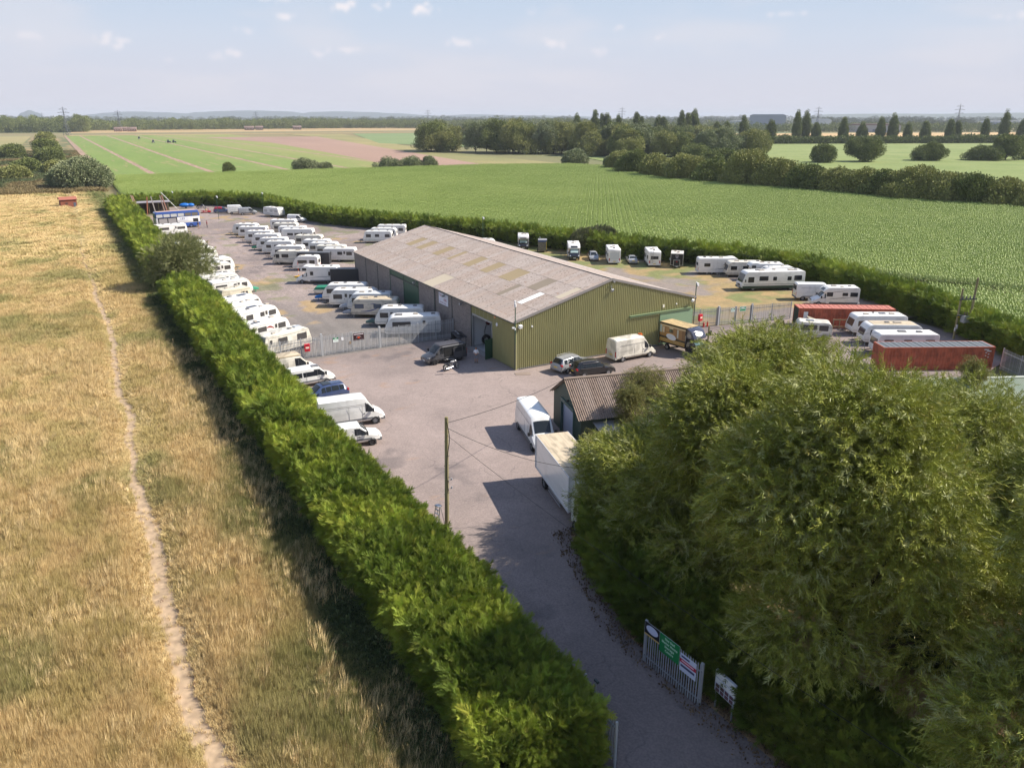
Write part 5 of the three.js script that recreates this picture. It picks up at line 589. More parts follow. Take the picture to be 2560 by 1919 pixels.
  veh('caravan', 'white caravan with tan stained roof, middle of three beside the container', 'caravan', 84.4, -56.5, A + 182, caravan, { L: 7.0, nose: 'round', m: gel, roofM: tanRoof, accent: slate, vents: [[0.5, 0.1, 0.5, 0.4, ventDark], [-0.7, 0.1, 0.9, 0.45]] }, G2);
  veh('caravan', 'white caravan nearest the willow of the three beside the container', 'caravan', 82.0, -53.0, A + 180, caravan, { L: 7.0, nose: 'square', m: gel, accent: slate, vents: [[0.3, 0.2, 0.9, 0.5, ventDark], [-1.6, 0, 0.6, 0.5, ventDark]] }, G2);
  veh('caravan', 'small old white caravan in front of the red container end', 'caravan', 78.0, -62.6, 222, caravan, { L: 4.4, nose: 'round', H: 2.3, W: 2.0, m: oldWhite, vents: [[0.4, 0, 0.9, 0.6, mat([0.3, 0.32, 0.36], 0.3)]] });
  // beyond the barn's ridge
  veh('caravan', 'white caravan behind the far end of the barn, nearest of three', 'caravan', 58.4, -163.4, A + 180, caravan, { L: 6.4, nose: 'classic', m: gel });
  veh('caravan', 'white caravan behind the far end of the barn, middle of three', 'caravan', 61.0, -167.4, A + 180, caravan, { L: 6.4, nose: 'round', m: gel });
  veh('caravan', 'white caravan behind the far end of the barn, farthest of three', 'caravan', 64.6, -171.4, A + 180, caravan, { L: 6.6, nose: 'square', m: gel });
  veh('caravan', 'white caravan whose roof shows over the barn ridge beside a green lamp post', 'caravan', 72.2, -141.8, 24, caravan, { L: 7.6, nose: 'modern', m: gel, twin: true });
}
// far end of the left compound
veh('panel_van', 'silver panel van with roof load at the far end of the compound', 'van', 44.2, -230.9, 8, van, { L: 5.0, H: 1.97, W: 0.95, m: silver, hood: 0.8, cowl: 1.18, belt: 1.08, r: 0.32, rim: alloy, extra: [roofRack] });
veh('camper_van', 'white high-roof camper van just behind the silver van at the far end', 'van', 42.0, -234.2, 8, van, { L: 5.2, H: 2.5, W: 0.97, m: white, hood: 0.8, cowl: 1.3, belt: 1.18, r: 0.33 });
veh('caravan', 'white caravan standing alone with its front window towards the yard at the far hedge', 'caravan', 49.7, -222.6, 62, caravan, { L: 6.4, nose: 'classic', m: gel, glassM: blind, fw: [1.1, 2.05], accent: slate });
veh('panel_van', 'small white van parked alone against the far hedge', 'van', 52.0, -207.2, 40, van, { L: 4.8, H: 1.97, W: 0.95, m: white, hood: 0.8, cowl: 1.18, belt: 1.08, r: 0.32, rim: alloy });
{ const o = thing('pickup_truck', 'dark blue pickup with red canopy at the far end of the compound', 'pickup', [38.6, 0, -238.4], heading(10)); car({ ...SUV, m: bluePaint }, o); part('canopy', prism([[0.2, 1.1], [0.0, 1.74], [-1.9, 1.74], [-2.2, 1.1]], 0.1, 1.7, 0.06), mat([0.32, 0.02, 0.04], 0.35), o); }
// double-decker bus
{
  const o = thing('double_decker_bus', 'blue and white double-decker bus with blue lettering on its side', 'bus', [23.2, 0, -210.6], heading(-9)), L = 10.4, W = 2.5, bb = paint([0.03, 0.09, 0.36], 0.3), wb = paint([0.72, 0.72, 0.74], 0.35);
  part('lower_body', prism([[-L / 2, 0.35], [L / 2 - 0.1, 0.35], [L / 2, 0.9], [L / 2, 1.25], [-L / 2, 1.25]], 0.06, W), bb, o); part('side_panels', prism([[-L / 2, 1.255], [L / 2, 1.255], [L / 2 - 0.03, 2.75], [-L / 2, 2.75]], 0.03, W), wb, o); part('upper_body', prism([[-L / 2, 2.755], [L / 2 - 0.03, 2.755], [L / 2 - 0.15, 3.75], [L / 2 - 0.4, 4.2], [-L / 2 + 0.3, 4.2], [-L / 2, 3.9]], 0.16, W), bb, o);
  for (const s of [1, -1]) { for (let k = 0; k < 6; k++) { const x = L / 2 - 1.15 - k * 1.68; sideWindow(o, x - 0.72, x + 0.72, 2.92, 3.62, s, W, k < 2 ? mat([0.16, 0.14, 0.11], 0.12) : blind); } sideWindow(o, L / 2 - 1.7, L / 2 - 0.5, 1.4, 2.15, s, W, tint); }
  part('roller_shutter', merge([bx(1.9, 1.5, 0.03, -3.6, 1.85, W / 2 + 0.01), bx(1.9, 1.5, 0.03, -1.45, 1.85, W / 2 + 0.01)]), mat([0.30, 0.28, 0.28], 0.6), o); part('shutter_frame', merge([-4.65, -2.52, -0.4].map((x) => bx(0.2, 1.7, 0.06, x, 1.85, W / 2 + 0.012)).concat([bx(4.5, 0.14, 0.06, -2.52, 2.68, W / 2 + 0.012)])), black, o);
  const lt = canvasTex(512, 192, (c) => { c.fillStyle = '#dcdce2'; c.fillRect(0, 0, 512, 192); c.font = 'italic bold 150px sans-serif'; c.fillStyle = '#1b2c66'; c.fillText('LES', 60, 148); }); part('lettering', new THREE.PlaneGeometry(2.2, 0.85).translate(1.25, 2.28, W / 2 + 0.02), mat('#ffffff', 0.5, { map: lt }), o);
  part('windscreen', merge([bx(0.03, 0.9, W * 0.9, L / 2 - 0.0, 1.85, 0), bx(0.03, 0.7, W * 0.9, L / 2 - 0.08, 3.25, 0)]), glass, o); for (const x of [L / 2 - 2.3, -L / 2 + 2.6]) for (const s of [1, -1]) wheel(o, x, s * (W / 2 - 0.12), 0.5, alloy, 0.3); part('roof_skin', bx(L - 1, 0.02, W - 0.4, -0.1, 4.215, 0), mat([0.42, 0.30, 0.25], 0.8), o); part('floor', bx(L - 0.6, 0.1, W * 0.8, 0, 0.36, 0), steelDark, o);
}
veh('motorhome', 'white motorhome standing behind the double-decker bus at the hedge', 'motorhome', 22.6, -222.5, -8, motorhome, { L: 7.2, H: 2.9, over: 'luton', m: gel });
// ---------- fences, gates, poles, sheds, containers, people ----------
const paleGeo = (() => { const w = 0.038, t = 0.018, h = 2.3, pos = [], xs = [[-w, 0], [-w * 0.35, t], [w * 0.35, t], [w, 0]]; for (let k = 0; k < 3; k++) { const [a, za] = xs[k], [b, zb] = xs[k + 1]; const top = (x) => h + (Math.abs(x) < w * 0.5 ? 0.09 : 0.02); for (const p of [[a, 0.06, za], [b, 0.06, zb], [b, top(b), zb], [a, 0.06, za], [b, top(b), zb], [a, top(a), za]]) pos.push(...p); } return geoOf(pos); })();
const palM = [mat([0.40, 0.41, 0.43], 0.5, { metalness: 0.3 }), mat([0.47, 0.48, 0.49], 0.5, { metalness: 0.3 }), mat([0.33, 0.345, 0.36], 0.55, { metalness: 0.25 })];
function palisade(name, label, cat, a, b, o = {}) {
  const dx = b[0] - a[0], dz = b[1] - a[1], L = Math.hypot(dx, dz), t = thing(name, label, cat, [a[0], 0, a[1]], Math.atan2(-dz, dx), o.group), n = Math.round(L / 0.155), r = rng(n + 3);
  for (let k = 0; k < n; k++) { const p = part('pale', paleGeo, palM[Math.floor(r() * 3)], t); p.position.set((k + 0.5) * L / n, 0, 0.035); p.rotation.z = (r() - 0.5) * 0.012; }
  for (const y of [0.4, 1.95]) part('rail', bx(L, 0.06, 0.05, L / 2, y, 0), palM[2], t);
  const posts = o.posts ?? [...Array(Math.max(2, Math.round(L / 2.75) + 1)).keys()].map((k, i, l) => k * L / (l.length - 1)); for (const x of posts) part('post', bx(o.pw ?? 0.08, o.ph ?? 2.4, 0.1, clamp(x, 0.05, L - 0.05), (o.ph ?? 2.4) / 2, -0.06), palM[1], t);
  return t;
}
function sign(o, w, h, x, y, z, draw, res = 160) { const tx = canvasTex(Math.round(w * res), Math.round(h * res), draw); const g = new THREE.BoxGeometry(w, h, 0.02).translate(x, y, z); const p = part('sign', g, [mat([0.6, 0.6, 0.6]), mat([0.6, 0.6, 0.6]), mat([0.6, 0.6, 0.6]), mat([0.6, 0.6, 0.6]), mat('#ffffff', 0.5, { map: tx }), mat([0.6, 0.6, 0.6])], o); return p; }
const FZ = -85.15;
palisade('palisade_fence', 'grey steel palisade fence from the left hedge to the gate', 'fence', [15.9, FZ], [22.85, FZ]);
const gl = palisade('palisade_gate', 'closed grey palisade gate leaf with small green and white notices', 'gate', [23.0, FZ], [26.4, FZ], { posts: [0.05, 3.35] });
const gr = palisade('palisade_gate', 'closed grey palisade gate leaf carrying a dark brown sign', 'gate', [26.45, FZ], [29.85, FZ], { posts: [0.05, 3.35] });
palisade('palisade_fence', 'grey steel palisade fence from the gate to the barn wall', 'fence', [30.0, FZ], [39.65, FZ]);
for (const x of [22.92, 29.93]) solo('gate_post', bx(0.2, 2.6, 0.2, x, 1.3, FZ - 0.06), palM[1], x < 25 ? 'thick steel gate post beside the red fire point' : 'thick steel gate post on the barn side of the gate', 'gate post');
sign(gl, 0.62, 0.55, 1.55, 1.72, 0.075, (c, w, h) => { c.fillStyle = '#e4ece6'; c.fillRect(0, 0, w, h); c.fillStyle = '#16794a'; c.fillRect(0, 0, w, h * 0.38); c.fillStyle = '#fff'; c.fillRect(w * 0.3, h * 0.12, w * 0.4, h * 0.14); c.fillStyle = '#5b8f74'; c.fillRect(w * 0.15, h * 0.52, w * 0.7, 4); c.fillRect(w * 0.15, h * 0.7, w * 0.7, 4); });
sign(gl, 0.26, 0.36, 2.35, 1.74, 0.075, (c, w, h) => { c.fillStyle = '#efefef'; c.fillRect(0, 0, w, h); c.fillStyle = '#888'; c.fillRect(w * 0.4, h * 0.25, w * 0.2, h * 0.2); });
sign(gr, 1.3, 0.82, 0.85, 1.75, 0.075, (c, w, h) => { c.fillStyle = '#33171b'; c.fillRect(0, 0, w, h); c.fillStyle = '#d8ccd0'; c.fillRect(w * 0.05, h * 0.12, w * 0.9, h * 0.11); c.strokeStyle = '#cfc6c8'; c.lineWidth = 6; c.beginPath(); c.arc(w / 2, h * 0.85, h * 0.42, 3.7, 5.75); c.stroke(); c.fillStyle = '#e0552f'; c.fillRect(w * 0.39, h * 0.54, w * 0.22, h * 0.2); c.fillStyle = '#8d7f84'; c.fillRect(w * 0.06, h * 0.88, w * 0.3, 5); c.fillRect(w * 0.55, h * 0.88, w * 0.4, 5); });
{ const p = part('lock_box', merge([bx(0.2, 0.3, 0.08, 3.25, 1.15, 0.08)]), mat([0.3, 0.22, 0.14], 0.6), gl); }
function firePoint(x, z, label, turn = 0) { const o = thing('fire_point', label, 'fire box', [x, 0, z], turn); part('box', bx(0.6, 0.85, 0.28, 0, 1.3, 0.12), mat([0.55, 0.012, 0.03], 0.4), o); part('notice', merge([bx(0.4, 0.2, 0.02, 0, 1.32, 0.265)]), mat([0.75, 0.66, 0.55], 0.5), o); part('slot', merge([bx(0.3, 0.09, 0.02, 0, 1.6, 0.265), bx(0.3, 0.08, 0.02, 0, 1.02, 0.265)]), mat([0.2, 0.01, 0.02], 0.5), o); }
firePoint(21.15, FZ + 0.08, 'red fire point box on the left palisade fence near the camper van');
// right-hand fence and gates
palisade('palisade_fence', 'short palisade fence between the barn corner and the right gate', 'fence', [64.9, -74.9], [72.3, -73.2]);
const g1 = palisade('palisade_gate', 'right yard gate leaf carrying the smaller green notice', 'gate', [72.6, -73.1], [74.95, -72.6], { posts: [0.05, 2.35] }), g2 = palisade('palisade_gate', 'right yard gate leaf carrying the larger green notice', 'gate', [75.0, -72.6], [77.3, -72.1], { posts: [0.05, 2.25] });
palisade('palisade_fence', 'palisade fence from the right gate to the red container', 'fence', [77.45, -72.05], [83.6, -70.9]);
solo('gate_post', bx(0.22, 2.6, 0.22, 72.45, 1.3, -73.15), palM[1], 'thick post of the right yard gate nearest the barn', 'gate post'); solo('gate_post', bx(0.18, 2.6, 0.18, 77.38, 1.3, -72.1), palM[1], 'thick post of the right yard gate nearest the container', 'gate post');
sign(g1, 0.62, 0.5, 1.9, 1.95, 0.075, (c, w, h) => { c.fillStyle = '#dce9df'; c.fillRect(0, 0, w, h); c.fillStyle = '#2c8a5a'; c.fillRect(6, 6, w - 12, h * 0.3); c.fillStyle = '#fff'; c.fillRect(w * 0.3, h * 0.12, w * 0.35, h * 0.14); c.fillStyle = '#8fb49d'; c.fillRect(w * 0.1, h * 0.55, w * 0.8, 4); c.fillRect(w * 0.1, h * 0.75, w * 0.8, 4); });
sign(g2, 0.95, 0.66, 0.95, 2.0, 0.075, (c, w, h) => { c.fillStyle = '#dfe6dc'; c.fillRect(0, 0, w, h); c.fillStyle = '#4f9f74'; c.fillRect(8, 8, w - 16, h * 0.4); c.fillStyle = '#e8f2ea'; c.fillRect(w * 0.25, h * 0.15, w * 0.5, h * 0.2); c.fillStyle = '#2f9a5c'; c.fillRect(8, h * 0.58, w - 16, h * 0.32); });
firePoint(69.7, -73.72, 'red fire point box on the fence beside the barn corner', 0.22);
for (const [x, z, l] of [[70.2, -73.4, 'red fire extinguisher on the ground, left of the pair'], [70.75, -73.3, 'red fire extinguisher on the ground, right of the pair']]) { const o = thing('fire_extinguisher', l, 'extinguisher', [x, 0, z]); part('cylinder', merge([cyl(0.11, 0.11, 0.5, 0, 0.27, 0, 12), new THREE.SphereGeometry(0.11, 10, 6).translate(0, 0.52, 0)]), mat([0.5, 0.03, 0.02], 0.35), o); part('valve', bx(0.14, 0.08, 0.05, 0.03, 0.68, 0), black, o); }
palisade('palisade_fence', 'low palisade fence behind the grey-roofed container', 'fence', [86.0, -44.0], [82.0, -36.0]);
// lane entrance: fence panel with boards on the right, slim post on the left
{
  const f = palisade('palisade_fence', 'palisade panel with advertising boards beside the entrance lane', 'fence', [21.75, -25.1], [21.95, -21.2], { posts: [0.05, 3.85], pw: 0.14 });
  const S = (w, h, x, y, d) => { const p = sign(f, w, h, x, y, 0.075, d, 220); return p; };
  const L = 3.9; // boards face the lane (the fence's -z side is the lane)
  S(1.05, 0.75, 0.62, 2.1, (c, w, h) => { c.fillStyle = '#14131a'; c.fillRect(0, 0, w, h); c.fillStyle = '#c8a868'; c.fillRect(0, h * 0.88, w, h * 0.12); c.fillStyle = '#c9cbe0'; c.beginPath(); c.ellipse(w / 2, h * 0.42, w * 0.4, h * 0.3, 0, 0, 7); c.fill(); });
  S(1.35, 1.05, 1.85, 1.95, (c, w, h) => { c.fillStyle = '#0c7a3e'; c.fillRect(0, 0, w, h); c.fillStyle = '#d6ead8'; c.font = 'bold ' + h * 0.17 + 'px sans-serif'; c.textAlign = 'center'; ['The Owl', 'Motor Home', 'Storage', 'Centre'].forEach((t, k) => c.fillText(t, w / 2, h * (0.24 + k * 0.2))); });
  S(1.05, 0.95, 3.1, 1.75, (c, w, h) => { c.fillStyle = '#c9cddc'; c.fillRect(0, 0, w, h); c.fillStyle = '#b01f3d'; c.fillRect(0, h * 0.3, w, h * 0.22); c.fillStyle = '#3c3f66'; c.fillRect(w * 0.08, h * 0.1, w * 0.5, h * 0.1); c.fillRect(w * 0.06, h * 0.62, w * 0.86, h * 0.13); c.fillStyle = '#e7bcc6'; c.fillRect(w * 0.1, h * 0.36, w * 0.75, h * 0.08); });
  const b = thing('notice_board', 'white metal notice board on brackets beside the lane entrance', 'notice board', [22.6, 0, -20.3], Math.PI / 2 - 0.05); part('posts', merge([bx(0.07, 1.7, 0.07, -0.55, 0.85, 0), bx(0.07, 1.7, 0.07, 0.55, 0.85, 0)]), galv, b); part('panel', bx(1.3, 1.15, 0.1, 0, 1.5, 0), mat([0.5, 0.52, 0.56], 0.4), b); part('header', merge([bx(1.3, 0.3, 0.02, 0, 1.9, -0.06)]), white, b); part('header', merge([bx(1.25, 0.22, 0.02, 0, 1.55, -0.06)]), white, b); part('poster', merge([0, 1, 2, 3].flatMap((k) => [bx(0.22, 0.16, 0.02, -0.45 + k * 0.3, 1.28, -0.06), bx(0.22, 0.16, 0.02, -0.45 + k * 0.3, 1.06, -0.06)])), mat([0.12, 0.05, 0.06], 0.5), b);
  const p = thing('entrance_post', 'slim steel gate post with camera at the end of the tall hedge', 'post', [16.75, 0, -22.3]); part('post', merge([bx(0.09, 2.7, 0.09, 0, 1.35, 0), bx(0.12, 2.5, 0.05, 0.1, 1.25, -0.9)]), galv, p); part('camera', merge([bx(0.1, 0.1, 0.26, 0.05, 2.78, 0)]), steelDark, p);
  palisade('palisade_gate', 'open lane gate leaf folded back flat against the tall hedge', 'gate', [16.45, -20.2], [16.5, -24.6], { posts: [0.05, 4.3] });
}
// concrete panels stacked behind the short fence
for (const [x, z, t, label] of [[67.4, -77.6, -0.5, 'slanting concrete panel behind the short fence, nearer of two'], [69.2, -78.6, -0.42, 'slanting concrete panel behind the short fence, farther of two']]) { const o = solo('concrete_panel', prism([[-1.6, 0], [1.6, 0], [1.2, 1.3], [-0.6, 1.5]], 0.05, 0.5, 0.03), mat([0.33, 0.30, 0.27], 0.9, { map: grime }), label, 'panel', 'concrete panels'); o.position.set(x, 0, z); o.rotation.y = heading(-60); }
// lamp and camera posts
function lampPost(x, z, h, label, kind = 'lamp') { const o = thing('camera_post', label, 'post', [x, 0, z]); part('pole', bar(V(0, 0, 0), V(0, h, 0), 0.06, 8), darkGreen, o); part('security_camera', merge([bx(0.34, 0.26, 0.22, 0.16, h - 0.12, 0.05), new THREE.SphereGeometry(0.14, 10, 8).translate(0.22, h - 0.36, 0.05), cyl(0.09, 0.09, 0.2, 0, h + 0.06, 0, 8)]), whiteWall, o); }
lampPost(71.2, -76.4, 5.2, 'dark green camera post behind the barn corner and right fence'); lampPost(34.9, -222.2, 6.2, 'dark green camera post standing alone on the far gravel'); lampPost(50.2, -238.5, 5.2, 'thin green post against the far hedge beyond the silver van'); lampPost(78.6, -152.5, 5.4, 'dark green post against the hedge seen over the barn ridge'); lampPost(28.5, -262.5, 4.6, 'thin post at the far corner of the compound beside the bus');
// timber poles and wires
const timber = texture(128, 512, (u, v) => { const n = fbm(u * 18, v * 3, 3, 3), m = fbm(u * 3, v * 9, 3, 7); return mix([0.17, 0.145, 0.07], [0.27, 0.235, 0.12], n).map((c) => c * (0.8 + 0.4 * m)); }), timberM = mat('#ffffff', 0.9, { map: timber });
{
  const o = thing('telegraph_pole', 'tall timber telegraph pole rising from the big hedge beside the yard', 'telegraph pole', [18.4, 0, -41.4]); part('pole', bar(V(0, 0, 0), V(0.25, 8.2, -0.1), 0.15, 12, 0.115), timberM, o); part('insulator', merge([3.9, 3.3].map((y) => merge([bx(0.26, 0.03, 0.03, 0.3, y, 0.1), cyl(0.06, 0.05, 0.12, 0.4, y + 0.06, 0.1, 8)]))), mat([0.3, 0.3, 0.32], 0.4), o); part('cable', tubePath([V(0.2, 7.9, 0.05), V(0.32, 6.8, 0.12), V(0.12, 5.6, 0.14), V(0.05, 4.6, 0.14), V(0.1, 3.0, 0.14)], 0.025, 16), black, o); part('step', merge([6.6, 5.6, 4.9, 4.1, 2.9, 2.2].map((y, k) => bx(0.36, 0.025, 0.025, y * 0.03, y, 0.05 * (k % 2 ? 1 : -1)))), steelDark, o);
}
const wire = (label, a, b, sag, r = 0.011) => { const pts = []; for (let k = 0; k <= 12; k++) { const t = k / 12; pts.push(a.clone().lerp(b, t).add(V(0, -sag * 4 * t * (1 - t), 0))); } solo('overhead_cable', new THREE.TubeGeometry(new THREE.CatmullRomCurve3(pts), 24, r, 5), black, label, 'cable'); };
wire('overhead cable from the tall timber pole to the green shed', V(18.63, 7.8, -41.5), V(35.5, 5.0, -52.6), 0.35, 0.018); wire('stay cable slanting down from the tall pole towards the lorry', V(18.62, 7.5, -41.5), V(27.2, 3.7, -39.0), 0.5, 0.018); wire('thin cable crossing the lane above the entrance gate', V(18.62, 7.0, -41.4), V(22.9, 4.6, -10), 0.5, 0.012);
{ const o = thing('telegraph_pole', 'thin timber pole with black box in front of the black Luton van', 'telegraph pole', [58.6, 0, -60.4]); part('pole', bar(V(0, 0, 0), V(0, 4.6, 0), 0.11, 10, 0.09), timberM, o); part('junction_box', bx(0.3, 0.55, 0.2, 0.22, 3.8, 0.0), black, o); part('lamp', bx(0.22, 0.3, 0.2, -0.2, 3.7, 0), steelDark, o); }
wire('cable running right from the thin pole over the turning area', V(58.6, 4.3, -60.4), V(76, 4.2, -50), 0.6, 0.014);
{ // transformer on an H pole
  const o = thing('transformer_pole', 'two timber poles carrying a grey transformer beside the right hedge', 'transformer', [94.2, 0, -53.6], heading(20)); part('pole', bar(V(-0.85, 0, 0), V(-0.85, 6.3, 0), 0.15, 10, 0.12), timberM, o); part('pole', bar(V(0.85, 0, 0), V(0.95, 7.6, 0), 0.16, 10, 0.13), timberM, o); part('cross_arm', merge([bx(2.3, 0.14, 0.12, 0, 5.0, 0.2), bx(2.3, 0.14, 0.12, 0, 3.0, 0.22)]), steelDark, o); part('transformer', merge([bx(1.15, 0.85, 0.7, 0.05, 2.6, 0.45), ...[-0.4, -0.2, 0, 0.2, 0.4].map((x) => bx(0.05, 0.7, 0.86, x + 0.05, 2.6, 0.45))]), mat([0.30, 0.32, 0.32], 0.5), o); part('bushing', merge([-0.35, 0, 0.35].map((x) => cyl(0.07, 0.05, 0.45, x, 3.25, 0.45, 8))), mat([0.12, 0.08, 0.07], 0.3), o); part('insulator', merge([-0.8, -0.3, 0.2, 0.7].map((x) => cyl(0.09, 0.07, 0.3, x, 5.25, 0.2, 8))), mat([0.1, 0.09, 0.1], 0.3), o); part('warning_plate', merge([bx(0.25, 0.3, 0.02, 0.9, 2.4, 0.17), bx(0.22, 0.3, 0.02, -0.85, 2.9, 0.17)]), mat([0.7, 0.5, 0.02], 0.5), o); part('switch_gear', merge([cyl(0.12, 0.12, 0.5, -0.95, 1.6, 0.3, 8), cyl(0.1, 0.1, 0.4, -1.15, 1.3, 0.3, 8)]), mat([0.5, 0.48, 0.47], 0.4), o);
}
// shipping containers
function container(label, x, z, deg, L, m, endM, roofM, marks) {
  const o = thing('shipping_container', label, 'container', [x, 0, z], heading(deg)), W = 2.44, H = 2.6;
  for (const s of [1, -1]) { const g = boxRib(-L / 2 + 0.12, L / 2 - 0.12, 0.16, () => H - 0.1, 0.36, 0.06); if (s < 0) g.rotateY(Math.PI); part('side_wall', g.translate(0, 0, s * (W / 2 - 0.065)), m, o); }
  for (const s of [1, -1]) { const g = boxRib(-W / 2 + 0.1, W / 2 - 0.1, 0.16, () => H - 0.1, 0.28, 0.04).rotateY(s * Math.PI / 2).translate(s * (L / 2 - 0.05), 0, 0); part(s < 0 ? 'end_wall' : 'door_end', g, endM ?? m, o); }
  part('frame', merge([...[-1, 1].flatMap((s) => [-1, 1].flatMap((t) => [bx(0.16, H, 0.16, s * (L / 2 - 0.08), H / 2, t * (W / 2 - 0.08))])), ...[-1, 1].flatMap((t) => [bx(L - 0.3, 0.12, 0.1, 0, H - 0.06, t * (W / 2 - 0.05)), bx(L - 0.3, 0.16, 0.1, 0, 0.08, t * (W / 2 - 0.05))]), ...[-1, 1].flatMap((s) => [bx(0.1, 0.12, W - 0.3, s * (L / 2 - 0.05), H - 0.06, 0), bx(0.1, 0.16, W - 0.3, s * (L / 2 - 0.05), 0.08, 0)])]), m, o);
  const n = Math.round(L / 0.62); for (let k = 0; k < n; k++) part('roof_panel', bx(L / n - 0.1, 0.03, W - 0.2, -L / 2 + (k + 0.5) * L / n, H - 0.03 + (k % 2) * 0.014, 0), roofM, o); part('roof_base', bx(L - 0.2, 0.02, W - 0.2, 0, H - 0.06, 0), roofM, o);
  part('floor', bx(L - 0.3, 0.1, W - 0.3, 0, 0.15, 0), steelDark, o); marks?.(o, L, W, H); return o;
}
const redC = mat([0.48, 0.125, 0.07], 0.6, { map: grime }), redTop = mat([0.55, 0.20, 0.16], 0.65, { map: grime });
container('long red shipping container with dark green end beside the right gate', 86.5, -64.9, 33, 12.2, redC, mat([0.012, 0.035, 0.025], 0.5), redTop, (o, L, W) => part('white_notice', bx(0.55, 0.85, 0.02, -L / 2 + 0.9, 1.7, W / 2 + 0.012), white, o));
container('red shipping container with grey painted roof nearest the willow', 80.1, -48.2, 28, 12.2, mat([0.48, 0.13, 0.07], 0.6, { map: grime }), null, mat([0.13, 0.145, 0.155], 0.5), (o, L, W) => part('stencil_marks', merge([0, 1, 2, 3, 4, 5].map((k) => bx(k < 2 ? 0.5 : 0.14, 0.1, 0.01, L / 2 - 0.95 + (k % 2) * 0.3, 2.3 - k * 0.17, W / 2 + 0.008))), white, o));
{ // pallets and boards at the container's end
  for (let k = 0; k < 5; k++) { const o = thing('pallet', ['bottom timber pallet of the stack beside the dark green container end', 'second timber pallet up in the stack by the container end', 'middle timber pallet in the stack by the container end', 'fourth timber pallet up in the stack by the container end', 'top timber pallet of the stack by the container end'][k], 'pallet', [79.2 + 0.08 * (k % 2), 0.15 * k, -68.9], heading(30 + k * 4), 'stacked pallets'); for (let j = 0; j < 6; j++) part('deck_board', bx(1.2, 0.02, 0.12, 0, 0.135, -0.44 + j * 0.176), ply, o); for (const z of [-0.4, 0, 0.4]) part('bearer', bx(1.15, 0.12, 0.09, 0, 0.062, z), ply, o); }
  const o = thing('sheet_pile', 'grey board sheets leaning on a crate by the red container', 'sheets', [81.6, 0, -64.9], heading(38)); part('sheet', bx(2.6, 0.04, 1.4, 0, 1.35, 0, 0, -0.32), mat([0.30, 0.27, 0.2], 0.8), o); part('sheet', bx(2.4, 0.04, 1.3, 0.1, 1.25, 0.05, 0, -0.34), ply, o); part('crate', merge([bx(1.2, 1.0, 1.1, 0.2, 0.5, 0), bx(1.3, 0.08, 1.2, 0.2, 1.02, 0)]), ply, o);
  const t = thing('timber_frame', 'rough timber frame in front of the red container', 'timber frame', [84.3, 0, -63.6], heading(33)); for (const x of [-0.8, 0, 0.8]) part('upright', bx(0.09, 1.5, 0.09, x, 0.75, 0), ply, t); for (const y of [0.5, 1.4]) part('rail', bx(1.8, 0.1, 0.07, 0, y, 0.02), ply, t);
}
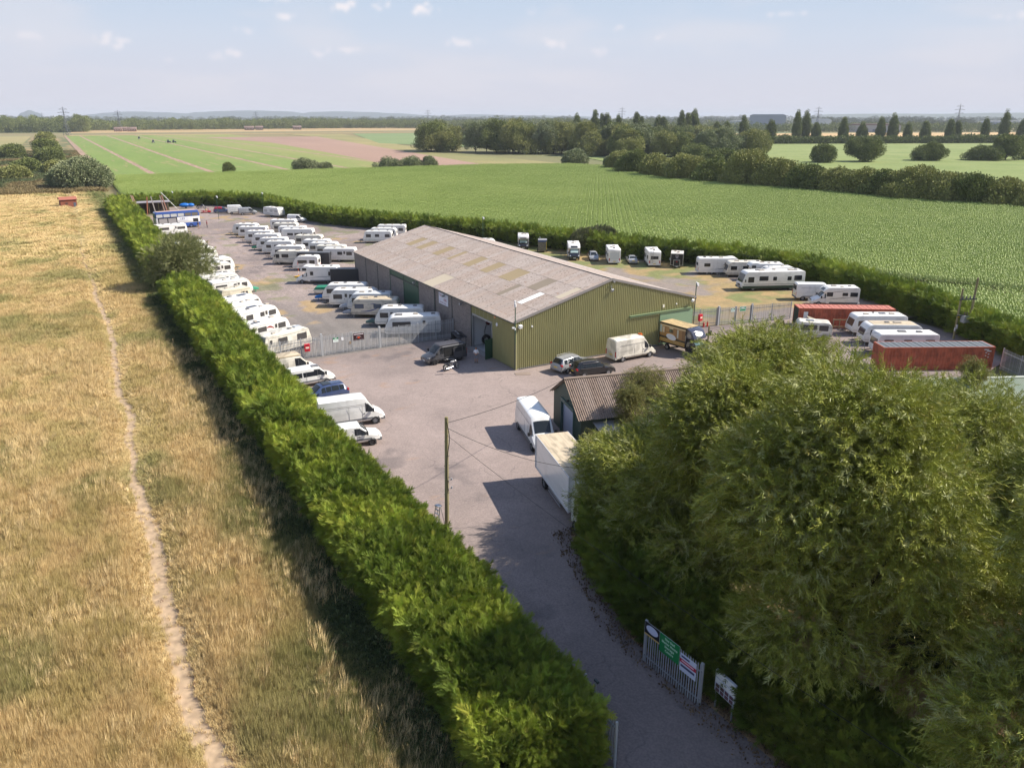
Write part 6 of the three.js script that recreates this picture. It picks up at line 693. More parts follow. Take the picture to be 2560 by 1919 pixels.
// green shed with corrugated roof
{
  const o = thing('shed', 'dark green gabled shed with grey corrugated roof and pale roller door', 'shed', [34.35, 0, -51.5], heading(14)), L = 11, hw = 3.45, E = 3.0, Rg = 5.15, gm = mat([0.035, 0.06, 0.045], 0.6);
  const s = new THREE.Shape(); s.moveTo(-hw, 0); s.lineTo(-1.2, 0); s.lineTo(-1.2, 2.9); s.lineTo(1.9, 2.9); s.lineTo(1.9, 0); s.lineTo(hw, 0); s.lineTo(hw, E); s.lineTo(0, Rg - 0.05); s.lineTo(-hw, E); s.closePath(); part('front_wall', new THREE.ExtrudeGeometry(s, { depth: 0.12, bevelEnabled: false }).rotateY(-Math.PI / 2).translate(0.14, 0, 0), gm, o);
  const s2 = new THREE.Shape(); s2.moveTo(-hw, 0); s2.lineTo(hw, 0); s2.lineTo(hw, E); s2.lineTo(0, Rg - 0.05); s2.lineTo(-hw, E); s2.closePath(); part('rear_wall', new THREE.ExtrudeGeometry(s2, { depth: 0.12, bevelEnabled: false }).rotateY(-Math.PI / 2).translate(L, 0, 0), gm, o);
  for (const t of [1, -1]) part('side_wall', bx(L - 0.2, E, 0.1, L / 2, E / 2, t * (hw - 0.06)), gm, o); part('roller_door', merge([...Array(22).keys()].map((k) => bx(0.03 + (k % 2) * 0.015, 0.128, 3.06, 0.16, 0.07 + k * 0.132, 0.35))), mat([0.45, 0.47, 0.55], 0.5), o); part('door_post', merge([bx(0.2, 2.95, 0.14, 0.0, 1.47, -1.25), bx(0.2, 2.95, 0.14, 0.0, 1.47, 1.95), bx(0.2, 0.3, 3.3, 0.0, 3.0, 0.35)]), mat([0.05, 0.10, 0.085], 0.5), o); part('bulkhead_lamp', bx(0.2, 0.12, 0.14, -0.1, 3.4, 0.5), black, o);
  const a = Math.atan2(Rg - E, hw), S = Math.hypot(hw + 0.35, (Rg - E) * (hw + 0.35) / hw), w = 0.95, n = Math.round((L + 0.5) / w); const rm = [mat('#d8cfc6', 0.93, { map: roofTex }), mat('#cbbfb4', 0.93, { map: roofTex })];
  const sg = corrugated(w + 0.03, S, 0.19, 0.065, 6); for (const t of [1, -1]) for (let k = 0; k < n; k++) { const q = part('roof_sheet', sg, rm[(k * 7 + (t > 0 ? 1 : 0)) % 2], o); const X = V(t, 0, 0), Y = V(0, Math.sin(a), -t * Math.cos(a)), N = X.clone().cross(Y); q.quaternion.setFromRotationMatrix(new THREE.Matrix4().makeBasis(X, Y, N)); q.position.set(t > 0 ? -0.3 + k * w : -0.3 + (k + 1) * w, E - 0.35 * Math.tan(a) + 0.07 + (k % 2) * 0.006, t * (hw + 0.35)); }
  part('ridge', new THREE.CylinderGeometry(0.14, 0.14, L + 0.5, 8, 1, false, 0, Math.PI).rotateZ(Math.PI / 2).rotateX(0).translate(L / 2 - 0.05, Rg + 0.05, 0), rm[0], o);
  const an = thing('lean_to', 'small low grey lean-to against the front corner of the green shed', 'lean-to', [34.3, 0, -46.9], heading(14)); part('wall', bx(5, 2.2, 1.9, 2.7, 1.1, 0), gm, an); part('roof', bx(5.4, 0.06, 2.3, 2.7, 2.35, 0, 0, 0, 0.12), mat([0.26, 0.25, 0.24], 0.85), an); part('gutter', bx(5.4, 0.1, 0.1, 2.7, 2.18, 1.2), galv, an);
}
// ribbed roof building in the garden on the right
{
  const o = thing('outbuilding', 'low outbuilding with pale green ribbed roof behind the willows', 'outbuilding', [73.5, 0, -36.3], heading(25)), L = 20, D = 9; part('wall', bx(L, 2.6, D - 1, 0, 1.3, D / 2), mat([0.2, 0.22, 0.17], 0.8), o);
  const a = 0.16; for (let k = 0; k < 20; k++) { const g = boxRib(0, 0.996, 0, () => D + 0.4, 0.2, 0.04); const q = part('roof_sheet', g, mat(k % 3 ? [0.33, 0.37, 0.27] : [0.30, 0.35, 0.25], 0.5), o); const X = V(1, 0, 0), Y = V(0, Math.sin(a), -Math.cos(a)), N = X.clone().cross(Y); q.quaternion.setFromRotationMatrix(new THREE.Matrix4().makeBasis(X, Y, N)); q.position.set(-L / 2 + k, 3.3 - (D + 0.4) * Math.sin(a), D + 0.2); } part('ridge_flashing', bx(L, 0.08, 0.4, 0, 3.34, -0.05), mat([0.42, 0.44, 0.36], 0.5), o);
}
// ladder against the hedge, workshop clutter, wall-side things
{
  const o = thing('step_ladder', 'aluminium step ladder standing by the foot of the tall timber pole', 'ladder', [17.9, 0, -41.6], 0.3); for (const s of [-1, 1]) { part('stile', beam(V(-0.35, 0, s * 0.3), V(0, 2.1, s * 0.2), 0.05, 0.03), alloy, o); part('stile', beam(V(0.45, 0, s * 0.3), V(0.05, 2.1, s * 0.2), 0.04, 0.03), alloy, o); } for (let k = 1; k < 8; k++) part('rung', bx(0.08, 0.03, 0.56 - k * 0.025, -0.35 + k * 0.046, k * 0.26, 0), alloy, o); part('top_tray', bx(0.3, 0.04, 0.42, 0.03, 2.12, 0), alloy, o);
  const tyre = (x, y, z, r, label, lie) => { const g = new THREE.TorusGeometry(r * 0.72, r * 0.28, 10, 20); if (lie) g.rotateX(Math.PI / 2); const t = solo('tyre', g, rubber, label, 'tyre'); t.position.set(x, y, z); return t; };
  tyre(41.6, 0.62, -80.2, 0.6, 'large tyre standing inside the workshop doorway').rotation.x = -0.15;
  const cab = thing('tool_cabinet', 'black tool cabinet inside the workshop doorway', 'cabinet', [43.0, 0, -80.0]); part('body', bx(0.9, 2.0, 0.7, 0, 1.02, 0), black, cab); for (let k = 0; k < 5; k++) part('drawer', bx(0.8, 0.26, 0.03, 0, 0.35 + k * 0.34, 0.36), mat([0.03, 0.03, 0.035], 0.4), cab); part('lamp', bx(0.3, 0.3, 0.3, 0, 2.2, 0), mat([0.2, 0.05, 0.04], 0.5), cab);
  const hose = thing('hose_reel', 'hose reel with hanging hose on the white workshop wall', 'hose reel', [42.0, 2.6, -80.45]); part('reel', merge([cyl(0.28, 0.28, 0.2, 0, 0, 0, 14, 'z')]), mat([0.15, 0.03, 0.03], 0.5), hose); part('hose', tubePath([V(-0.2, 0, 0.05), V(-0.5, -1.0, 0.1), V(-0.4, -1.9, 0.1)], 0.03, 12), black, hose);
  const bin = thing('wheelie_bin', 'black wheelie bin against the barn wall behind the grey camper', 'bin', [39.0, 0, -83.8]); part('body', prism([[-0.25, 0.12], [0.25, 0.12], [0.3, 0.95], [-0.3, 0.95]], 0.03, 0.55, 0.02), black, bin); part('lid', bx(0.66, 0.06, 0.6, 0, 1.0, 0, 0, 0.06), mat([0.02, 0.02, 0.022], 0.5), bin); for (const s of [1, -1]) part('wheel', cyl(0.1, 0.1, 0.06, -0.24, 0.1, s * 0.28, 10, 'z'), rubber, bin);
  tyre(37.9, 0.28, -83.6, 0.34, 'black tyre lying flat near the wheelie bin by the barn wall', true).position.y = 0.1;
  const bc = thing('bicycle_trailer', 'flat dark trailer with silver frames standing between the camper and the barn', 'trailer', [38.2, 0, -80.6], heading(100)); part('deck', bx(2.6, 0.08, 1.2, 0, 1.55, 0), mat([0.03, 0.03, 0.034], 0.5), bc); part('frame', merge([...[-1, 1].flatMap((s) => [-1, 1].map((t) => bx(0.06, 1.5, 0.06, s * 1.1, 0.76, t * 0.5)))]), steelDark, bc); part('silver_frame', merge([...Array(7).keys()].map((k) => bar(V(-0.9 + k * 0.28, 1.6, -0.4), V(-0.7 + k * 0.28, 1.9 + 0.1 * (k % 2), 0.3), 0.035))), chrome, bc); for (const x of [-0.6, 0.5]) part('rim', new THREE.TorusGeometry(0.28, 0.04, 8, 18).rotateX(1.2).translate(x, 1.8, 0.1), chrome, bc);
  const hut = thing('brick_hut', 'small red brick hut with tiled roof out in the dry meadow', 'hut', [0.3, 0, -277], 0.15), hb = mat([0.30, 0.10, 0.065], 0.85, { map: grime }), hs = new THREE.Shape(); hs.moveTo(-2.2, 0); hs.lineTo(2.2, 0); hs.lineTo(2.2, 2.6); hs.lineTo(-2.2, 2.0); hs.closePath(); part('wall', new THREE.ExtrudeGeometry(hs, { depth: 3.0, bevelEnabled: false }).translate(0, 0, -1.5), hb, hut); part('roof', merge([bx(4.9, 0.12, 1.9, 0, 2.75, 0.9, 0, 0, 0.42), bx(4.9, 0.12, 1.9, 0, 2.75, -0.85, 0, 0, -0.42)]), mat([0.34, 0.12, 0.08], 0.85), hut); part('door', bx(0.7, 1.4, 0.05, 1.6, 0.75, 1.52), mat([0.1, 0.12, 0.16], 0.6), hut); part('window', bx(0.8, 0.5, 0.05, -0.6, 1.3, 1.52), mat([0.1, 0.05, 0.04], 0.6), hut);
}
// far-end clutter of the compound
{
  const o = thing('open_store', 'open-fronted timber store with leaning planks at the far end of the compound', 'store', [20.2, 0, -246.5], heading(4)); part('post', merge([-5, -2.5, 0, 2.5, 5].map((x) => bx(0.16, 3.2, 0.16, x, 1.6, 1.4))), timberM, o); part('roof', bx(11, 0.14, 3.6, 0, 3.3, 0.1, 0, 0, 0.05), mat([0.26, 0.24, 0.25], 0.8), o); part('rear_wall', bx(10.6, 3.1, 0.12, 0, 1.55, -1.4), mat([0.06, 0.045, 0.04], 0.9), o);
  for (const [x, h, t, c] of [[-5.6, 3.6, 0.3, [0.5, 0.36, 0.22]], [-4.9, 4.0, 0.3, [0.55, 0.4, 0.26]], [-3.6, 5.6, 0.22, [0.48, 0.34, 0.24]], [-3.2, 5.4, 0.22, [0.52, 0.3, 0.2]], [1.2, 5.0, 0.14, [0.36, 0.32, 0.3]], [3.6, 5.2, 0.16, [0.34, 0.24, 0.2]], [4.2, 5.3, 0.2, [0.4, 0.2, 0.14]], [-0.4, 4.9, -0.1, [0.34, 0.13, 0.07]]]) part('plank', bx(0.28, h, 0.06, x, h / 2, 2.0, 0, t, -0.12), mat(c, 0.8), o);
  const bm = thing('crane_jib', 'thin lattice boom leaning up beside the timber store', 'boom', [26.2, 0, -244.5]); part('boom', merge([bar(V(1.6, 0.6, 0), V(-2.6, 6.0, -0.4), 0.05), bar(V(1.7, 0.6, 0.3), V(-2.5, 6.0, -0.2), 0.04)]), alloy, bm); part('lacing', merge([...Array(8).keys()].map((k) => bar(V(1.3 - k * 0.5, 1.0 + k * 0.66, 0), V(1.2 - k * 0.5, 1.2 + k * 0.66, 0.22), 0.025))), alloy, bm); part('base', bx(1.4, 0.7, 0.9, 1.5, 0.36, 0.1), mat([0.6, 0.4, 0.02], 0.5), bm);
  const tank = thing('blue_trailer', 'bright blue covered boat trailer near the far corner hedge', 'trailer', [31.6, 0, -256.5], heading(5)); part('cover', merge([new THREE.SphereGeometry(1, 16, 10).scale(1.5, 0.62, 0.75).translate(-0.7, 0.95, 0), new THREE.SphereGeometry(1, 16, 10).scale(1.0, 0.55, 0.7).translate(1.1, 0.9, 0)]), mat([0.005, 0.14, 0.5], 0.5), tank); part('frame', merge([bx(3.6, 0.08, 0.8, 0, 0.36, 0), bx(1.2, 0.08, 0.1, 2.3, 0.36, 0)]), galv, tank); for (const s of [1, -1]) part('wheel', cyl(0.26, 0.26, 0.16, -0.4, 0.26, s * 0.62, 12, 'z'), rubber, tank);
  const rm = thing('farm_implement', 'red mowing implement parked by the dark blue pickup', 'farm implement', [34.6, 0, -241.6]); part('frame', merge([bx(2.6, 0.12, 0.14, 0, 0.5, 0), bx(0.14, 0.5, 1.6, -0.6, 0.4, 0), bx(0.14, 0.9, 0.14, 0.7, 0.8, 0), bx(0.8, 0.3, 1.2, 0.9, 0.3, 0.2)]), mat([0.42, 0.02, 0.025], 0.5), rm); part('blade_guard', merge([-1, 0, 1].map((k) => cyl(0.45, 0.5, 0.14, k * 0.9, 0.2, 0.5, 12))), mat([0.36, 0.02, 0.02], 0.5), rm); part('drive', cyl(0.16, 0.16, 0.4, 0.1, 0.8, 0, 10), mat([0.55, 0.35, 0.02], 0.5), rm);
}
// motorcycles
function motorcycle(o, dark) {
  for (const [x, r] of [[-0.78, 0.33], [0.88, 0.33]]) { const t = part('wheel', new THREE.TorusGeometry(r - 0.07, 0.075, 10, 24).translate(x, r, 0), rubber, o); part('whitewall', merge([1, -1].map((s) => new THREE.TorusGeometry(r - 0.1, 0.035, 6, 24).translate(x, r, s * 0.06))), mat([0.42, 0.40, 0.37], 0.6), t); part('spokes', merge([...Array(8).keys()].map((k) => bx(0.012, 2 * (r - 0.12), 0.012, 0, 0, 0, 0, k * 0.3927).translate(x, r, 0)).concat([cyl(0.06, 0.06, 0.14, x, r, 0, 10, 'z')])), chrome, t); }
  part('frame', merge([bar(V(-0.78, 0.33, 0.12), V(-0.2, 0.55, 0.12), 0.03), bar(V(-0.78, 0.33, -0.12), V(-0.2, 0.55, -0.12), 0.03), bar(V(-0.4, 0.3, 0), V(0.4, 0.32, 0), 0.04), bar(V(0.4, 0.32, 0), V(0.55, 0.85, 0), 0.03), bar(V(-0.3, 0.6, 0), V(0.5, 0.85, 0), 0.03)]), black, o); part('fork', merge([1, -1].map((s) => bar(V(0.88, 0.33, s * 0.09), V(0.5, 1.0, s * 0.09), 0.028))), chrome, o);
  part('engine', merge([bx(0.3, 0.22, 0.26, 0.02, 0.38, 0), cyl(0.1, 0.09, 0.28, -0.1, 0.58, 0, 10), cyl(0.1, 0.09, 0.28, 0.16, 0.58, 0, 10)]), chrome, o); part('fuel_tank', new THREE.SphereGeometry(1, 16, 10).scale(0.32, 0.13, 0.15).translate(0.22, 0.85, 0), dark ?? mat([0.3, 0.3, 0.31], 0.3), o); part('seat', merge([new THREE.SphereGeometry(1, 12, 8).scale(0.26, 0.07, 0.14).translate(-0.28, 0.7, 0)]), black, o); part('rear_mudguard', new THREE.TorusGeometry(0.38, 0.06, 6, 14, 1.7).rotateZ(1.0).translate(-0.78, 0.33, 0), black, o);
  part('handlebar', tubePath([V(0.28, 1.12, 0.4), V(0.4, 1.14, 0.2), V(0.5, 1.02, 0), V(0.4, 1.14, -0.2), V(0.28, 1.12, -0.4)], 0.018, 16), chrome, o); part('headlight', merge([cyl(0.09, 0.08, 0.12, 0.64, 0.9, 0, 12, 'x')]), chrome, o); part('exhaust', merge([bar(V(0.15, 0.35, 0.16), V(-0.85, 0.3, 0.18), 0.04), bar(V(-0.1, 0.26, 0.16), V(-0.85, 0.22, 0.18), 0.04)]), chrome, o); part('side_stand', bar(V(-0.1, 0.32, -0.1), V(-0.05, 0, -0.34), 0.02), steelDark, o);
}
{ const o = thing('motorcycle', 'chrome chopper motorcycle with whitewall tyres standing on the tarmac by the grey camper', 'motorcycle', [33.65, 0, -73.2], heading(-15)); o.rotation.x = -0.12; motorcycle(o); }
{ const o = thing('motorcycle', 'dark motorcycle with white lamps parked near the far corner hedge', 'motorcycle', [35.0, 0, -252.6], heading(20)); o.scale.setScalar(1.2); motorcycle(o, mat([0.02, 0.025, 0.06], 0.3)); }
// people
function person(label, x, z, turn, col, pose) {
  const N = 84, S = 1.0, B = [], J = pose; // bones: [a, b, ra, rb, colour]
  const sh = [0, 1.42, 0], hipY = 0.93;
  const add = (a, b, ra, rb, c) => B.push([a, b, ra, rb, c]);
  add([0, 1.0, 0], [0, 1.3, 0.01], 0.145, 0.16, 'top'); add([-0.13, 1.4, 0], [0.13, 1.4, 0], 0.085, 0.085, 'top'); add([0, 1.42, 0], [0, 1.54, 0.015], 0.055, 0.052, 'skin'); add([0, 1.6, 0.02], [0, 1.68, 0.015], 0.082, 0.092, 'head');
  add([-0.02, 1.615, 0.105], [0.02, 1.615, 0.105], 0.014, 0.014, 'skin'); add([0, 0.95, 0], [0, 1.0, 0], 0.155, 0.15, 'low');
  for (const s of [-1, 1]) { const k = s < 0 ? J.l : J.r; add([s * 0.09, 0.93, 0], [s * 0.11, 0.5, 0.02], 0.095, 0.062, col.short ? 'short' : 'low'); add([s * 0.11, 0.5, 0.02], [s * 0.12, 0.09, -0.01], 0.06, 0.042, col.short ? 'skin' : 'low'); add([s * 0.12, 0.045, -0.03], [s * 0.14, 0.035, 0.16], 0.045, 0.036, 'shoe'); add([s * 0.19, 1.4, 0], k.e, 0.058, 0.046, 'sleeve'); add(k.e, k.h, 0.042, 0.032, 'skin'); const d = V(...k.h).sub(V(...k.e)).normalize(), p = V(...k.h); add(k.h, p.clone().addScaledVector(d, 0.08).toArray(), 0.034, 0.03, 'skin'); for (let f = -1.5; f <= 1.5; f++) { const q = p.clone().addScaledVector(d, 0.08).add(V(f * 0.018, 0, 0)); add(q.toArray(), q.clone().addScaledVector(d, 0.07).add(V(0, -0.015, 0)).toArray(), 0.011, 0.009, 'skin'); } add(p.clone().addScaledVector(d, 0.03).toArray(), p.clone().addScaledVector(d, 0.07).add(V(-s * 0.04, 0.01, 0.02)).toArray(), 0.013, 0.01, 'skin'); }
  const sd = (p, b) => { const ax = p[0] - b[0][0], ay = p[1] - b[0][1], az = p[2] - b[0][2], bx_ = b[1][0] - b[0][0], by = b[1][1] - b[0][1], bz = b[1][2] - b[0][2], t = clamp((ax * bx_ + ay * by + az * bz) / (bx_ * bx_ + by * by + bz * bz)); return Math.hypot(ax - bx_ * t, ay - by * t, az - bz * t) - lerp(b[2], b[3], t); };
  const mc = new MarchingCubes(N, mat('#fff'), false, false, 60000); mc.isolation = 0; const pos = (i) => (i - N / 2) / (N / 2) * S; const k = 0.035;
  for (let iz = 0; iz < N; iz++) for (let iy = 0; iy < N; iy++) for (let ix = 0; ix < N; ix++) { const p = [pos(ix) * 0.55, pos(iy) * 0.95 + 0.9, pos(iz) * 0.45]; let s = 0, mn = 9; for (const b of B) { const d = sd(p, b); if (d < 0.2) s += Math.exp(-d / k * 1.6); if (d < mn) mn = d; } mc.field[ix + iy * N + iz * N * N] = -(s > 0 ? Math.min(mn, -k / 1.6 * Math.log(s)) : mn); }
  mc.update(); const n = mc.count, pa = Array.from(mc.positionArray.slice(0, n * 3)), cols = []; const C = { head: col.skin, skin: col.skin, ...col };
  for (let i = 0; i < n; i++) { pa[i * 3] *= 0.55; pa[i * 3 + 1] = pa[i * 3 + 1] * 0.95 + 0.9; pa[i * 3 + 2] *= 0.45; const p = pa.slice(i * 3, i * 3 + 3); let best = 9, c = 'top'; for (const b of B) { const d = sd(p, b); if (d < best) { best = d; c = b[4]; } } cols.push(...(C[c] ?? col.top)); }
  const g = geoOf(pa); g.setAttribute('color', new THREE.Float32BufferAttribute(cols, 3)); const o = thing('person', label, 'person', [x, 0, z], turn); part('body', g, new THREE.MeshStandardMaterial({ vertexColors: true, roughness: 0.85 }), o);
  part('hair', new THREE.SphereGeometry(0.098, 14, 10, 0, 6.3, 0, 1.75).scale(1, 1.05, 1.1).rotateX(-0.25).translate(0, 1.7, -0.005), mat(col.hair, 0.8), o); part('face', merge([1, -1].map((s) => new THREE.SphereGeometry(0.011, 8, 6).translate(s * 0.034, 1.665, 0.1)).concat([bx(0.05, 0.008, 0.01, 0, 1.585, 0.098)])), mat([0.08, 0.03, 0.025], 0.5), o); part('ears', merge([1, -1].map((s) => new THREE.SphereGeometry(0.02, 8, 6).scale(0.5, 1.2, 0.8).translate(s * 0.092, 1.645, 0.01))), mat(col.skin, 0.7), o);
}
const skinC = [0.42, 0.22, 0.14];
person('person in white t-shirt and grey shorts standing by the workshop doorway', 37.2, -74.2, -2.2 + 1.6, { skin: skinC, top: [0.75, 0.75, 0.76], sleeve: [0.75, 0.75, 0.76], low: [0.2, 0.21, 0.24], short: [0.2, 0.21, 0.24], shoe: [0.05, 0.045, 0.045], hair: [0.12, 0.07, 0.04] }, { l: { e: [-0.27, 1.14, 0.0], h: [-0.1, 1.08, 0.22] }, r: { e: [0.27, 1.14, 0.0], h: [0.1, 1.05, 0.22] } });
person('person in black top and tan shorts standing beside the front of the bus', 27.4, -206.2, 0.2, { skin: skinC, top: [0.03, 0.03, 0.04], sleeve: [0.03, 0.03, 0.04], low: [0.35, 0.25, 0.18], short: [0.35, 0.25, 0.18], shoe: [0.05, 0.045, 0.045], hair: [0.03, 0.02, 0.02] }, { l: { e: [-0.25, 1.12, -0.02], h: [-0.08, 1.1, 0.2] }, r: { e: [0.25, 1.12, -0.02], h: [0.08, 1.12, 0.2] } });
person('person in dark red top and dark trousers at the nose of the bus', 29.6, -207.6, 1.2, { skin: skinC, top: [0.16, 0.03, 0.05], sleeve: [0.16, 0.03, 0.05], low: [0.03, 0.03, 0.05], shoe: [0.03, 0.03, 0.03], hair: [0.05, 0.03, 0.02] }, { l: { e: [-0.26, 1.12, 0], h: [-0.27, 0.88, 0.08] }, r: { e: [0.26, 1.12, 0], h: [0.27, 0.88, 0.08] } });
// ---------- vegetation ----------
const leafMat = (rough = 0.75, tr = 0.28) => new THREE.MeshPhysicalMaterial({ color: 0xffffff, roughness: rough, transmission: tr, thickness: 0, side: THREE.DoubleSide, specularIntensity: 0.35 });
const leafM = leafMat(0.7, 0.4), willowM = leafMat(0.42, 0.25), matteM = new THREE.MeshStandardMaterial({ color: 0xffffff, roughness: 0.85, side: THREE.DoubleSide }), glossM = new THREE.MeshStandardMaterial({ color: 0xffffff, roughness: 0.5, side: THREE.DoubleSide });
function blades(list) { const pos = []; for (const [a, b, c] of list) pos.push(...a, ...b, ...c); return geoOf(pos); }
const rv = (r, s = 1) => [(r() - 0.5) * 2 * s, (r() - 0.5) * 2 * s, (r() - 0.5) * 2 * s];
function leafTri(o, d, w, L, W) { const D = V(...d).normalize(), S = D.clone().cross(V(...w)).normalize(), O = V(...o), T = O.clone().addScaledVector(D, L), M = O.clone().addScaledVector(D, L * 0.4); return [[O.toArray(), M.clone().addScaledVector(S, W / 2).toArray(), T.toArray()], [O.toArray(), T.toArray(), M.clone().addScaledVector(S, -W / 2).toArray()]]; }
// feathery conifer spray, one unit long along +y
function sprayGeo(seed, n = 42) { const r = rng(seed), L = []; for (let i = 0; i < n; i++) { const t = Math.pow(r(), 0.8), side = r() * 6.283, out = 0.35 + 0.35 * r(), o = [0.06 * Math.cos(side) * t, t * 0.72, 0.06 * Math.sin(side) * t + 0.1 * t * t]; L.push(...leafTri(o, [Math.cos(side) * out, 0.75 - 0.2 * r(), Math.sin(side) * out], rv(r), 0.24 + 0.22 * r() * (1.2 - t), 0.042)); } return blades(L); }
// willow: a drooping shoot with narrow leaves along it
function shootGeo(seed, n = 32) { const r = rng(seed), L = []; for (let i = 0; i < n; i++) { const t = (i + r()) / n, side = r() * 6.283, o = [0.1 * Math.sin(t * 3 + seed), t * (1 - 0.1 * t), -0.35 * t * t]; L.push(...leafTri(o, [Math.cos(side) * 0.6, 0.75, Math.sin(side) * 0.6 - 0.55 * t], rv(r), 0.20 + 0.12 * r(), 0.032)); } L.push([[0.008, 0, 0], [-0.008, 0, 0], [0.05, 0.9, -0.3]]); return blades(L); }
// broadleaf clump, radius about one
function clumpGeo(seed, n = 64, s = 0.36) { const r = rng(seed), L = []; for (let i = 0; i < n; i++) { const d = V(...rv(r)).normalize(), R = 0.35 + 0.6 * Math.cbrt(r()), o = d.clone().multiplyScalar(R); const dir = d.clone().add(V(...rv(r, 0.9))).add(V(0, 0.25, 0)); L.push(...leafTri(o.toArray(), dir.toArray(), rv(r), s * (0.7 + 0.6 * r()), s * 0.62)); } return blades(L); }
function tuftGeo(seed, n = 20, w = 0.011, lean = 0.15, spread = 0.28) { const r = rng(seed), L = []; for (let i = 0; i < n; i++) { const a = r() * 6.283, q = spread * Math.sqrt(r()), x = q * Math.cos(a), z = q * Math.sin(a), h = 0.55 + 0.45 * r(), b = r() * 6.283, l = lean * (0.3 + r()) + 0.12, tip = [x + Math.cos(b) * l, h, z + Math.sin(b) * l], sx = Math.cos(b + 1.57) * w, sz = Math.sin(b + 1.57) * w, mid = [x + Math.cos(b) * l * 0.35, h * 0.6, z + Math.sin(b) * l * 0.35]; L.push([[x - sx, 0, z - sz], [x + sx, 0, z + sz], [mid[0] + sx, mid[1], mid[2] + sz]], [[x - sx, 0, z - sz], [mid[0] + sx, mid[1], mid[2] + sz], [mid[0] - sx, mid[1], mid[2] - sz]], [[mid[0] - sx, mid[1], mid[2] - sz], [mid[0] + sx, mid[1], mid[2] + sz], tip]); } return blades(L); }
// flat feathery frond of clipped cypress, arching over at the tip
function frondGeo(seed, N = 22) { const r = rng(seed), L = [], ax = (t) => V(0.07 * Math.sin(t * 4 + seed), t * (1 - 0.18 * t), -0.34 * t * t); const tri = (o, d, l, w) => { const D = d.clone().normalize(), S = D.clone().cross(V(0.3 * (r() - 0.5), 0.2, 1)).normalize(), T = o.clone().addScaledVector(D, l); L.push([o.clone().addScaledVector(S, w / 2).toArray(), T.toArray(), o.clone().addScaledVector(S, -w / 2).toArray()]); return D; };
  for (let i = 0; i < N; i++) for (const s of [-1, 1]) { const t = 0.1 + 0.88 * (i + r() * 0.8) / N, o = ax(t), l = 0.36 * Math.pow(1.02 - t, 0.6) * (0.75 + 0.5 * r()) + 0.06, D = tri(o, V(s * (0.3 + 0.35 * r()), 0.8, -0.4 * t + (r() - 0.5) * 0.5), l, 0.02); for (const q of [0.25, 0.5, 0.72]) tri(o.clone().addScaledVector(D, l * q), D.clone().add(V(-s * 0.4 * (r() - 0.2), 0.5, (r() - 0.5) * 0.8)), l * 0.5, 0.016); } return blades(L); }
const sprays = [1, 2, 3].map((s) => frondGeo(s, 15)), sprayFine = [7, 8, 9, 10].map((s) => frondGeo(s)), shoots = [3, 5, 8].map((s) => shootGeo(s)), clumps = [1, 2, 3].map((s) => clumpGeo(s)), tufts = [1, 2, 3, 4].map((s) => tuftGeo(s)), tuftsBig = [5, 6, 7].map((s) => tuftGeo(s, 20, 0.03, 0.25, 0.45));
const darkLeaf = mat([0.016, 0.026, 0.009], 0.95), bark = mat([0.10, 0.085, 0.06], 0.9, { map: timber }), barkGrey = mat([0.16, 0.145, 0.12], 0.9, { map: timber });
function scatter3(name, geos, m, rows, parent) { const g = geos.map(() => []); rows.forEach((r, k) => g[(k * 7919) % geos.length].push(r)); return geos.map((q, k) => scatter(name, q, m, g[k], parent, rng(k + rows.length))).map((q) => { q.userData.kind = 'stuff'; return q; }); }

// clipped conifer hedge along a line of points (the side nearest the yard), with width to the other side
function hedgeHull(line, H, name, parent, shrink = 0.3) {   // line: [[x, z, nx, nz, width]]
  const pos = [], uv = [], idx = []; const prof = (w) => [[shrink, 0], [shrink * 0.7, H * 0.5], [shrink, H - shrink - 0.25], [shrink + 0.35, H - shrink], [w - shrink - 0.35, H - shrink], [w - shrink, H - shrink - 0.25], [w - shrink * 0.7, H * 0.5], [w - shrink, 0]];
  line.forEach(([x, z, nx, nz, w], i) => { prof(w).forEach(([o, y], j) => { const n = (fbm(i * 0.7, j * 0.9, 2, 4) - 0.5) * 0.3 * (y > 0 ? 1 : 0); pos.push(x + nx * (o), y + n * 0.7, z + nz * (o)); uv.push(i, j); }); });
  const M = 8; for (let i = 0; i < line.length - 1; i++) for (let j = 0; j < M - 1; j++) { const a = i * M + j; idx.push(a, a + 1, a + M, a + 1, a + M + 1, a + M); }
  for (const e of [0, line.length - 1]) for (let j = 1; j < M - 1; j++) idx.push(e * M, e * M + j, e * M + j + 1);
  return part(name, geoOf(pos, uv, idx), mat([0.018, 0.03, 0.01], 0.95, { side: THREE.DoubleSide }), parent);
}
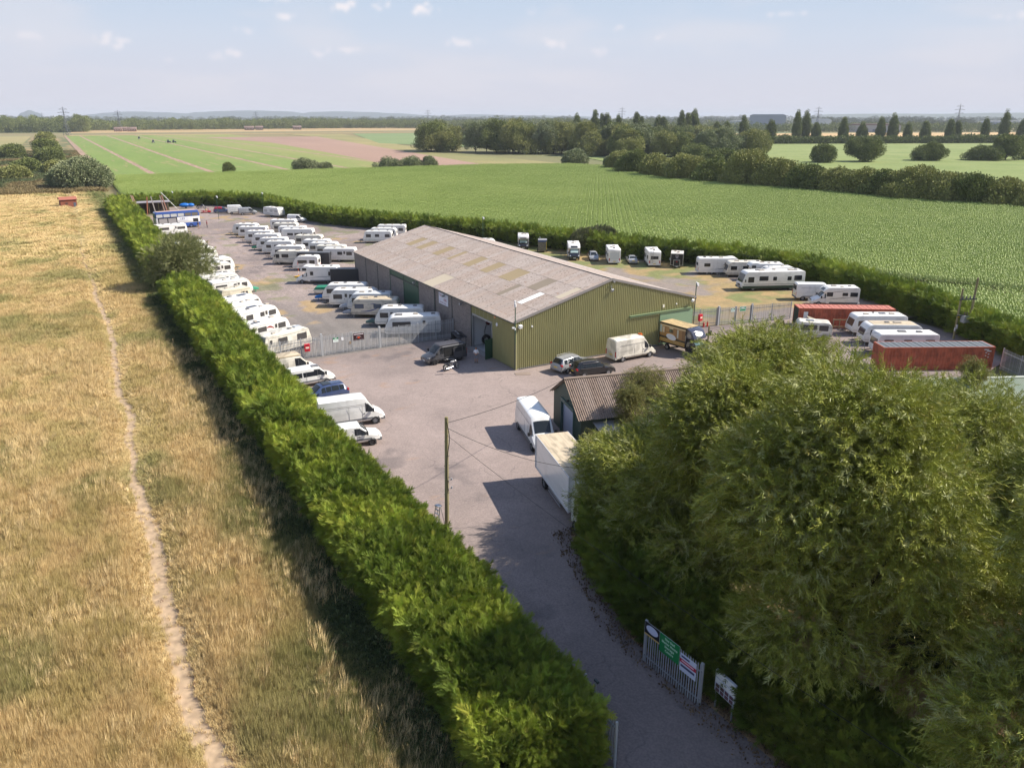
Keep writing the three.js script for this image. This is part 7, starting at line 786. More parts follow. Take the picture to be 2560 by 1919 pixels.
function hedgeRows(line, H, dens, size, tone, r, opts = {}) {
  const rows = [];
  for (let i = 0; i < line.length - 1; i++) {
    const [x0, z0, nx, nz, w] = line[i], [x1, z1] = line[i + 1], L = Math.hypot(x1 - x0, z1 - z0), D = dens(x0, z0), S = size(x0, z0); const per = 2 * H + w, n = Math.round(L * per * D * (opts.only ? 1 : 1));
    for (let k = 0; k < n; k++) {
      const t = r(), q = r() * per; let o, y, n3; const bx0 = x0 + (x1 - x0) * t + nx * (q - H), bz0 = z0 + (z1 - z0) * t + nz * (q - H), bulge = (fbm(bx0 * 0.55, bz0 * 0.55 + q * 0.1, 3, 17) - 0.5) * 1.5;
      if (q < H) { o = -0.05 - bulge * 0.4; y = q; n3 = [-nx, 0.25, -nz]; } else if (q < H + w) { o = q - H; const ed = Math.min(o, w - o); y = H + bulge * 0.62 - 0.5 * Math.exp(-ed * 1.5); n3 = [-nx * Math.exp(-o * 1.4) + nx * Math.exp(-(w - o) * 1.4), 1, -nz * Math.exp(-o * 1.4) + nz * Math.exp(-(w - o) * 1.4)]; } else { o = w + 0.05 + bulge * 0.4; y = q - H - w; n3 = [nx, 0.25, nz]; }
      if (opts.skip && opts.skip(q < H ? 0 : q < H + w ? 1 : 2, r)) continue;
      const x = x0 + (x1 - x0) * t + nx * o, z = z0 + (z1 - z0) * t + nz * o, depth = r() * 0.3; y = Math.max(0.1, y - depth * 0.5);
      const d = V(...n3).normalize().add(V((r() - 0.5) * 1.3 + 0.25, 0.35 + (r() - 0.5) * 0.5, (r() - 0.5) * 1.3 + 0.15)); const c = tone(x, z, r, y / H), s = S * (r() < 0.14 ? 1.5 + 0.6 * r() : 0.7 + 0.6 * r()); rows.push([x - n3[0] * depth * 0.4, y, z - n3[2] * depth * 0.4, d.x, d.y, d.z, s, ...c, s * 1.15]);
    }
  }
  return rows;
}
const leyTone = (x, z, r) => { const n = fbm(x * 0.35, z * 0.35, 3, 7), m = r(); let c = mix([0.17, 0.235, 0.028], [0.38, 0.44, 0.06], sm(0.3, 0.72, n * 0.82 + m * 0.18)); if (m > 0.97) c = mix(c, [0.32, 0.32, 0.05], 0.5); return c.map((v) => v * (0.93 + 0.14 * r())); };
// the tall hedge on the left, in lengths that follow one another
{
  const r = rng(21), H = 2.95; const parts_ = [[-20.6, -62, 150, 0.5], [-62, -126, 60, 0.72], [-136, -262, 22, 1.0]]; const labels = ['tall clipped bright green conifer hedge between the dry meadow and the yard', 'clipped conifer hedge behind the parked caravans, middle stretch up to the grey-green bush', 'far stretch of the clipped conifer hedge beyond the grey-green bush'];
  parts_.forEach(([za, zb, dn, sz], k) => {
    const o = thing('conifer_hedge', labels[k], 'hedge'), line = []; for (let z = za; z >= zb; z -= 1.5) { const xr = hedgeX1(z) + (fbm(z * 0.15, 5, 2, 3) - 0.5) * 0.4; line.push([xr, z, -1, 0, xr - 11.25 + (fbm(z * 0.2, 1, 2, 3) - 0.5) * 0.5]); }
    hedgeHull(line.filter((q) => q[1] < za - 0.9 && q[1] > zb + 0.4), H, 'inner_branches', o, 0.72);
    const rows = hedgeRows(line, H, (x, z) => lerp(dn, dn * 0.55, clamp((za - z) / (za - zb))), (x, z) => lerp(sz, sz * 1.25, clamp((za - z) / (za - zb))), leyTone, r);
    for (const [ze, s] of k === 0 ? [[za, 1]] : k === 2 ? [[zb, -1]] : []) for (let i = 0; i < 4.4 * H * dn * 1.3; i++) { const y = r() * (H + 0.05), x = hedgeX1(ze) - r() * 4.4, c = leyTone(x, ze, r); rows.push([x, Math.max(0.1, y), ze + s * (0.05 + 0.5 * (fbm(x * 0.8, y * 0.8, 2, 3) - 0.5) - 0.5 * sm(2, 3.2, y)) - s * 0.5 * r(), (r() - 0.5) * 0.9, 0.5 + (r() - 0.5) * 0.4, s * 0.9, sz * (0.7 + 0.6 * r()), ...c, sz * 1.1]); }
    scatter3('foliage', k ? sprays : sprayFine, leafM, rows, o);
  });
}
// hedge round the far side of both compounds
{
  const r = rng(22), base = [[16, -263], [38, -263.5], [51.5, -246], [53.5, -220.5], [57.5, -199.5], [81.5, -155], [87, -137], [91.5, -126], [95.3, -118.2], [99.3, -112], [104.3, -101.5], [107, -89], [104, -78], [101, -67], [96.5, -57], [91.3, -46], [87, -38.5], [80, -27], [72, -15]], pts = [];
  for (let i = 0; i < base.length - 1; i++) { const [a, b] = [base[i], base[i + 1]], L = Math.hypot(b[0] - a[0], b[1] - a[1]), n = Math.ceil(L / 2.2); for (let k = 0; k < n; k++) pts.push([lerp(a[0], b[0], k / n), lerp(a[1], b[1], k / n)]); }
  const line = pts.map((p, i) => { const a = pts[Math.max(0, i - 1)], b = pts[Math.min(pts.length - 1, i + 1)], dx = b[0] - a[0], dz = b[1] - a[1], l = Math.hypot(dx, dz); return [p[0], p[1], -dz / l * -1, dx / l * -1, 3.0]; });
  // outward normal must point away from the barn
  for (const q of line) { const cx = q[0] - 58, cz = q[1] + 110; if (q[2] * cx + q[3] * cz < 0) { q[2] *= -1; q[3] *= -1; } }
  const segs = [[0, Math.floor(line.length * 0.42), 'dark conifer hedge closing the far end of the caravan compound'], [Math.floor(line.length * 0.42), Math.floor(line.length * 0.74), 'dark conifer hedge behind the row of motorhomes and cars'], [Math.floor(line.length * 0.74), line.length - 1, 'dark conifer hedge curving round behind the containers on the right']];
  const tone = (x, z, q) => leyTone(x, z, q).map((v, k) => v * [0.88, 0.92, 1][k]);
  for (const [a, b, label] of segs) { const o = thing('conifer_hedge', label, 'hedge'), l = line.slice(a, b + 1); hedgeHull(l, 3.05, 'inner_branches', o, 0.6); scatter3('foliage', sprays, leafM, hedgeRows(l, 3.05, (x, z) => (Math.hypot(x, z) < 130 ? 32 : 16), (x, z) => (Math.hypot(x, z) < 130 ? 0.75 : 1.0), tone, r, { skip: (side, q) => side === 2 && q() < 0.6 }), o); }
}
// dark hedge on the right of the lane
{
  const r = rng(23); const mk = (label, pts, H, w, tone, dens, sz) => { const o = thing('conifer_hedge', label, 'hedge'), P = []; for (let i = 0; i < pts.length - 1; i++) { const [a, b] = [pts[i], pts[i + 1]], L = Math.hypot(b[0] - a[0], b[1] - a[1]), n = Math.ceil(L / 1.2); for (let k = 0; k < n; k++) P.push([lerp(a[0], b[0], k / n), lerp(a[1], b[1], k / n)]); } P.push(pts[pts.length - 1]); const line = P.map((p, i) => { const a = P[Math.max(0, i - 1)], b = P[Math.min(P.length - 1, i + 1)], dx = b[0] - a[0], dz = b[1] - a[1], l = Math.hypot(dx, dz); return [p[0], p[1], -dz / l, dx / l, w]; }); for (const q of line) if (q[2] < 0) { q[2] *= -1; q[3] *= -1; } hedgeHull(line, H, 'inner_branches', o, 0.6); const rows = hedgeRows(line, H, () => dens, () => sz, tone, r); for (const [e, f] of [[line[0], line[1]], [line[line.length - 1], line[line.length - 2]]]) { const dx = e[0] - f[0], dz = e[1] - f[1], l = Math.hypot(dx, dz); for (let i = 0; i < w * H * dens; i++) { const q = r() * w, y = r() * H; rows.push([e[0] + e[2] * q + dx / l * 0.05, Math.max(0.1, y), e[1] + e[3] * q + dz / l * 0.05, dx / l * 0.9 + (r() - 0.5), 0.5, dz / l * 0.9 + (r() - 0.5), sz * (0.7 + 0.6 * r()), ...tone(e[0] + q, e[1] + y, r), sz * 1.1]); } } scatter3('foliage', sprayFine, leafM, rows, o); };
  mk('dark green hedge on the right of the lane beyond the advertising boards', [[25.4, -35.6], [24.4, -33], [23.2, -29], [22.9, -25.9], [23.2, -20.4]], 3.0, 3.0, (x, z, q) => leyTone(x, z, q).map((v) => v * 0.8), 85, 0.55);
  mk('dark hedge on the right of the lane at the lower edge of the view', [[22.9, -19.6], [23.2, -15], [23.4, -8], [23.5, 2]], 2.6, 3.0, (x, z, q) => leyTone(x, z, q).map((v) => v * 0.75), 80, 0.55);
}
// a tree: trunk and limbs, and a crown of leafy clumps filling the lobes
function limbs(list, n = 7) { return merge(list.map(([a, b, r0, r1, bend = 0]) => { const A = V(...a), B = V(...b), M = A.clone().lerp(B, 0.5).add(V(bend, 0, bend * 0.5)); const g = new THREE.TubeGeometry(new THREE.CatmullRomCurve3([A, M, B]), 6, 1, n); const p = g.attributes.position, q = new THREE.CatmullRomCurve3([A, M, B]); for (let i = 0; i <= 6; i++) { const c = q.getPointAt(i / 6), R = lerp(r0, r1, i / 6); for (let j = 0; j <= n; j++) { const k = i * (n + 1) + j; p.setXYZ(k, c.x + (p.getX(k) - c.x) * R, c.y + (p.getY(k) - c.y) * R, c.z + (p.getZ(k) - c.z) * R); } } g.computeVertexNormals(); return g; })); }
function tree(name, label, x, z, spec) {
  const { lobes, count, size, tone, geos = clumps, m = matteM, trunk = 0.18, dir, barkM = bark, cat = 'tree', group, seed = 1, shell = 0.55, lo = 0.3 } = spec, o = thing(name, label, cat, [x, 0, z], 0, group), r = rng(seed * 977 + 5);
  const top = lobes.reduce((a, l) => Math.max(a, l[1]), 0); const fork = [0, Math.min(lo + 0.8, top * 0.35), 0];
  part('trunk', limbs([[[0, -0.1, 0], fork, trunk, trunk * 0.8, 0.05], ...lobes.slice(0, 9).map((l) => [fork, [l[0] * 0.85, l[1], l[2] * 0.85], trunk * 0.6, trunk * 0.12, (r() - 0.5) * 0.6])]), barkM, o);
  const vol = lobes.map((l) => l[3] * l[4] * l[5]), tot = vol.reduce((a, b) => a + b, 0), rows = [];
  lobes.forEach((l, k) => { const n = Math.round(count * Math.pow(vol[k] / tot, 0.85) * (lobes.length > 1 ? Math.pow(lobes.length, -0.15) : 1)); for (let i = 0; i < n; i++) { const d = V(...rv(r)).normalize(), R = Math.pow(lerp(Math.pow(shell, 3), 1.05, r()), 1 / 3) * (0.85 + 0.3 * fbm(d.x * 2 + k * 9, d.y * 2 + d.z * 2.3, 2, seed)); const px = l[0] + d.x * l[3] * R, py = l[1] + d.y * l[4] * R, pz = l[2] + d.z * l[5] * R; if (py < lo) continue; const v = dir ? dir(d, r) : [d.x, d.y + 0.3, d.z]; const s = size * (0.7 + 0.6 * r()), c = tone(r, d, px + x, py, pz + z); rows.push([px, py, pz, ...v, s, ...c]); } });
  for (const c of scatter3('crown', geos, m, rows, o)) c.userData.kind = 'stuff'; return o;
}
const willowTone = (r) => { const m = r(); let c = mix([0.21, 0.25, 0.04], [0.42, 0.43, 0.09], m); if (r() > 0.8) c = mix(c, [0.46, 0.47, 0.23], 0.7); if (r() > 0.95) c = mix(c, [0.28, 0.2, 0.05], 0.5); return c; };
const wdir = (d, r) => [d.x * 0.75 - 0.55 + (r() - 0.5) * 0.7, d.y * 0.35 + 0.12 + (r() - 0.5) * 0.6, d.z * 0.75 + 0.2 + (r() - 0.5) * 0.7];
function willow(label, x, z, lobes, count, seed, size = 0.95) { lobes = lobes.map((l, k) => k < lobes.length - 1 ? [l[0] * 1.08, l[1] + 0.3, l[2] * 1.08, l[3] * 0.84, l[4] * 0.8, l[5] * 0.84] : [l[0], l[1] - 0.6, l[2], l[3] * 0.75, l[4] * 0.8, l[5] * 0.75]); return tree('willow_tree', label, x, z, { lobes, count, size, tone: willowTone, geos: shoots, m: willowM, dir: wdir, trunk: 0.36, seed, shell: 0.55, lo: 0.8 }); }
const lobeSet = (list) => list;
function crownLobes(seed, R, H0, H1, n, sx = 1, sz = 1) { const r = rng(seed * 31 + 7), L = []; for (let k = 0; k < n; k++) { const a = k / n * 6.283 + r() * 0.9, t = (k + 0.5) / n, y = lerp(H0, H1, Math.pow(r(), 0.8)), q = R * 0.72 * Math.sqrt(Math.max(0.05, 1 - Math.pow((y - H0) / (H1 - H0 + 0.01), 1.6))) * (0.55 + 0.5 * r()), s = R * (0.32 + 0.16 * r()); L.push([Math.cos(a) * q * sx, y, Math.sin(a) * q * sz, s * 1.1, s * (0.75 + 0.25 * r()), s * 1.1]); } L.push([0, lerp(H0, H1, 0.45), 0, R * 0.55, (H1 - H0) * 0.5, R * 0.55]); return L; }
willow('tallest willow with a broad rounded crown, at the back of the group', 37.5, -33.0, crownLobes(1, 7.0, 3.4, 11.6, 32), 15000, 1);
willow('low willow with silvery left-leaning foliage beside the box lorry', 29.2, -35.2, crownLobes(2, 4.4, 1.8, 6.4, 15), 7000, 2, 0.9);
willow('spreading willow at the right, in front of the outbuilding roof', 47.0, -25.5, crownLobes(3, 7.6, 2.6, 7.8, 30), 12500, 3);
willow('tall willow rising behind the advertising boards', 29.4, -27.8, crownLobes(4, 5.2, 3.4, 12.0, 32), 14000, 4);
willow('tall near willow overhanging the lane, its trunk showing low down', 28.0, -19.6, crownLobes(5, 6.4, 4.2, 14.2, 36), 17000, 5);
willow('willow with long bare limb at the lower right edge of the view', 39.6, -15.4, crownLobes(7, 6.8, 3.0, 10.6, 30), 12500, 7);
willow('low willow in front of the pale green outbuilding roof', 60.0, -33.5, crownLobes(6, 4.2, 1.4, 3.2, 10), 4200, 6);
willow('willow below the lower edge of the view beside the lane', 29.5, -9.0, crownLobes(8, 6.4, 3.4, 13.5, 18), 9000, 8);
{ const birchTone = (r) => mix([0.15, 0.17, 0.045], [0.29, 0.26, 0.075], r()); const bd = (d, r) => [d.x * 0.5 + (r() - 0.5), -0.35 + d.y * 0.3, d.z * 0.5 + (r() - 0.5)];
  const small = [[40.8, -48.5, 2.9, 2.2, 5.4, 'round birch tree rising behind the grey shed roof'], [37.2, -46.6, 1.7, 2.0, 5.2, 'thin young birch in front of the grey shed roof'], [47.5, -47.8, 2.8, 1.6, 4.6, 'yellowish birch between the shed and the big willow'], [29.8, -40.8, 1.8, 1.6, 4.6, 'thin birch with trailing twigs over the lorry roof'], [69.0, -37.5, 1.2, 3.0, 5.4, 'small young tree standing in front of the grey-roofed container']];
  small.forEach(([x, z, R, a, b, label], k) => tree('birch_tree', label, x, z, { lobes: crownLobes(20 + k, R, a, b, 10), count: 900 * R, size: 0.55, tone: birchTone, geos: shoots, m: leafM, dir: bd, trunk: 0.1, barkM: barkGrey, seed: 30 + k, shell: 0.2, lo: 0.9 }));
  tree('garden_shrub', 'yellow-green conifer shrub glowing at the corner of the lane hedge', 24.8, -30.5, { lobes: crownLobes(41, 1.4, 1.2, 3.2, 6), count: 900, size: 0.45, tone: (r) => mix([0.12, 0.16, 0.02], [0.26, 0.26, 0.03], r()), geos: sprayFine, m: leafM, trunk: 0.08, seed: 41, cat: 'shrub', lo: 0.3 });
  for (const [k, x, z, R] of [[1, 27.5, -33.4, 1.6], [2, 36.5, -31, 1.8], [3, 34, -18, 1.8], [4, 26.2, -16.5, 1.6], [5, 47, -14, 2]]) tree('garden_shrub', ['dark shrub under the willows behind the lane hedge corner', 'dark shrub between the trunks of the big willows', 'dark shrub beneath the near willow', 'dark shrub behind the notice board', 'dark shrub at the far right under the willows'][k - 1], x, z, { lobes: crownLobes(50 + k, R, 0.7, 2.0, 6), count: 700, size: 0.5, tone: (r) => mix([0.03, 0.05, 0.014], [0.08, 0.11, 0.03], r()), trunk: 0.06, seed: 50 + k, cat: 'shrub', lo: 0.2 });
}
// grey-green bush that breaks the left hedge, and scrub beyond the meadow
const greyTone = (r) => mix([0.14, 0.175, 0.07], [0.33, 0.345, 0.19], Math.pow(r(), 1.3)), oakTone = (r) => mix([0.095, 0.125, 0.03], [0.22, 0.245, 0.065], r()), oliveTone = (r) => mix([0.17, 0.19, 0.052], [0.34, 0.335, 0.11], r());
tree('hedge_bush', 'big rounded grey-green bush bulging out of the left hedge', 14.0, -132.3, { lobes: crownLobes(61, 6.0, 1.4, 6.8, 20), count: 5200, size: 0.9, tone: (r) => mix([0.17, 0.20, 0.06], [0.42, 0.42, 0.20], Math.pow(r(), 1.3)), geos: sprays, m: leafM, trunk: 0.2, seed: 61, cat: 'bush', lo: 0.2 });
tree('scrub_bush', 'grey-leaved bush at the far corner of the dry meadow beside the maize', 5.5, -352, { lobes: crownLobes(62, 11, 1.4, 6.6, 16, 1.2, 1.6), count: 2600, size: 1.5, tone: greyTone, geos: clumps, trunk: 0.2, seed: 62, cat: 'bush', lo: 0.2 });
for (const [k, x, z, R, h, label, tone] of [[0, -4, -560, 8, 7, 'dark scrub trees on the field boundary, nearest clump', oakTone], [1, -6, -640, 9, 11, 'tall dark tree on the left field boundary, nearer of two', oakTone], [2, -7, -760, 10, 13, 'tall pale tree on the left field boundary, farther of two', oliveTone], [3, -26, -640, 9, 7, 'dark spreading tree alone at the left edge of the view', oakTone], [4, -14, -470, 7, 4, 'low green bush at the end of the dry meadow', oakTone], [5, -2, -455, 6, 4, 'low olive bush beside the grey-leaved bush', oliveTone], [6, -18, -420, 6, 3, 'low bush at the edge of the striped crop', oliveTone], [7, -42, -610, 6, 5, 'small dark bush at the extreme left', oakTone]]) tree('scrub_bush', label, x, z, { lobes: crownLobes(70 + k, R, h * 0.25, h * 0.78, 12, 1, 1.3), count: 1000, size: 1.7, tone, trunk: 0.25, seed: 70 + k, cat: 'bush', lo: 0.2, group: 'scrub along the left field boundary' });
tree('willow_tree', 'dark long grass-like shrub breaking the hedge top beyond the motorhomes', 92.8, -130.5, { lobes: [[0, 2.6, 0, 5.5, 1.9, 2.2], [3, 2.4, -1.5, 3, 1.4, 2]], count: 1500, size: 1.1, tone: (r) => mix([0.06, 0.075, 0.025], [0.15, 0.15, 0.06], r()), geos: tuftsBig, m: matteM, dir: (d, r) => [0.6 + (r() - 0.5), 0.8, (r() - 0.5)], trunk: 0.1, seed: 81, lo: 0.4 });
// wood on the right and the hedgerow that runs from it
{
  const wood = []; const r = rng(91);
  for (let k = 0; k < 34; k++) { const t = k / 33, x = lerp(268, 372, t) + (r() - 0.5) * 34, z = lerp(-605, -470, t) + (r() - 0.5) * 38; wood.push([x, z, 11 + r() * 6, 18 + r() * 8]); }
  for (let k = 0; k < 14; k++) { const t = k / 13; wood.push([lerp(330, 420, t) + (r() - 0.5) * 20, lerp(-470, -410, t) + (r() - 0.5) * 24, 9 + r() * 5, 14 + r() * 7]); }
  wood.forEach(([x, z, R, h], k) => tree('willow_tree', 'rounded grey-green tree in the belt of woodland beyond the maize', x, z, { lobes: crownLobes(100 + k, R, h * 0.22, h * 0.8, 13), count: 800, size: 1.7, tone: k % 4 === 0 ? oakTone : k % 3 ? oliveTone : greyTone, trunk: 0.35, seed: 100 + k, group: 'woodland trees beyond the maize', lo: 0.3 }));
  const row = [[254, -378, 7, 6], [262, -352, 6, 4.5], [250, -330, 8, 7], [236, -302, 8, 9], [232, -280, 8, 8], [229, -258, 8.5, 9], [228, -242, 7, 7], [231, -224, 9.5, 11.5], [233, -212, 8, 10], [235, -198, 8, 7], [236, -187, 7.5, 7], [236, -177, 7.5, 8], [236, -168, 7, 7], [237, -159, 8, 9], [238, -150, 7.5, 8], [240, -141, 7, 7.5], [243, -132, 6.5, 6.5], [241, -124, 4, 3.5], [244, -108, 6, 6]];
  row.forEach(([x, z, R, h], k) => tree('hedgerow_tree', ['pale rounded bush at the near corner of the woodland', 'small pale bush by the maize corner'][k] ?? (h > 9 ? ['', 'spreading oak standing tallest in the hedgerow across the maize'][1] + (k === 8 ? ', right-hand of two' : k === 7 ? ', left-hand of two' : k === 3 ? ' end nearest the wood' : '') : 'bushy hedgerow tree, ' + ['first', 'second', 'third', 'fourth', 'fifth', 'sixth', 'seventh', 'eighth', 'ninth', 'tenth', 'eleventh', 'twelfth', 'thirteenth', 'fourteenth', 'fifteenth', 'sixteenth', 'seventeenth', 'eighteenth', 'nineteenth'][k] + ' along the maize from the woodland end'), x, z, { lobes: crownLobes(160 + k, R * 1.08, h * 0.22, h * 0.92, 15), count: 1500, size: 1.4, tone: k < 2 ? greyTone : [oakTone, oliveTone, oliveTone][k % 3], trunk: 0.3, seed: 160 + k, group: 'hedgerow between maize and field', lo: 0.25 }));
  const lone = [[408, -336, 9, 8, 'small round tree alone in the far green field, left of the larger one'], [439, -331, 12, 13, 'larger round tree alone in the far green field'], [486, -317, 11, 8, 'low round tree alone in the far green field, right of the larger one'], [520, -302, 12, 6, 'wide low thicket at the right of the far green field'], [536, -298, 11, 15, 'dark tree beside the thicket at the far right field'], [560, -290, 12, 7, 'low thicket running off the right edge of the view'], [360, -396, 10, 8, 'rounded bush at the near edge of the far green field by the wood'], [345, -378, 9, 7, 'rounded bush beside the wood corner'], [300, -318, 8, 7, 'round bush behind the hedgerow in the far green field'], [316, -325, 9, 8, 'second round bush behind the hedgerow in the far green field']];
  lone.forEach(([x, z, R, h, label], k) => tree('field_tree', label, x, z, { lobes: crownLobes(200 + k, R, h * 0.25, h * 0.78, 12), count: 800, size: 1.6, tone: oakTone, trunk: 0.35, seed: 200 + k, lo: 0.3 }));
  // bushes on the maize edge to the left
  [[108, -408, 7, 4.5, 'grey-green bush on the far edge of the maize, left of two'], [118, -406, 4, 3.2, 'small bush beside the grey-green one on the maize edge'], [150, -398, 7, 5, 'wide bush on the far edge of the maize by the ploughed land'], [162, -397, 7, 5, 'bush joined to the wide one on the maize edge'], [172, -396, 4, 6, 'upright pale bush at the end of the maize edge group'], [72, -412, 2.6, 4.2, 'small dark conifer alone on the turf field edge']].forEach(([x, z, R, h, label], k) => tree('edge_bush', label, x, z, { lobes: crownLobes(220 + k, R, h * 0.25, h * 0.75, 9), count: 500, size: 1.1, tone: k === 5 ? oakTone : greyTone, trunk: 0.12, seed: 220 + k, cat: 'bush', lo: 0.2 }));
  // poplars and the wood behind them
  const pop = []; for (let k = 0; k < 22; k++) { const t = k / 21; pop.push([lerp(600, 990, t) + (r() - 0.5) * 22, lerp(-640, -470, t) + (r() - 0.5) * 12, 3.2 + r() * 2.0, 19 + r() * 16]); }
  for (let k = 0; k < 16; k++) { const t = k / 15; pop.push([lerp(470, 620, t) + (r() - 0.5) * 24, lerp(-700, -680, t) + (r() - 0.5) * 30, 3.4 + r() * 1.2, 26 + r() * 8]); }
  const nth = ['leftmost', 'second', 'third', 'fourth', 'fifth', 'sixth', 'seventh', 'eighth', 'ninth', 'tenth', 'eleventh', 'twelfth', 'thirteenth', 'fourteenth', 'fifteenth', 'sixteenth', 'seventeenth', 'eighteenth', 'nineteenth', 'twentieth', 'twenty-first', 'rightmost'];
  pop.forEach(([x, z, R, h], k) => tree('poplar_tree', k < 22 ? 'tall narrow poplar, ' + nth[k] + (k && k < 21 ? ' from the left' : '') + ' in the line across the far field' : 'tall narrow poplar in the dark wood, ' + nth[k - 22] + (k > 22 ? ' from the left' : ''), x, z, { lobes: [[0, h * 0.24, 0, R * 0.85, h * 0.2, R * 0.85], [R * 0.15, h * 0.42, 0, R, h * 0.22, R], [0, h * 0.6, R * 0.1, R * 0.8, h * 0.2, R * 0.8], [R * 0.1, h * 0.76, 0, R * 0.52, h * 0.17, R * 0.52], [0, h * 0.88, 0, R * 0.26, h * 0.13, R * 0.26]], count: 520, size: 1.7, tone: oakTone, trunk: 0.35, seed: 300 + k, group: k < 22 ? 'line of poplars' : 'poplars in the wood', lo: 0.5 }));
  for (let k = 0; k < 44; k++) { const t = r(), x = lerp(440, 660, t) + (r() - 0.5) * 20, z = lerp(-590, -640, t) - r() * 90, R = 9 + r() * 6, h = 10 + r() * 9; tree('wood_tree', 'broad tree in the dark wood behind the far green field', x, z, { lobes: crownLobes(360 + k, R, h * 0.2, h * 0.8, 9), count: 300, size: 2.3, tone: k % 3 ? oakTone : oliveTone, trunk: 0.35, seed: 360 + k, group: 'dark wood behind the far field', lo: 0.2 }); }
}
// hedge line at the foot of the poplars and the far woods, which read as masses
function mass(name, label, pts, geos, m, tone, size, parent) { const o = new THREE.Group(); o.name = numbered(name); scene.add(o); tag(o, label, 'woodland', null, 'stuff'); const r = rng(pts.length + 3), rows = pts.map(([x, y, z, s]) => [x, y, z, (r() - 0.5), 1, (r() - 0.5), s ?? size, ...tone(r)]); scatter3('crowns', geos, m, rows, o); return o; }
{
  const r = rng(401), band = (x0, z0, x1, z1, depth, h, n, out) => { for (let k = 0; k < n; k++) { const t = r(), hh = h * (0.45 + 0.75 * fbm(t * 40, x0 * 0.01, 3, 5)); const y = Math.pow(r(), 0.7) * hh; out.push([lerp(x0, x1, t), y, lerp(z0, z1, t) - r() * depth, 2.6 + r() * 2.4]); } return out; };
  mass('hedge_line', 'dark low hedge along the foot of the poplars', band(590, -628, 1010, -446, 6, 5, 1800, []), clumps, matteM, oakTone, 2.5);
  const far = []; band(-300, -1700, 60, -1715, 140, 27, 4200, far); band(40, -1900, 700, -1990, 140, 22, 5000, far); band(700, -1990, 1300, -1500, 140, 22, 4400, far); band(1000, -1250, 1900, -620, 140, 15, 3000, far); mass('far_woods', 'dark belts of trees beyond the stubble fields', far, clumps, matteM, oakTone, 4);
  const far2 = []; for (const [d, n, h] of [[2500, 3800, 20], [3300, 3600, 22], [4500, 3400, 26], [6200, 3000, 30]]) for (let k = 0; k < n; k++) { const a = (29.4 + (r() - 0.5) * 76) * Math.PI / 180, q = d * (1 + 0.12 * r()), hh = h * (0.3 + 1.0 * fbm(a * 60, d, 3, 8)); if (fbm(a * 25, d * 0.01, 2, 18) < 0.36) continue; far2.push([Math.sin(a) * q, r() * hh, -Math.cos(a) * q, (3 + r() * 4) * d / 2500]); } mass('far_woods', 'hazy distant trees filling the plain below the hills', far2, clumps, matteM, (q) => mix([0.04, 0.06, 0.02], [0.10, 0.115, 0.04], q()), 5);
}
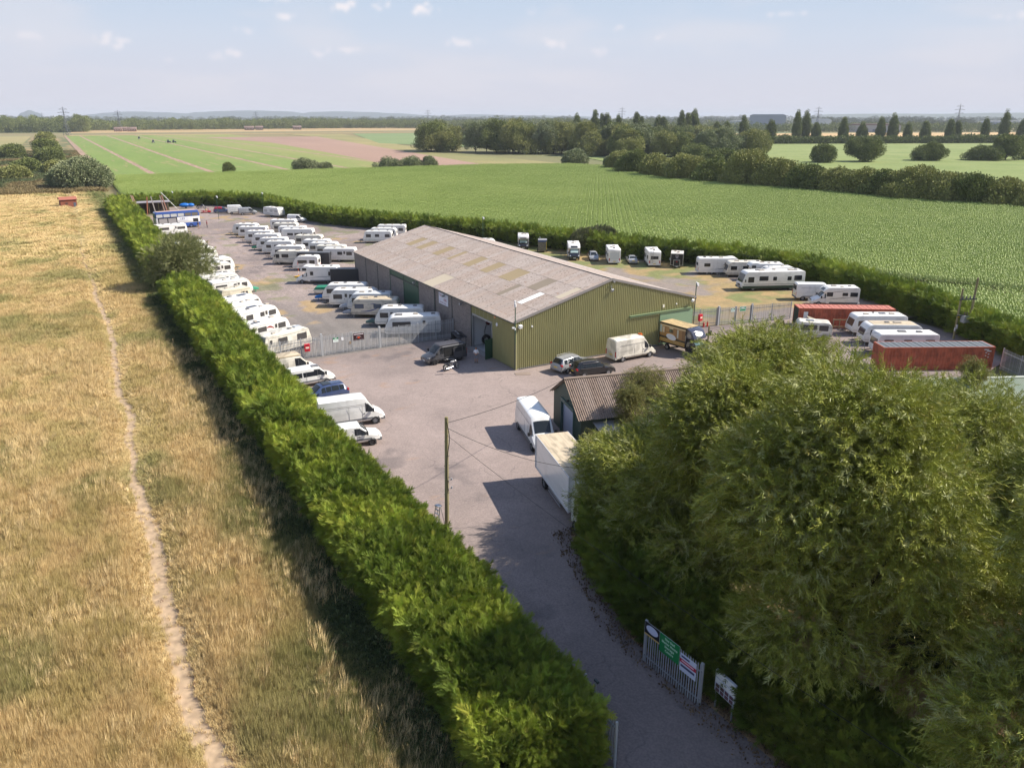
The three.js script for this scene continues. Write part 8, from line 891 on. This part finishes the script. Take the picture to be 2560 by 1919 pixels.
// maize: short lengths of row, six plants each
{
  const r = rng(501), L = []; for (let p = 0; p < 7; p++) { const x0 = -0.62 + p * 0.21 + (r() - 0.5) * 0.08, z0 = (r() - 0.5) * 0.34, h = 1.75 + 0.4 * r(); L.push([[x0 - 0.02, 0, z0], [x0 + 0.02, 0, z0], [x0, h * 1.08, z0]]); for (let k = 0; k < 6; k++) { const a = r() * 6.283, y = h * (0.38 + 0.12 * k), l = 0.55 + 0.25 * r(), w = 0.05, dx = Math.cos(a), dz = Math.sin(a), sx = -dz * w, sz = dx * w, m = [x0 + dx * l * 0.5, y + 0.22, z0 + dz * l * 0.5], e = [x0 + dx * l, y - 0.02 - 0.2 * r(), z0 + dz * l]; L.push([[x0, y, z0], [m[0] + sx, m[1], m[2] + sz], [m[0] - sx, m[1], m[2] - sz]], [[m[0] + sx, m[1], m[2] + sz], e, [m[0] - sx, m[1], m[2] - sz]]); } L.push([[x0, h, z0], [x0 + 0.09, h + 0.24, z0 + 0.03], [x0 + 0.03, h + 0.28, z0 - 0.05]]); }
  const g = blades(L), rows = [], a = 0.62, ca = Math.cos(a), sa = Math.sin(a), q = rng(502); const S = 420;
  const spots = [];
  for (let i = -S; i < S; i++) for (let j = -S; j < S; j++) { const u = i * 1.28 + (q() - 0.5) * 0.3, v = j * 0.86, x = 110 + u * ca - v * sa, z = -180 + u * sa + v * ca; if (x < 10 || x > 262 || z > 0 || z < -400 || !inPoly(x, z, MAIZE)) continue; const az = Math.atan2(x, -z) * 57.3; if (az > 66 || az < -6) continue; const gap = inPoly(x, z, [[110, -93], [114, -90], [118, -76], [122, -68], [127, -60], [123, -57], [114, -71], [110, -84]]); if (gap) continue; if (x < 140 && z < -230 && ((j % 4) + 4) % 4 === 3 && q() < 0.8) continue; spots.push([x, z]); }
  const o = new THREE.InstancedMesh(g, new THREE.MeshStandardMaterial({ color: 0xffffff, roughness: 0.6, side: THREE.DoubleSide }), spots.length); o.name = 'maize_crop'; tag(o, 'field of tall green maize in rows behind the compounds', 'maize', null, 'stuff'); const w = rng(503);
  spots.forEach(([x, z], k) => { const n = fbm(x * 0.05, z * 0.05, 3, 9), s = 0.86 + 0.22 * w() + 0.1 * (n - 0.5); _q.setFromAxisAngle(UPV, -a + (w() < 0.5 ? 0 : Math.PI) + (w() - 0.5) * 0.2); _m.compose(_p.set(x, -0.02, z), _q, _s.set(1.05, s, 1.15)); o.setMatrixAt(k, _m); const c = mix([0.22, 0.30, 0.055], [0.38, 0.45, 0.125], clamp(n * 0.7 + w() * 0.5 - 0.1)); o.setColorAt(k, _c.setRGB(...c)); });
  o.castShadow = o.receiveShadow = true; scene.add(o); console.log('maize', spots.length);
  // weedy strip inside the maize
  const weeds = []; for (let k = 0; k < 2200; k++) { const t = w(), x = lerp(112, 124, t) + (w() - 0.5) * 6, z = lerp(-92, -58, t) + (w() - 0.5) * 3; weeds.push([x, 0, z, (w() - 0.5) * 0.4, 1, (w() - 0.5) * 0.4, 0.9 + 0.5 * w(), ...mix([0.10, 0.10, 0.035], [0.22, 0.15, 0.075], w())]); } const wd = new THREE.Group(); wd.name = 'weed_strip'; scene.add(wd); tag(wd, 'brownish weedy strip crossing the maize on the right', 'weeds', null, 'stuff'); scatter3('weeds', tuftsBig, matteM, weeds, wd);
}
// meadow grass
{
  const r = rng(601), near = [], mid = [], far = [], dark = [];
  const put = (x, z, list, h, w) => {
    if (x > hedgeX0 + 0.6 && z < -19.5) return; if (x > 15.5) return; const k = onPath(x, z); if (r() < k * 0.97) return;
    const c0 = meadow(x, z), b = 0.9 + 0.2 * r(); let c = c0.map((v) => v * b); const lush = sm(6.5, 10.5, x + (fbm(x * 0.4, z * 0.25, 2, 5) - 0.5) * 3); if (r() < lush * 0.8) c = mix([0.07, 0.10, 0.025], [0.17, 0.19, 0.05], r()); else if (r() > 0.93) c = mix(c, [0.62, 0.48, 0.27], 0.6); else if (r() > 0.985) c = [0.26, 0.12, 0.07];
    const H = h * (0.55 + 0.8 * fbm(x * 0.35, z * 0.35, 3, 15)) * (0.3 + 0.7 * sm(0.5, 2.0, Math.abs(x - pathX(z)))) * (0.8 + 0.4 * r()); list.push([x, -0.05, z, 0.1 + (r() - 0.5) * 0.24, 1, 0.04 + (r() - 0.5) * 0.24, H, ...c, w]);
  };
  for (let k = 0; k < 165000; k++) { const z = -16 - 46 * Math.pow(r(), 1.1), x = lerp(-19 + (z + 16) * 0.12, 15.5, r()); put(x, z, near, 1.0, 0.55); }
  for (let k = 0; k < 110000; k++) { const z = -60 - 110 * Math.pow(r(), 1.25), x = lerp(-16 + (z + 60) * 0.03, 11.5, r()); put(x, z, mid, 0.85, 0.9); }
  for (let k = 0; k < 64000; k++) { const z = -105 - 225 * (0.35 * r() + 0.65 * Math.sqrt(r())), x = lerp(-20 + (z + 135) * 0.08, 12, r()); put(x, z, far, 0.85, 1.35); }
  // tall flowering stems in drifts
  const tall = [], stemG = [31, 32, 33].map((s) => tuftGeo(s, 14, 0.012, 0.2, 0.2)); for (let k = 0; k < 34000; k++) { const z = -16 - 84 * Math.pow(r(), 1.35), x = lerp(-19, 11.2, r()), n = fbm(x * 0.32, z * 0.2, 3, 66) + 0.12 * sm(2, 8, x); if (n < 0.5 || onPath(x, z) > 0.05) continue; const b = 0.85 + 0.35 * r(); tall.push([x, -0.05, z, 0.18 + (r() - 0.5) * 0.3, 1, 0.05 + (r() - 0.5) * 0.3, (0.9 + 0.55 * r()) * (0.4 + 0.6 * sm(0.6, 2.2, Math.abs(x - pathX(z)))), ...mix([0.54, 0.40, 0.18], [0.70, 0.54, 0.29], r()).map((v) => v * b), 0.8]); }
  const o = new THREE.Group(); o.name = 'meadow_grass'; scene.add(o); tag(o, 'tall dry straw-coloured grass of the left meadow', 'grass', null, 'stuff'); scatter3('grass', tufts, matteM, near, o); scatter3('grass', tufts, matteM, mid, o); scatter3('grass', tuftsBig, matteM, far, o); scatter3('stems', stemG, matteM, tall, o);
  // nettles and brambles at the hedge foot
  for (let k = 0; k < 9000; k++) { const z = -18 - 110 * Math.pow(r(), 1.3), x = 8.6 + 3.0 * r() + (fbm(z * 0.3, 1, 2, 6) - 0.5) * 1.4; dark.push([x, 0.15 + 0.5 * r() * sm(8.5, 11, x), z, (r() - 0.5), 0.8, (r() - 0.5), 0.34 + 0.2 * r(), ...mix([0.03, 0.05, 0.014], [0.09, 0.115, 0.03], r())]); }
  const d = new THREE.Group(); d.name = 'hedge_undergrowth'; scene.add(d); tag(d, 'nettles and brambles along the meadow side of the tall hedge', 'undergrowth', null, 'stuff'); scatter3('undergrowth', clumps, matteM, dark, d);
  // scrub grass beyond the meadow
  const sc = []; for (let k = 0; k < 16000; k++) { const z = -330 - 420 * Math.pow(r(), 1.2), x = lerp(-40, 13, r()); const n = fbm(x * 0.07, z * 0.04, 3, 26); sc.push([x, 0, z, (r() - 0.5) * 0.6, 1, (r() - 0.5) * 0.6, 0.7 + 1.0 * n, ...mix(mix([0.06, 0.085, 0.025], [0.25, 0.18, 0.08], sm(0.4, 0.6, n)), [0.12, 0.12, 0.04], r() * 0.5), 2.4]); } const s = new THREE.Group(); s.name = 'scrub_grass'; scene.add(s); tag(s, 'rough grass and low scrub beyond the dry meadow', 'grass', null, 'stuff'); scatter3('grass', tuftsBig, matteM, sc, s);
  // verge at the lower end of the hedge
  const vg = []; for (let k = 0; k < 2200; k++) { const z = -20.2 + 16 * r(), x = lerp(10, 15.6, r()) ; vg.push([x, 0, z, (r() - 0.5) * 0.7, 1, (r() - 0.5) * 0.7, 0.35 + 0.3 * r(), ...mix([0.16, 0.15, 0.05], [0.36, 0.27, 0.12], r()), 0.7]); } const v = new THREE.Group(); v.name = 'verge_grass'; scene.add(v); tag(v, 'short dry grass at the foot of the hedge end beside the lane', 'grass', null, 'stuff'); scatter3('grass', tufts, matteM, vg, v);
  // dead leaves along the right side of the lane
  const lf = []; for (let k = 0; k < 2600; k++) { const z = -38 + 42 * r(), e = z < -27 ? lerp(22.3, 25.5, (-27 - z) / 10.5) : 22.5, x = e - Math.pow(r(), 2) * 1.6 + 0.3; lf.push([x, 0.012, z, (r() - 0.5) * 0.4, 1, (r() - 0.5) * 0.4, 0.09 + 0.06 * r(), ...mix([0.06, 0.035, 0.02], [0.2, 0.13, 0.06], r())]); } const l = new THREE.Group(); l.name = 'leaf_litter'; scene.add(l); tag(l, 'brown fallen leaves along the right edge of the lane', 'leaves', null, 'stuff'); scatter3('leaves', [clumpGeo(3, 5, 1.2)], matteM, lf, l);
}
// ---------- distance: hills, buildings, pylons, tractors ----------
{
  const at = (px, d) => { const a = YAW + Math.atan((px - 1280) / 2046); return [Math.sin(a) * d, -Math.cos(a) * d]; };
  const hill = (name, prof, d, depth, col) => { // prof: [picture column, height in metres]
    const pos = [], idx = [], K = []; for (let i = 0; i < prof.length - 1; i++) for (let k = 0; k < 6; k++) { const t = k / 6, s = t * t * (3 - 2 * t); K.push([lerp(prof[i][0], prof[i + 1][0], t), 1.3 * lerp(prof[i][1], prof[i + 1][1], s) * (0.93 + 0.14 * fbm(i + t, d, 3, 4))]); } K.push(prof[prof.length - 1]);
    for (const [px, h] of K) { const f = at(px, d), m = at(px, d + depth * 0.5), b = at(px, d + depth); pos.push(f[0], -2, f[1], m[0], h * 0.75, m[1], b[0], h, b[1]); } for (let i = 0; i < K.length - 1; i++) for (let j = 0; j < 2; j++) { const a = i * 3 + j; idx.push(a, a + 1, a + 3, a + 1, a + 4, a + 3); }
    const o = part(numbered(name), geoOf(pos, null, idx), mat(col, 0.95, { side: THREE.DoubleSide }), scene); o.userData.kind = 'structure'; return o; };
  hill('hills', [[190, 30], [230, 52], [270, 70], [330, 78], [400, 70], [470, 62], [490, 75], [560, 88], [640, 94], [720, 84], [760, 66], [780, 78], [850, 88], [920, 80], [990, 62], [1070, 44], [1100, 40], [1180, 52], [1300, 44], [1480, 34]], 11000, 1500, [0.04, 0.06, 0.05]);
  hill('hills', [[38, 18], [55, 62], [75, 84], [95, 60], [115, 20]], 10500, 500, [0.04, 0.06, 0.05]);
  hill('hills', [[2000, 30], [2080, 52], [2200, 58], [2330, 50], [2480, 58], [2700, 60]], 10000, 1500, [0.06, 0.085, 0.05]);
  // sheds and factories on the plain
  const shed = (label, px, d, w, h, dep, m, roofM) => { const [x, z] = at(px, d), o = thing('warehouse', label, 'warehouse', [x, 0, z], -YAW - Math.atan((px - 1280) / 2046)); part('wall', bx(w, h, dep, 0, h / 2, 0), m, o); part('roof', prism([[-w / 2 - 0.5, h], [w / 2 + 0.5, h], [w / 2 - 6, h + 2.5], [-w / 2 + 6, h + 2.5]], 0.5, dep + 1, 0.3), roofM ?? m, o); part('door', merge([-0.3, 0, 0.3].map((t) => bx(5, 5, 0.4, t * w, 2.5, dep / 2 + 0.2))), mat([0.2, 0.22, 0.25], 0.6), o); };
  const wm = mat([0.62, 0.63, 0.66], 0.6), gm = mat([0.30, 0.34, 0.42], 0.6), rm = mat([0.22, 0.15, 0.125], 0.8), bm = mat([0.22, 0.13, 0.10], 0.85);
  shed('long white warehouse beyond the wood on the horizon, left of two', 1370, 2100, 100, 13, 60, wm, wm); shed('long white warehouse on the horizon, right of two', 1415, 2150, 70, 16, 60, wm, wm); shed('tall blue-grey warehouse above the poplars', 1920, 1900, 76, 30, 60, gm, gm); shed('pale warehouse behind the first poplars', 1845, 1950, 40, 16, 40, wm); shed('grey industrial shed on the right horizon', 2510, 2500, 100, 15, 60, gm, wm); shed('red-roofed works beyond the poplars', 2190, 1700, 90, 12, 50, mat([0.45, 0.42, 0.4], 0.7), rm); shed('pale factory right of the tall warehouse', 2045, 2000, 60, 20, 50, wm, wm);
  // farmhouses
  const house = (label, px, d, w) => { const [x, z] = at(px, d), o = thing('farmhouse', label, 'house', [x, 0, z], 0.3 - YAW); part('wall', bx(w, 5, 8, 0, 2.5, 0), bm, o); part('roof', prism([[-4.4, 5], [4.4, 5], [0, 8.4]], 0.05, w + 0.8, 0.05).rotateY(Math.PI / 2), rm, o); part('chimney', bx(0.9, 2, 0.9, w * 0.3, 8.6, 0), bm, o); for (const t of [-0.3, 0, 0.3]) part('window', bx(1.1, 1.3, 0.1, t * w, 3, 4.02), white, o); };
  [[290, 1760, 14, 'red brick farmhouse on the far left plain, leftmost of the group'], [306, 1790, 10, 'small red brick house in the middle of the far left farm group'], [325, 1750, 16, 'long red brick barn house at the right of the far left farm group'], [620, 1850, 20, 'red-roofed farm building with pale gable beyond the stubble'], [645, 1880, 16, 'red-roofed farm building right of the pale gabled one'], [740, 1900, 18, 'dark-roofed farm building beyond the stubble, farthest right']].forEach((h) => house(h[3], h[0], h[1], h[2]));
  // pylons
  const pylon = (label, px, d, H) => { const [x, z] = at(px, d), o = thing('pylon', label, 'pylon', [x, 0, z], -YAW), L = []; for (const s of [-1, 1]) for (const t of [-1, 1]) L.push(bar(V(s * 4, 0, t * 4), V(s * 0.8, H * 0.62, t * 0.8), 0.26, 4), bar(V(s * 0.8, H * 0.62, t * 0.8), V(0, H, 0), 0.2, 4)); for (let k = 0; k < 6; k++) { const y = H * 0.1 * k, w = 4 - 3.2 * (y / (H * 0.62)), y2 = y + H * 0.1, w2 = 4 - 3.2 * (y2 / (H * 0.62)); for (const t of [-1, 1]) L.push(bar(V(-w, y, t * w), V(w2, y2, t * w2), 0.15, 4), bar(V(w, y, t * w), V(-w2, y2, t * w2), 0.15, 4)); } part('tower', merge(L), mat([0.14, 0.15, 0.17], 0.6), o); for (const [y, w] of [[0.66, 8], [0.78, 9.5], [0.9, 6.5]]) part('cross_arm', merge([bx(w * 2, 0.4, 0.4, 0, y * H, 0), bar(V(-w, y * H, 0), V(0, y * H + 2.4, 0), 0.16, 4), bar(V(w, y * H, 0), V(0, y * H + 2.4, 0), 0.16, 4)]), mat([0.14, 0.15, 0.17], 0.6), o); };
  pylon('tall lattice pylon standing among trees on the far left', 160, 1440, 42); pylon('lattice pylon in front of the far left trees', 295, 1800, 40); pylon('distant lattice pylon left of the woodland belt', 1070, 2200, 46); pylon('distant lattice pylon above the woodland belt', 1555, 2000, 50); pylon('distant lattice pylon above the poplars', 2045, 1800, 48); pylon('distant lattice pylon among the poplars at the right', 2397, 1700, 50); pylon('faint lattice pylon beside the small cone hill', 105, 3200, 42); pylon('faint lattice pylon beyond the farm buildings', 640, 2600, 44);
  // tractors at work on the turf
  const tractor = (label, x, z, t) => { const o = thing('tractor', label, 'tractor', [x, 0, z], t, 'tractors on the turf'), gm2 = mat([0.03, 0.06, 0.13], 0.5); part('bonnet', prism([[0.2, 0.9], [2.0, 0.9], [2.0, 1.6], [0.2, 1.8]], 0.1, 1.0, 0.06), gm2, o); part('cab', prism([[-1.3, 1.2], [0.4, 1.2], [0.2, 3.0], [-1.2, 3.0]], 0.1, 1.6, 0.06), mat([0.03, 0.05, 0.06], 0.2), o); part('cab_roof', bx(1.7, 0.14, 1.7, -0.5, 3.06, 0), gm2, o); for (const s of [1, -1]) { const a = part('rear_wheel', cyl(0.9, 0.9, 0.5, -0.9, 0.9, s * 1.0, 16, 'z'), rubber, o); part('front_wheel', cyl(0.6, 0.6, 0.4, 1.5, 0.6, s * 0.9, 14, 'z'), rubber, o); } part('implement', merge([bx(1.2, 0.6, 2.6, -2.6, 0.7, 0), bx(1, 0.1, 0.1, -1.7, 0.8, 0)]), mat([0.35, 0.33, 0.3], 0.6), o); };
  tractor('dark tractor farthest away on the turf strips', 93, -1128, 1.4); tractor('dark tractor second along the turf track', 92, -955, 1.6); tractor('dark tractor leading the pair on the turf track', 107, -950, 0.2); tractor('dark tractor following the pair on the turf track', 112, -946, 0.1);
}
renderer.render(scene, camera);
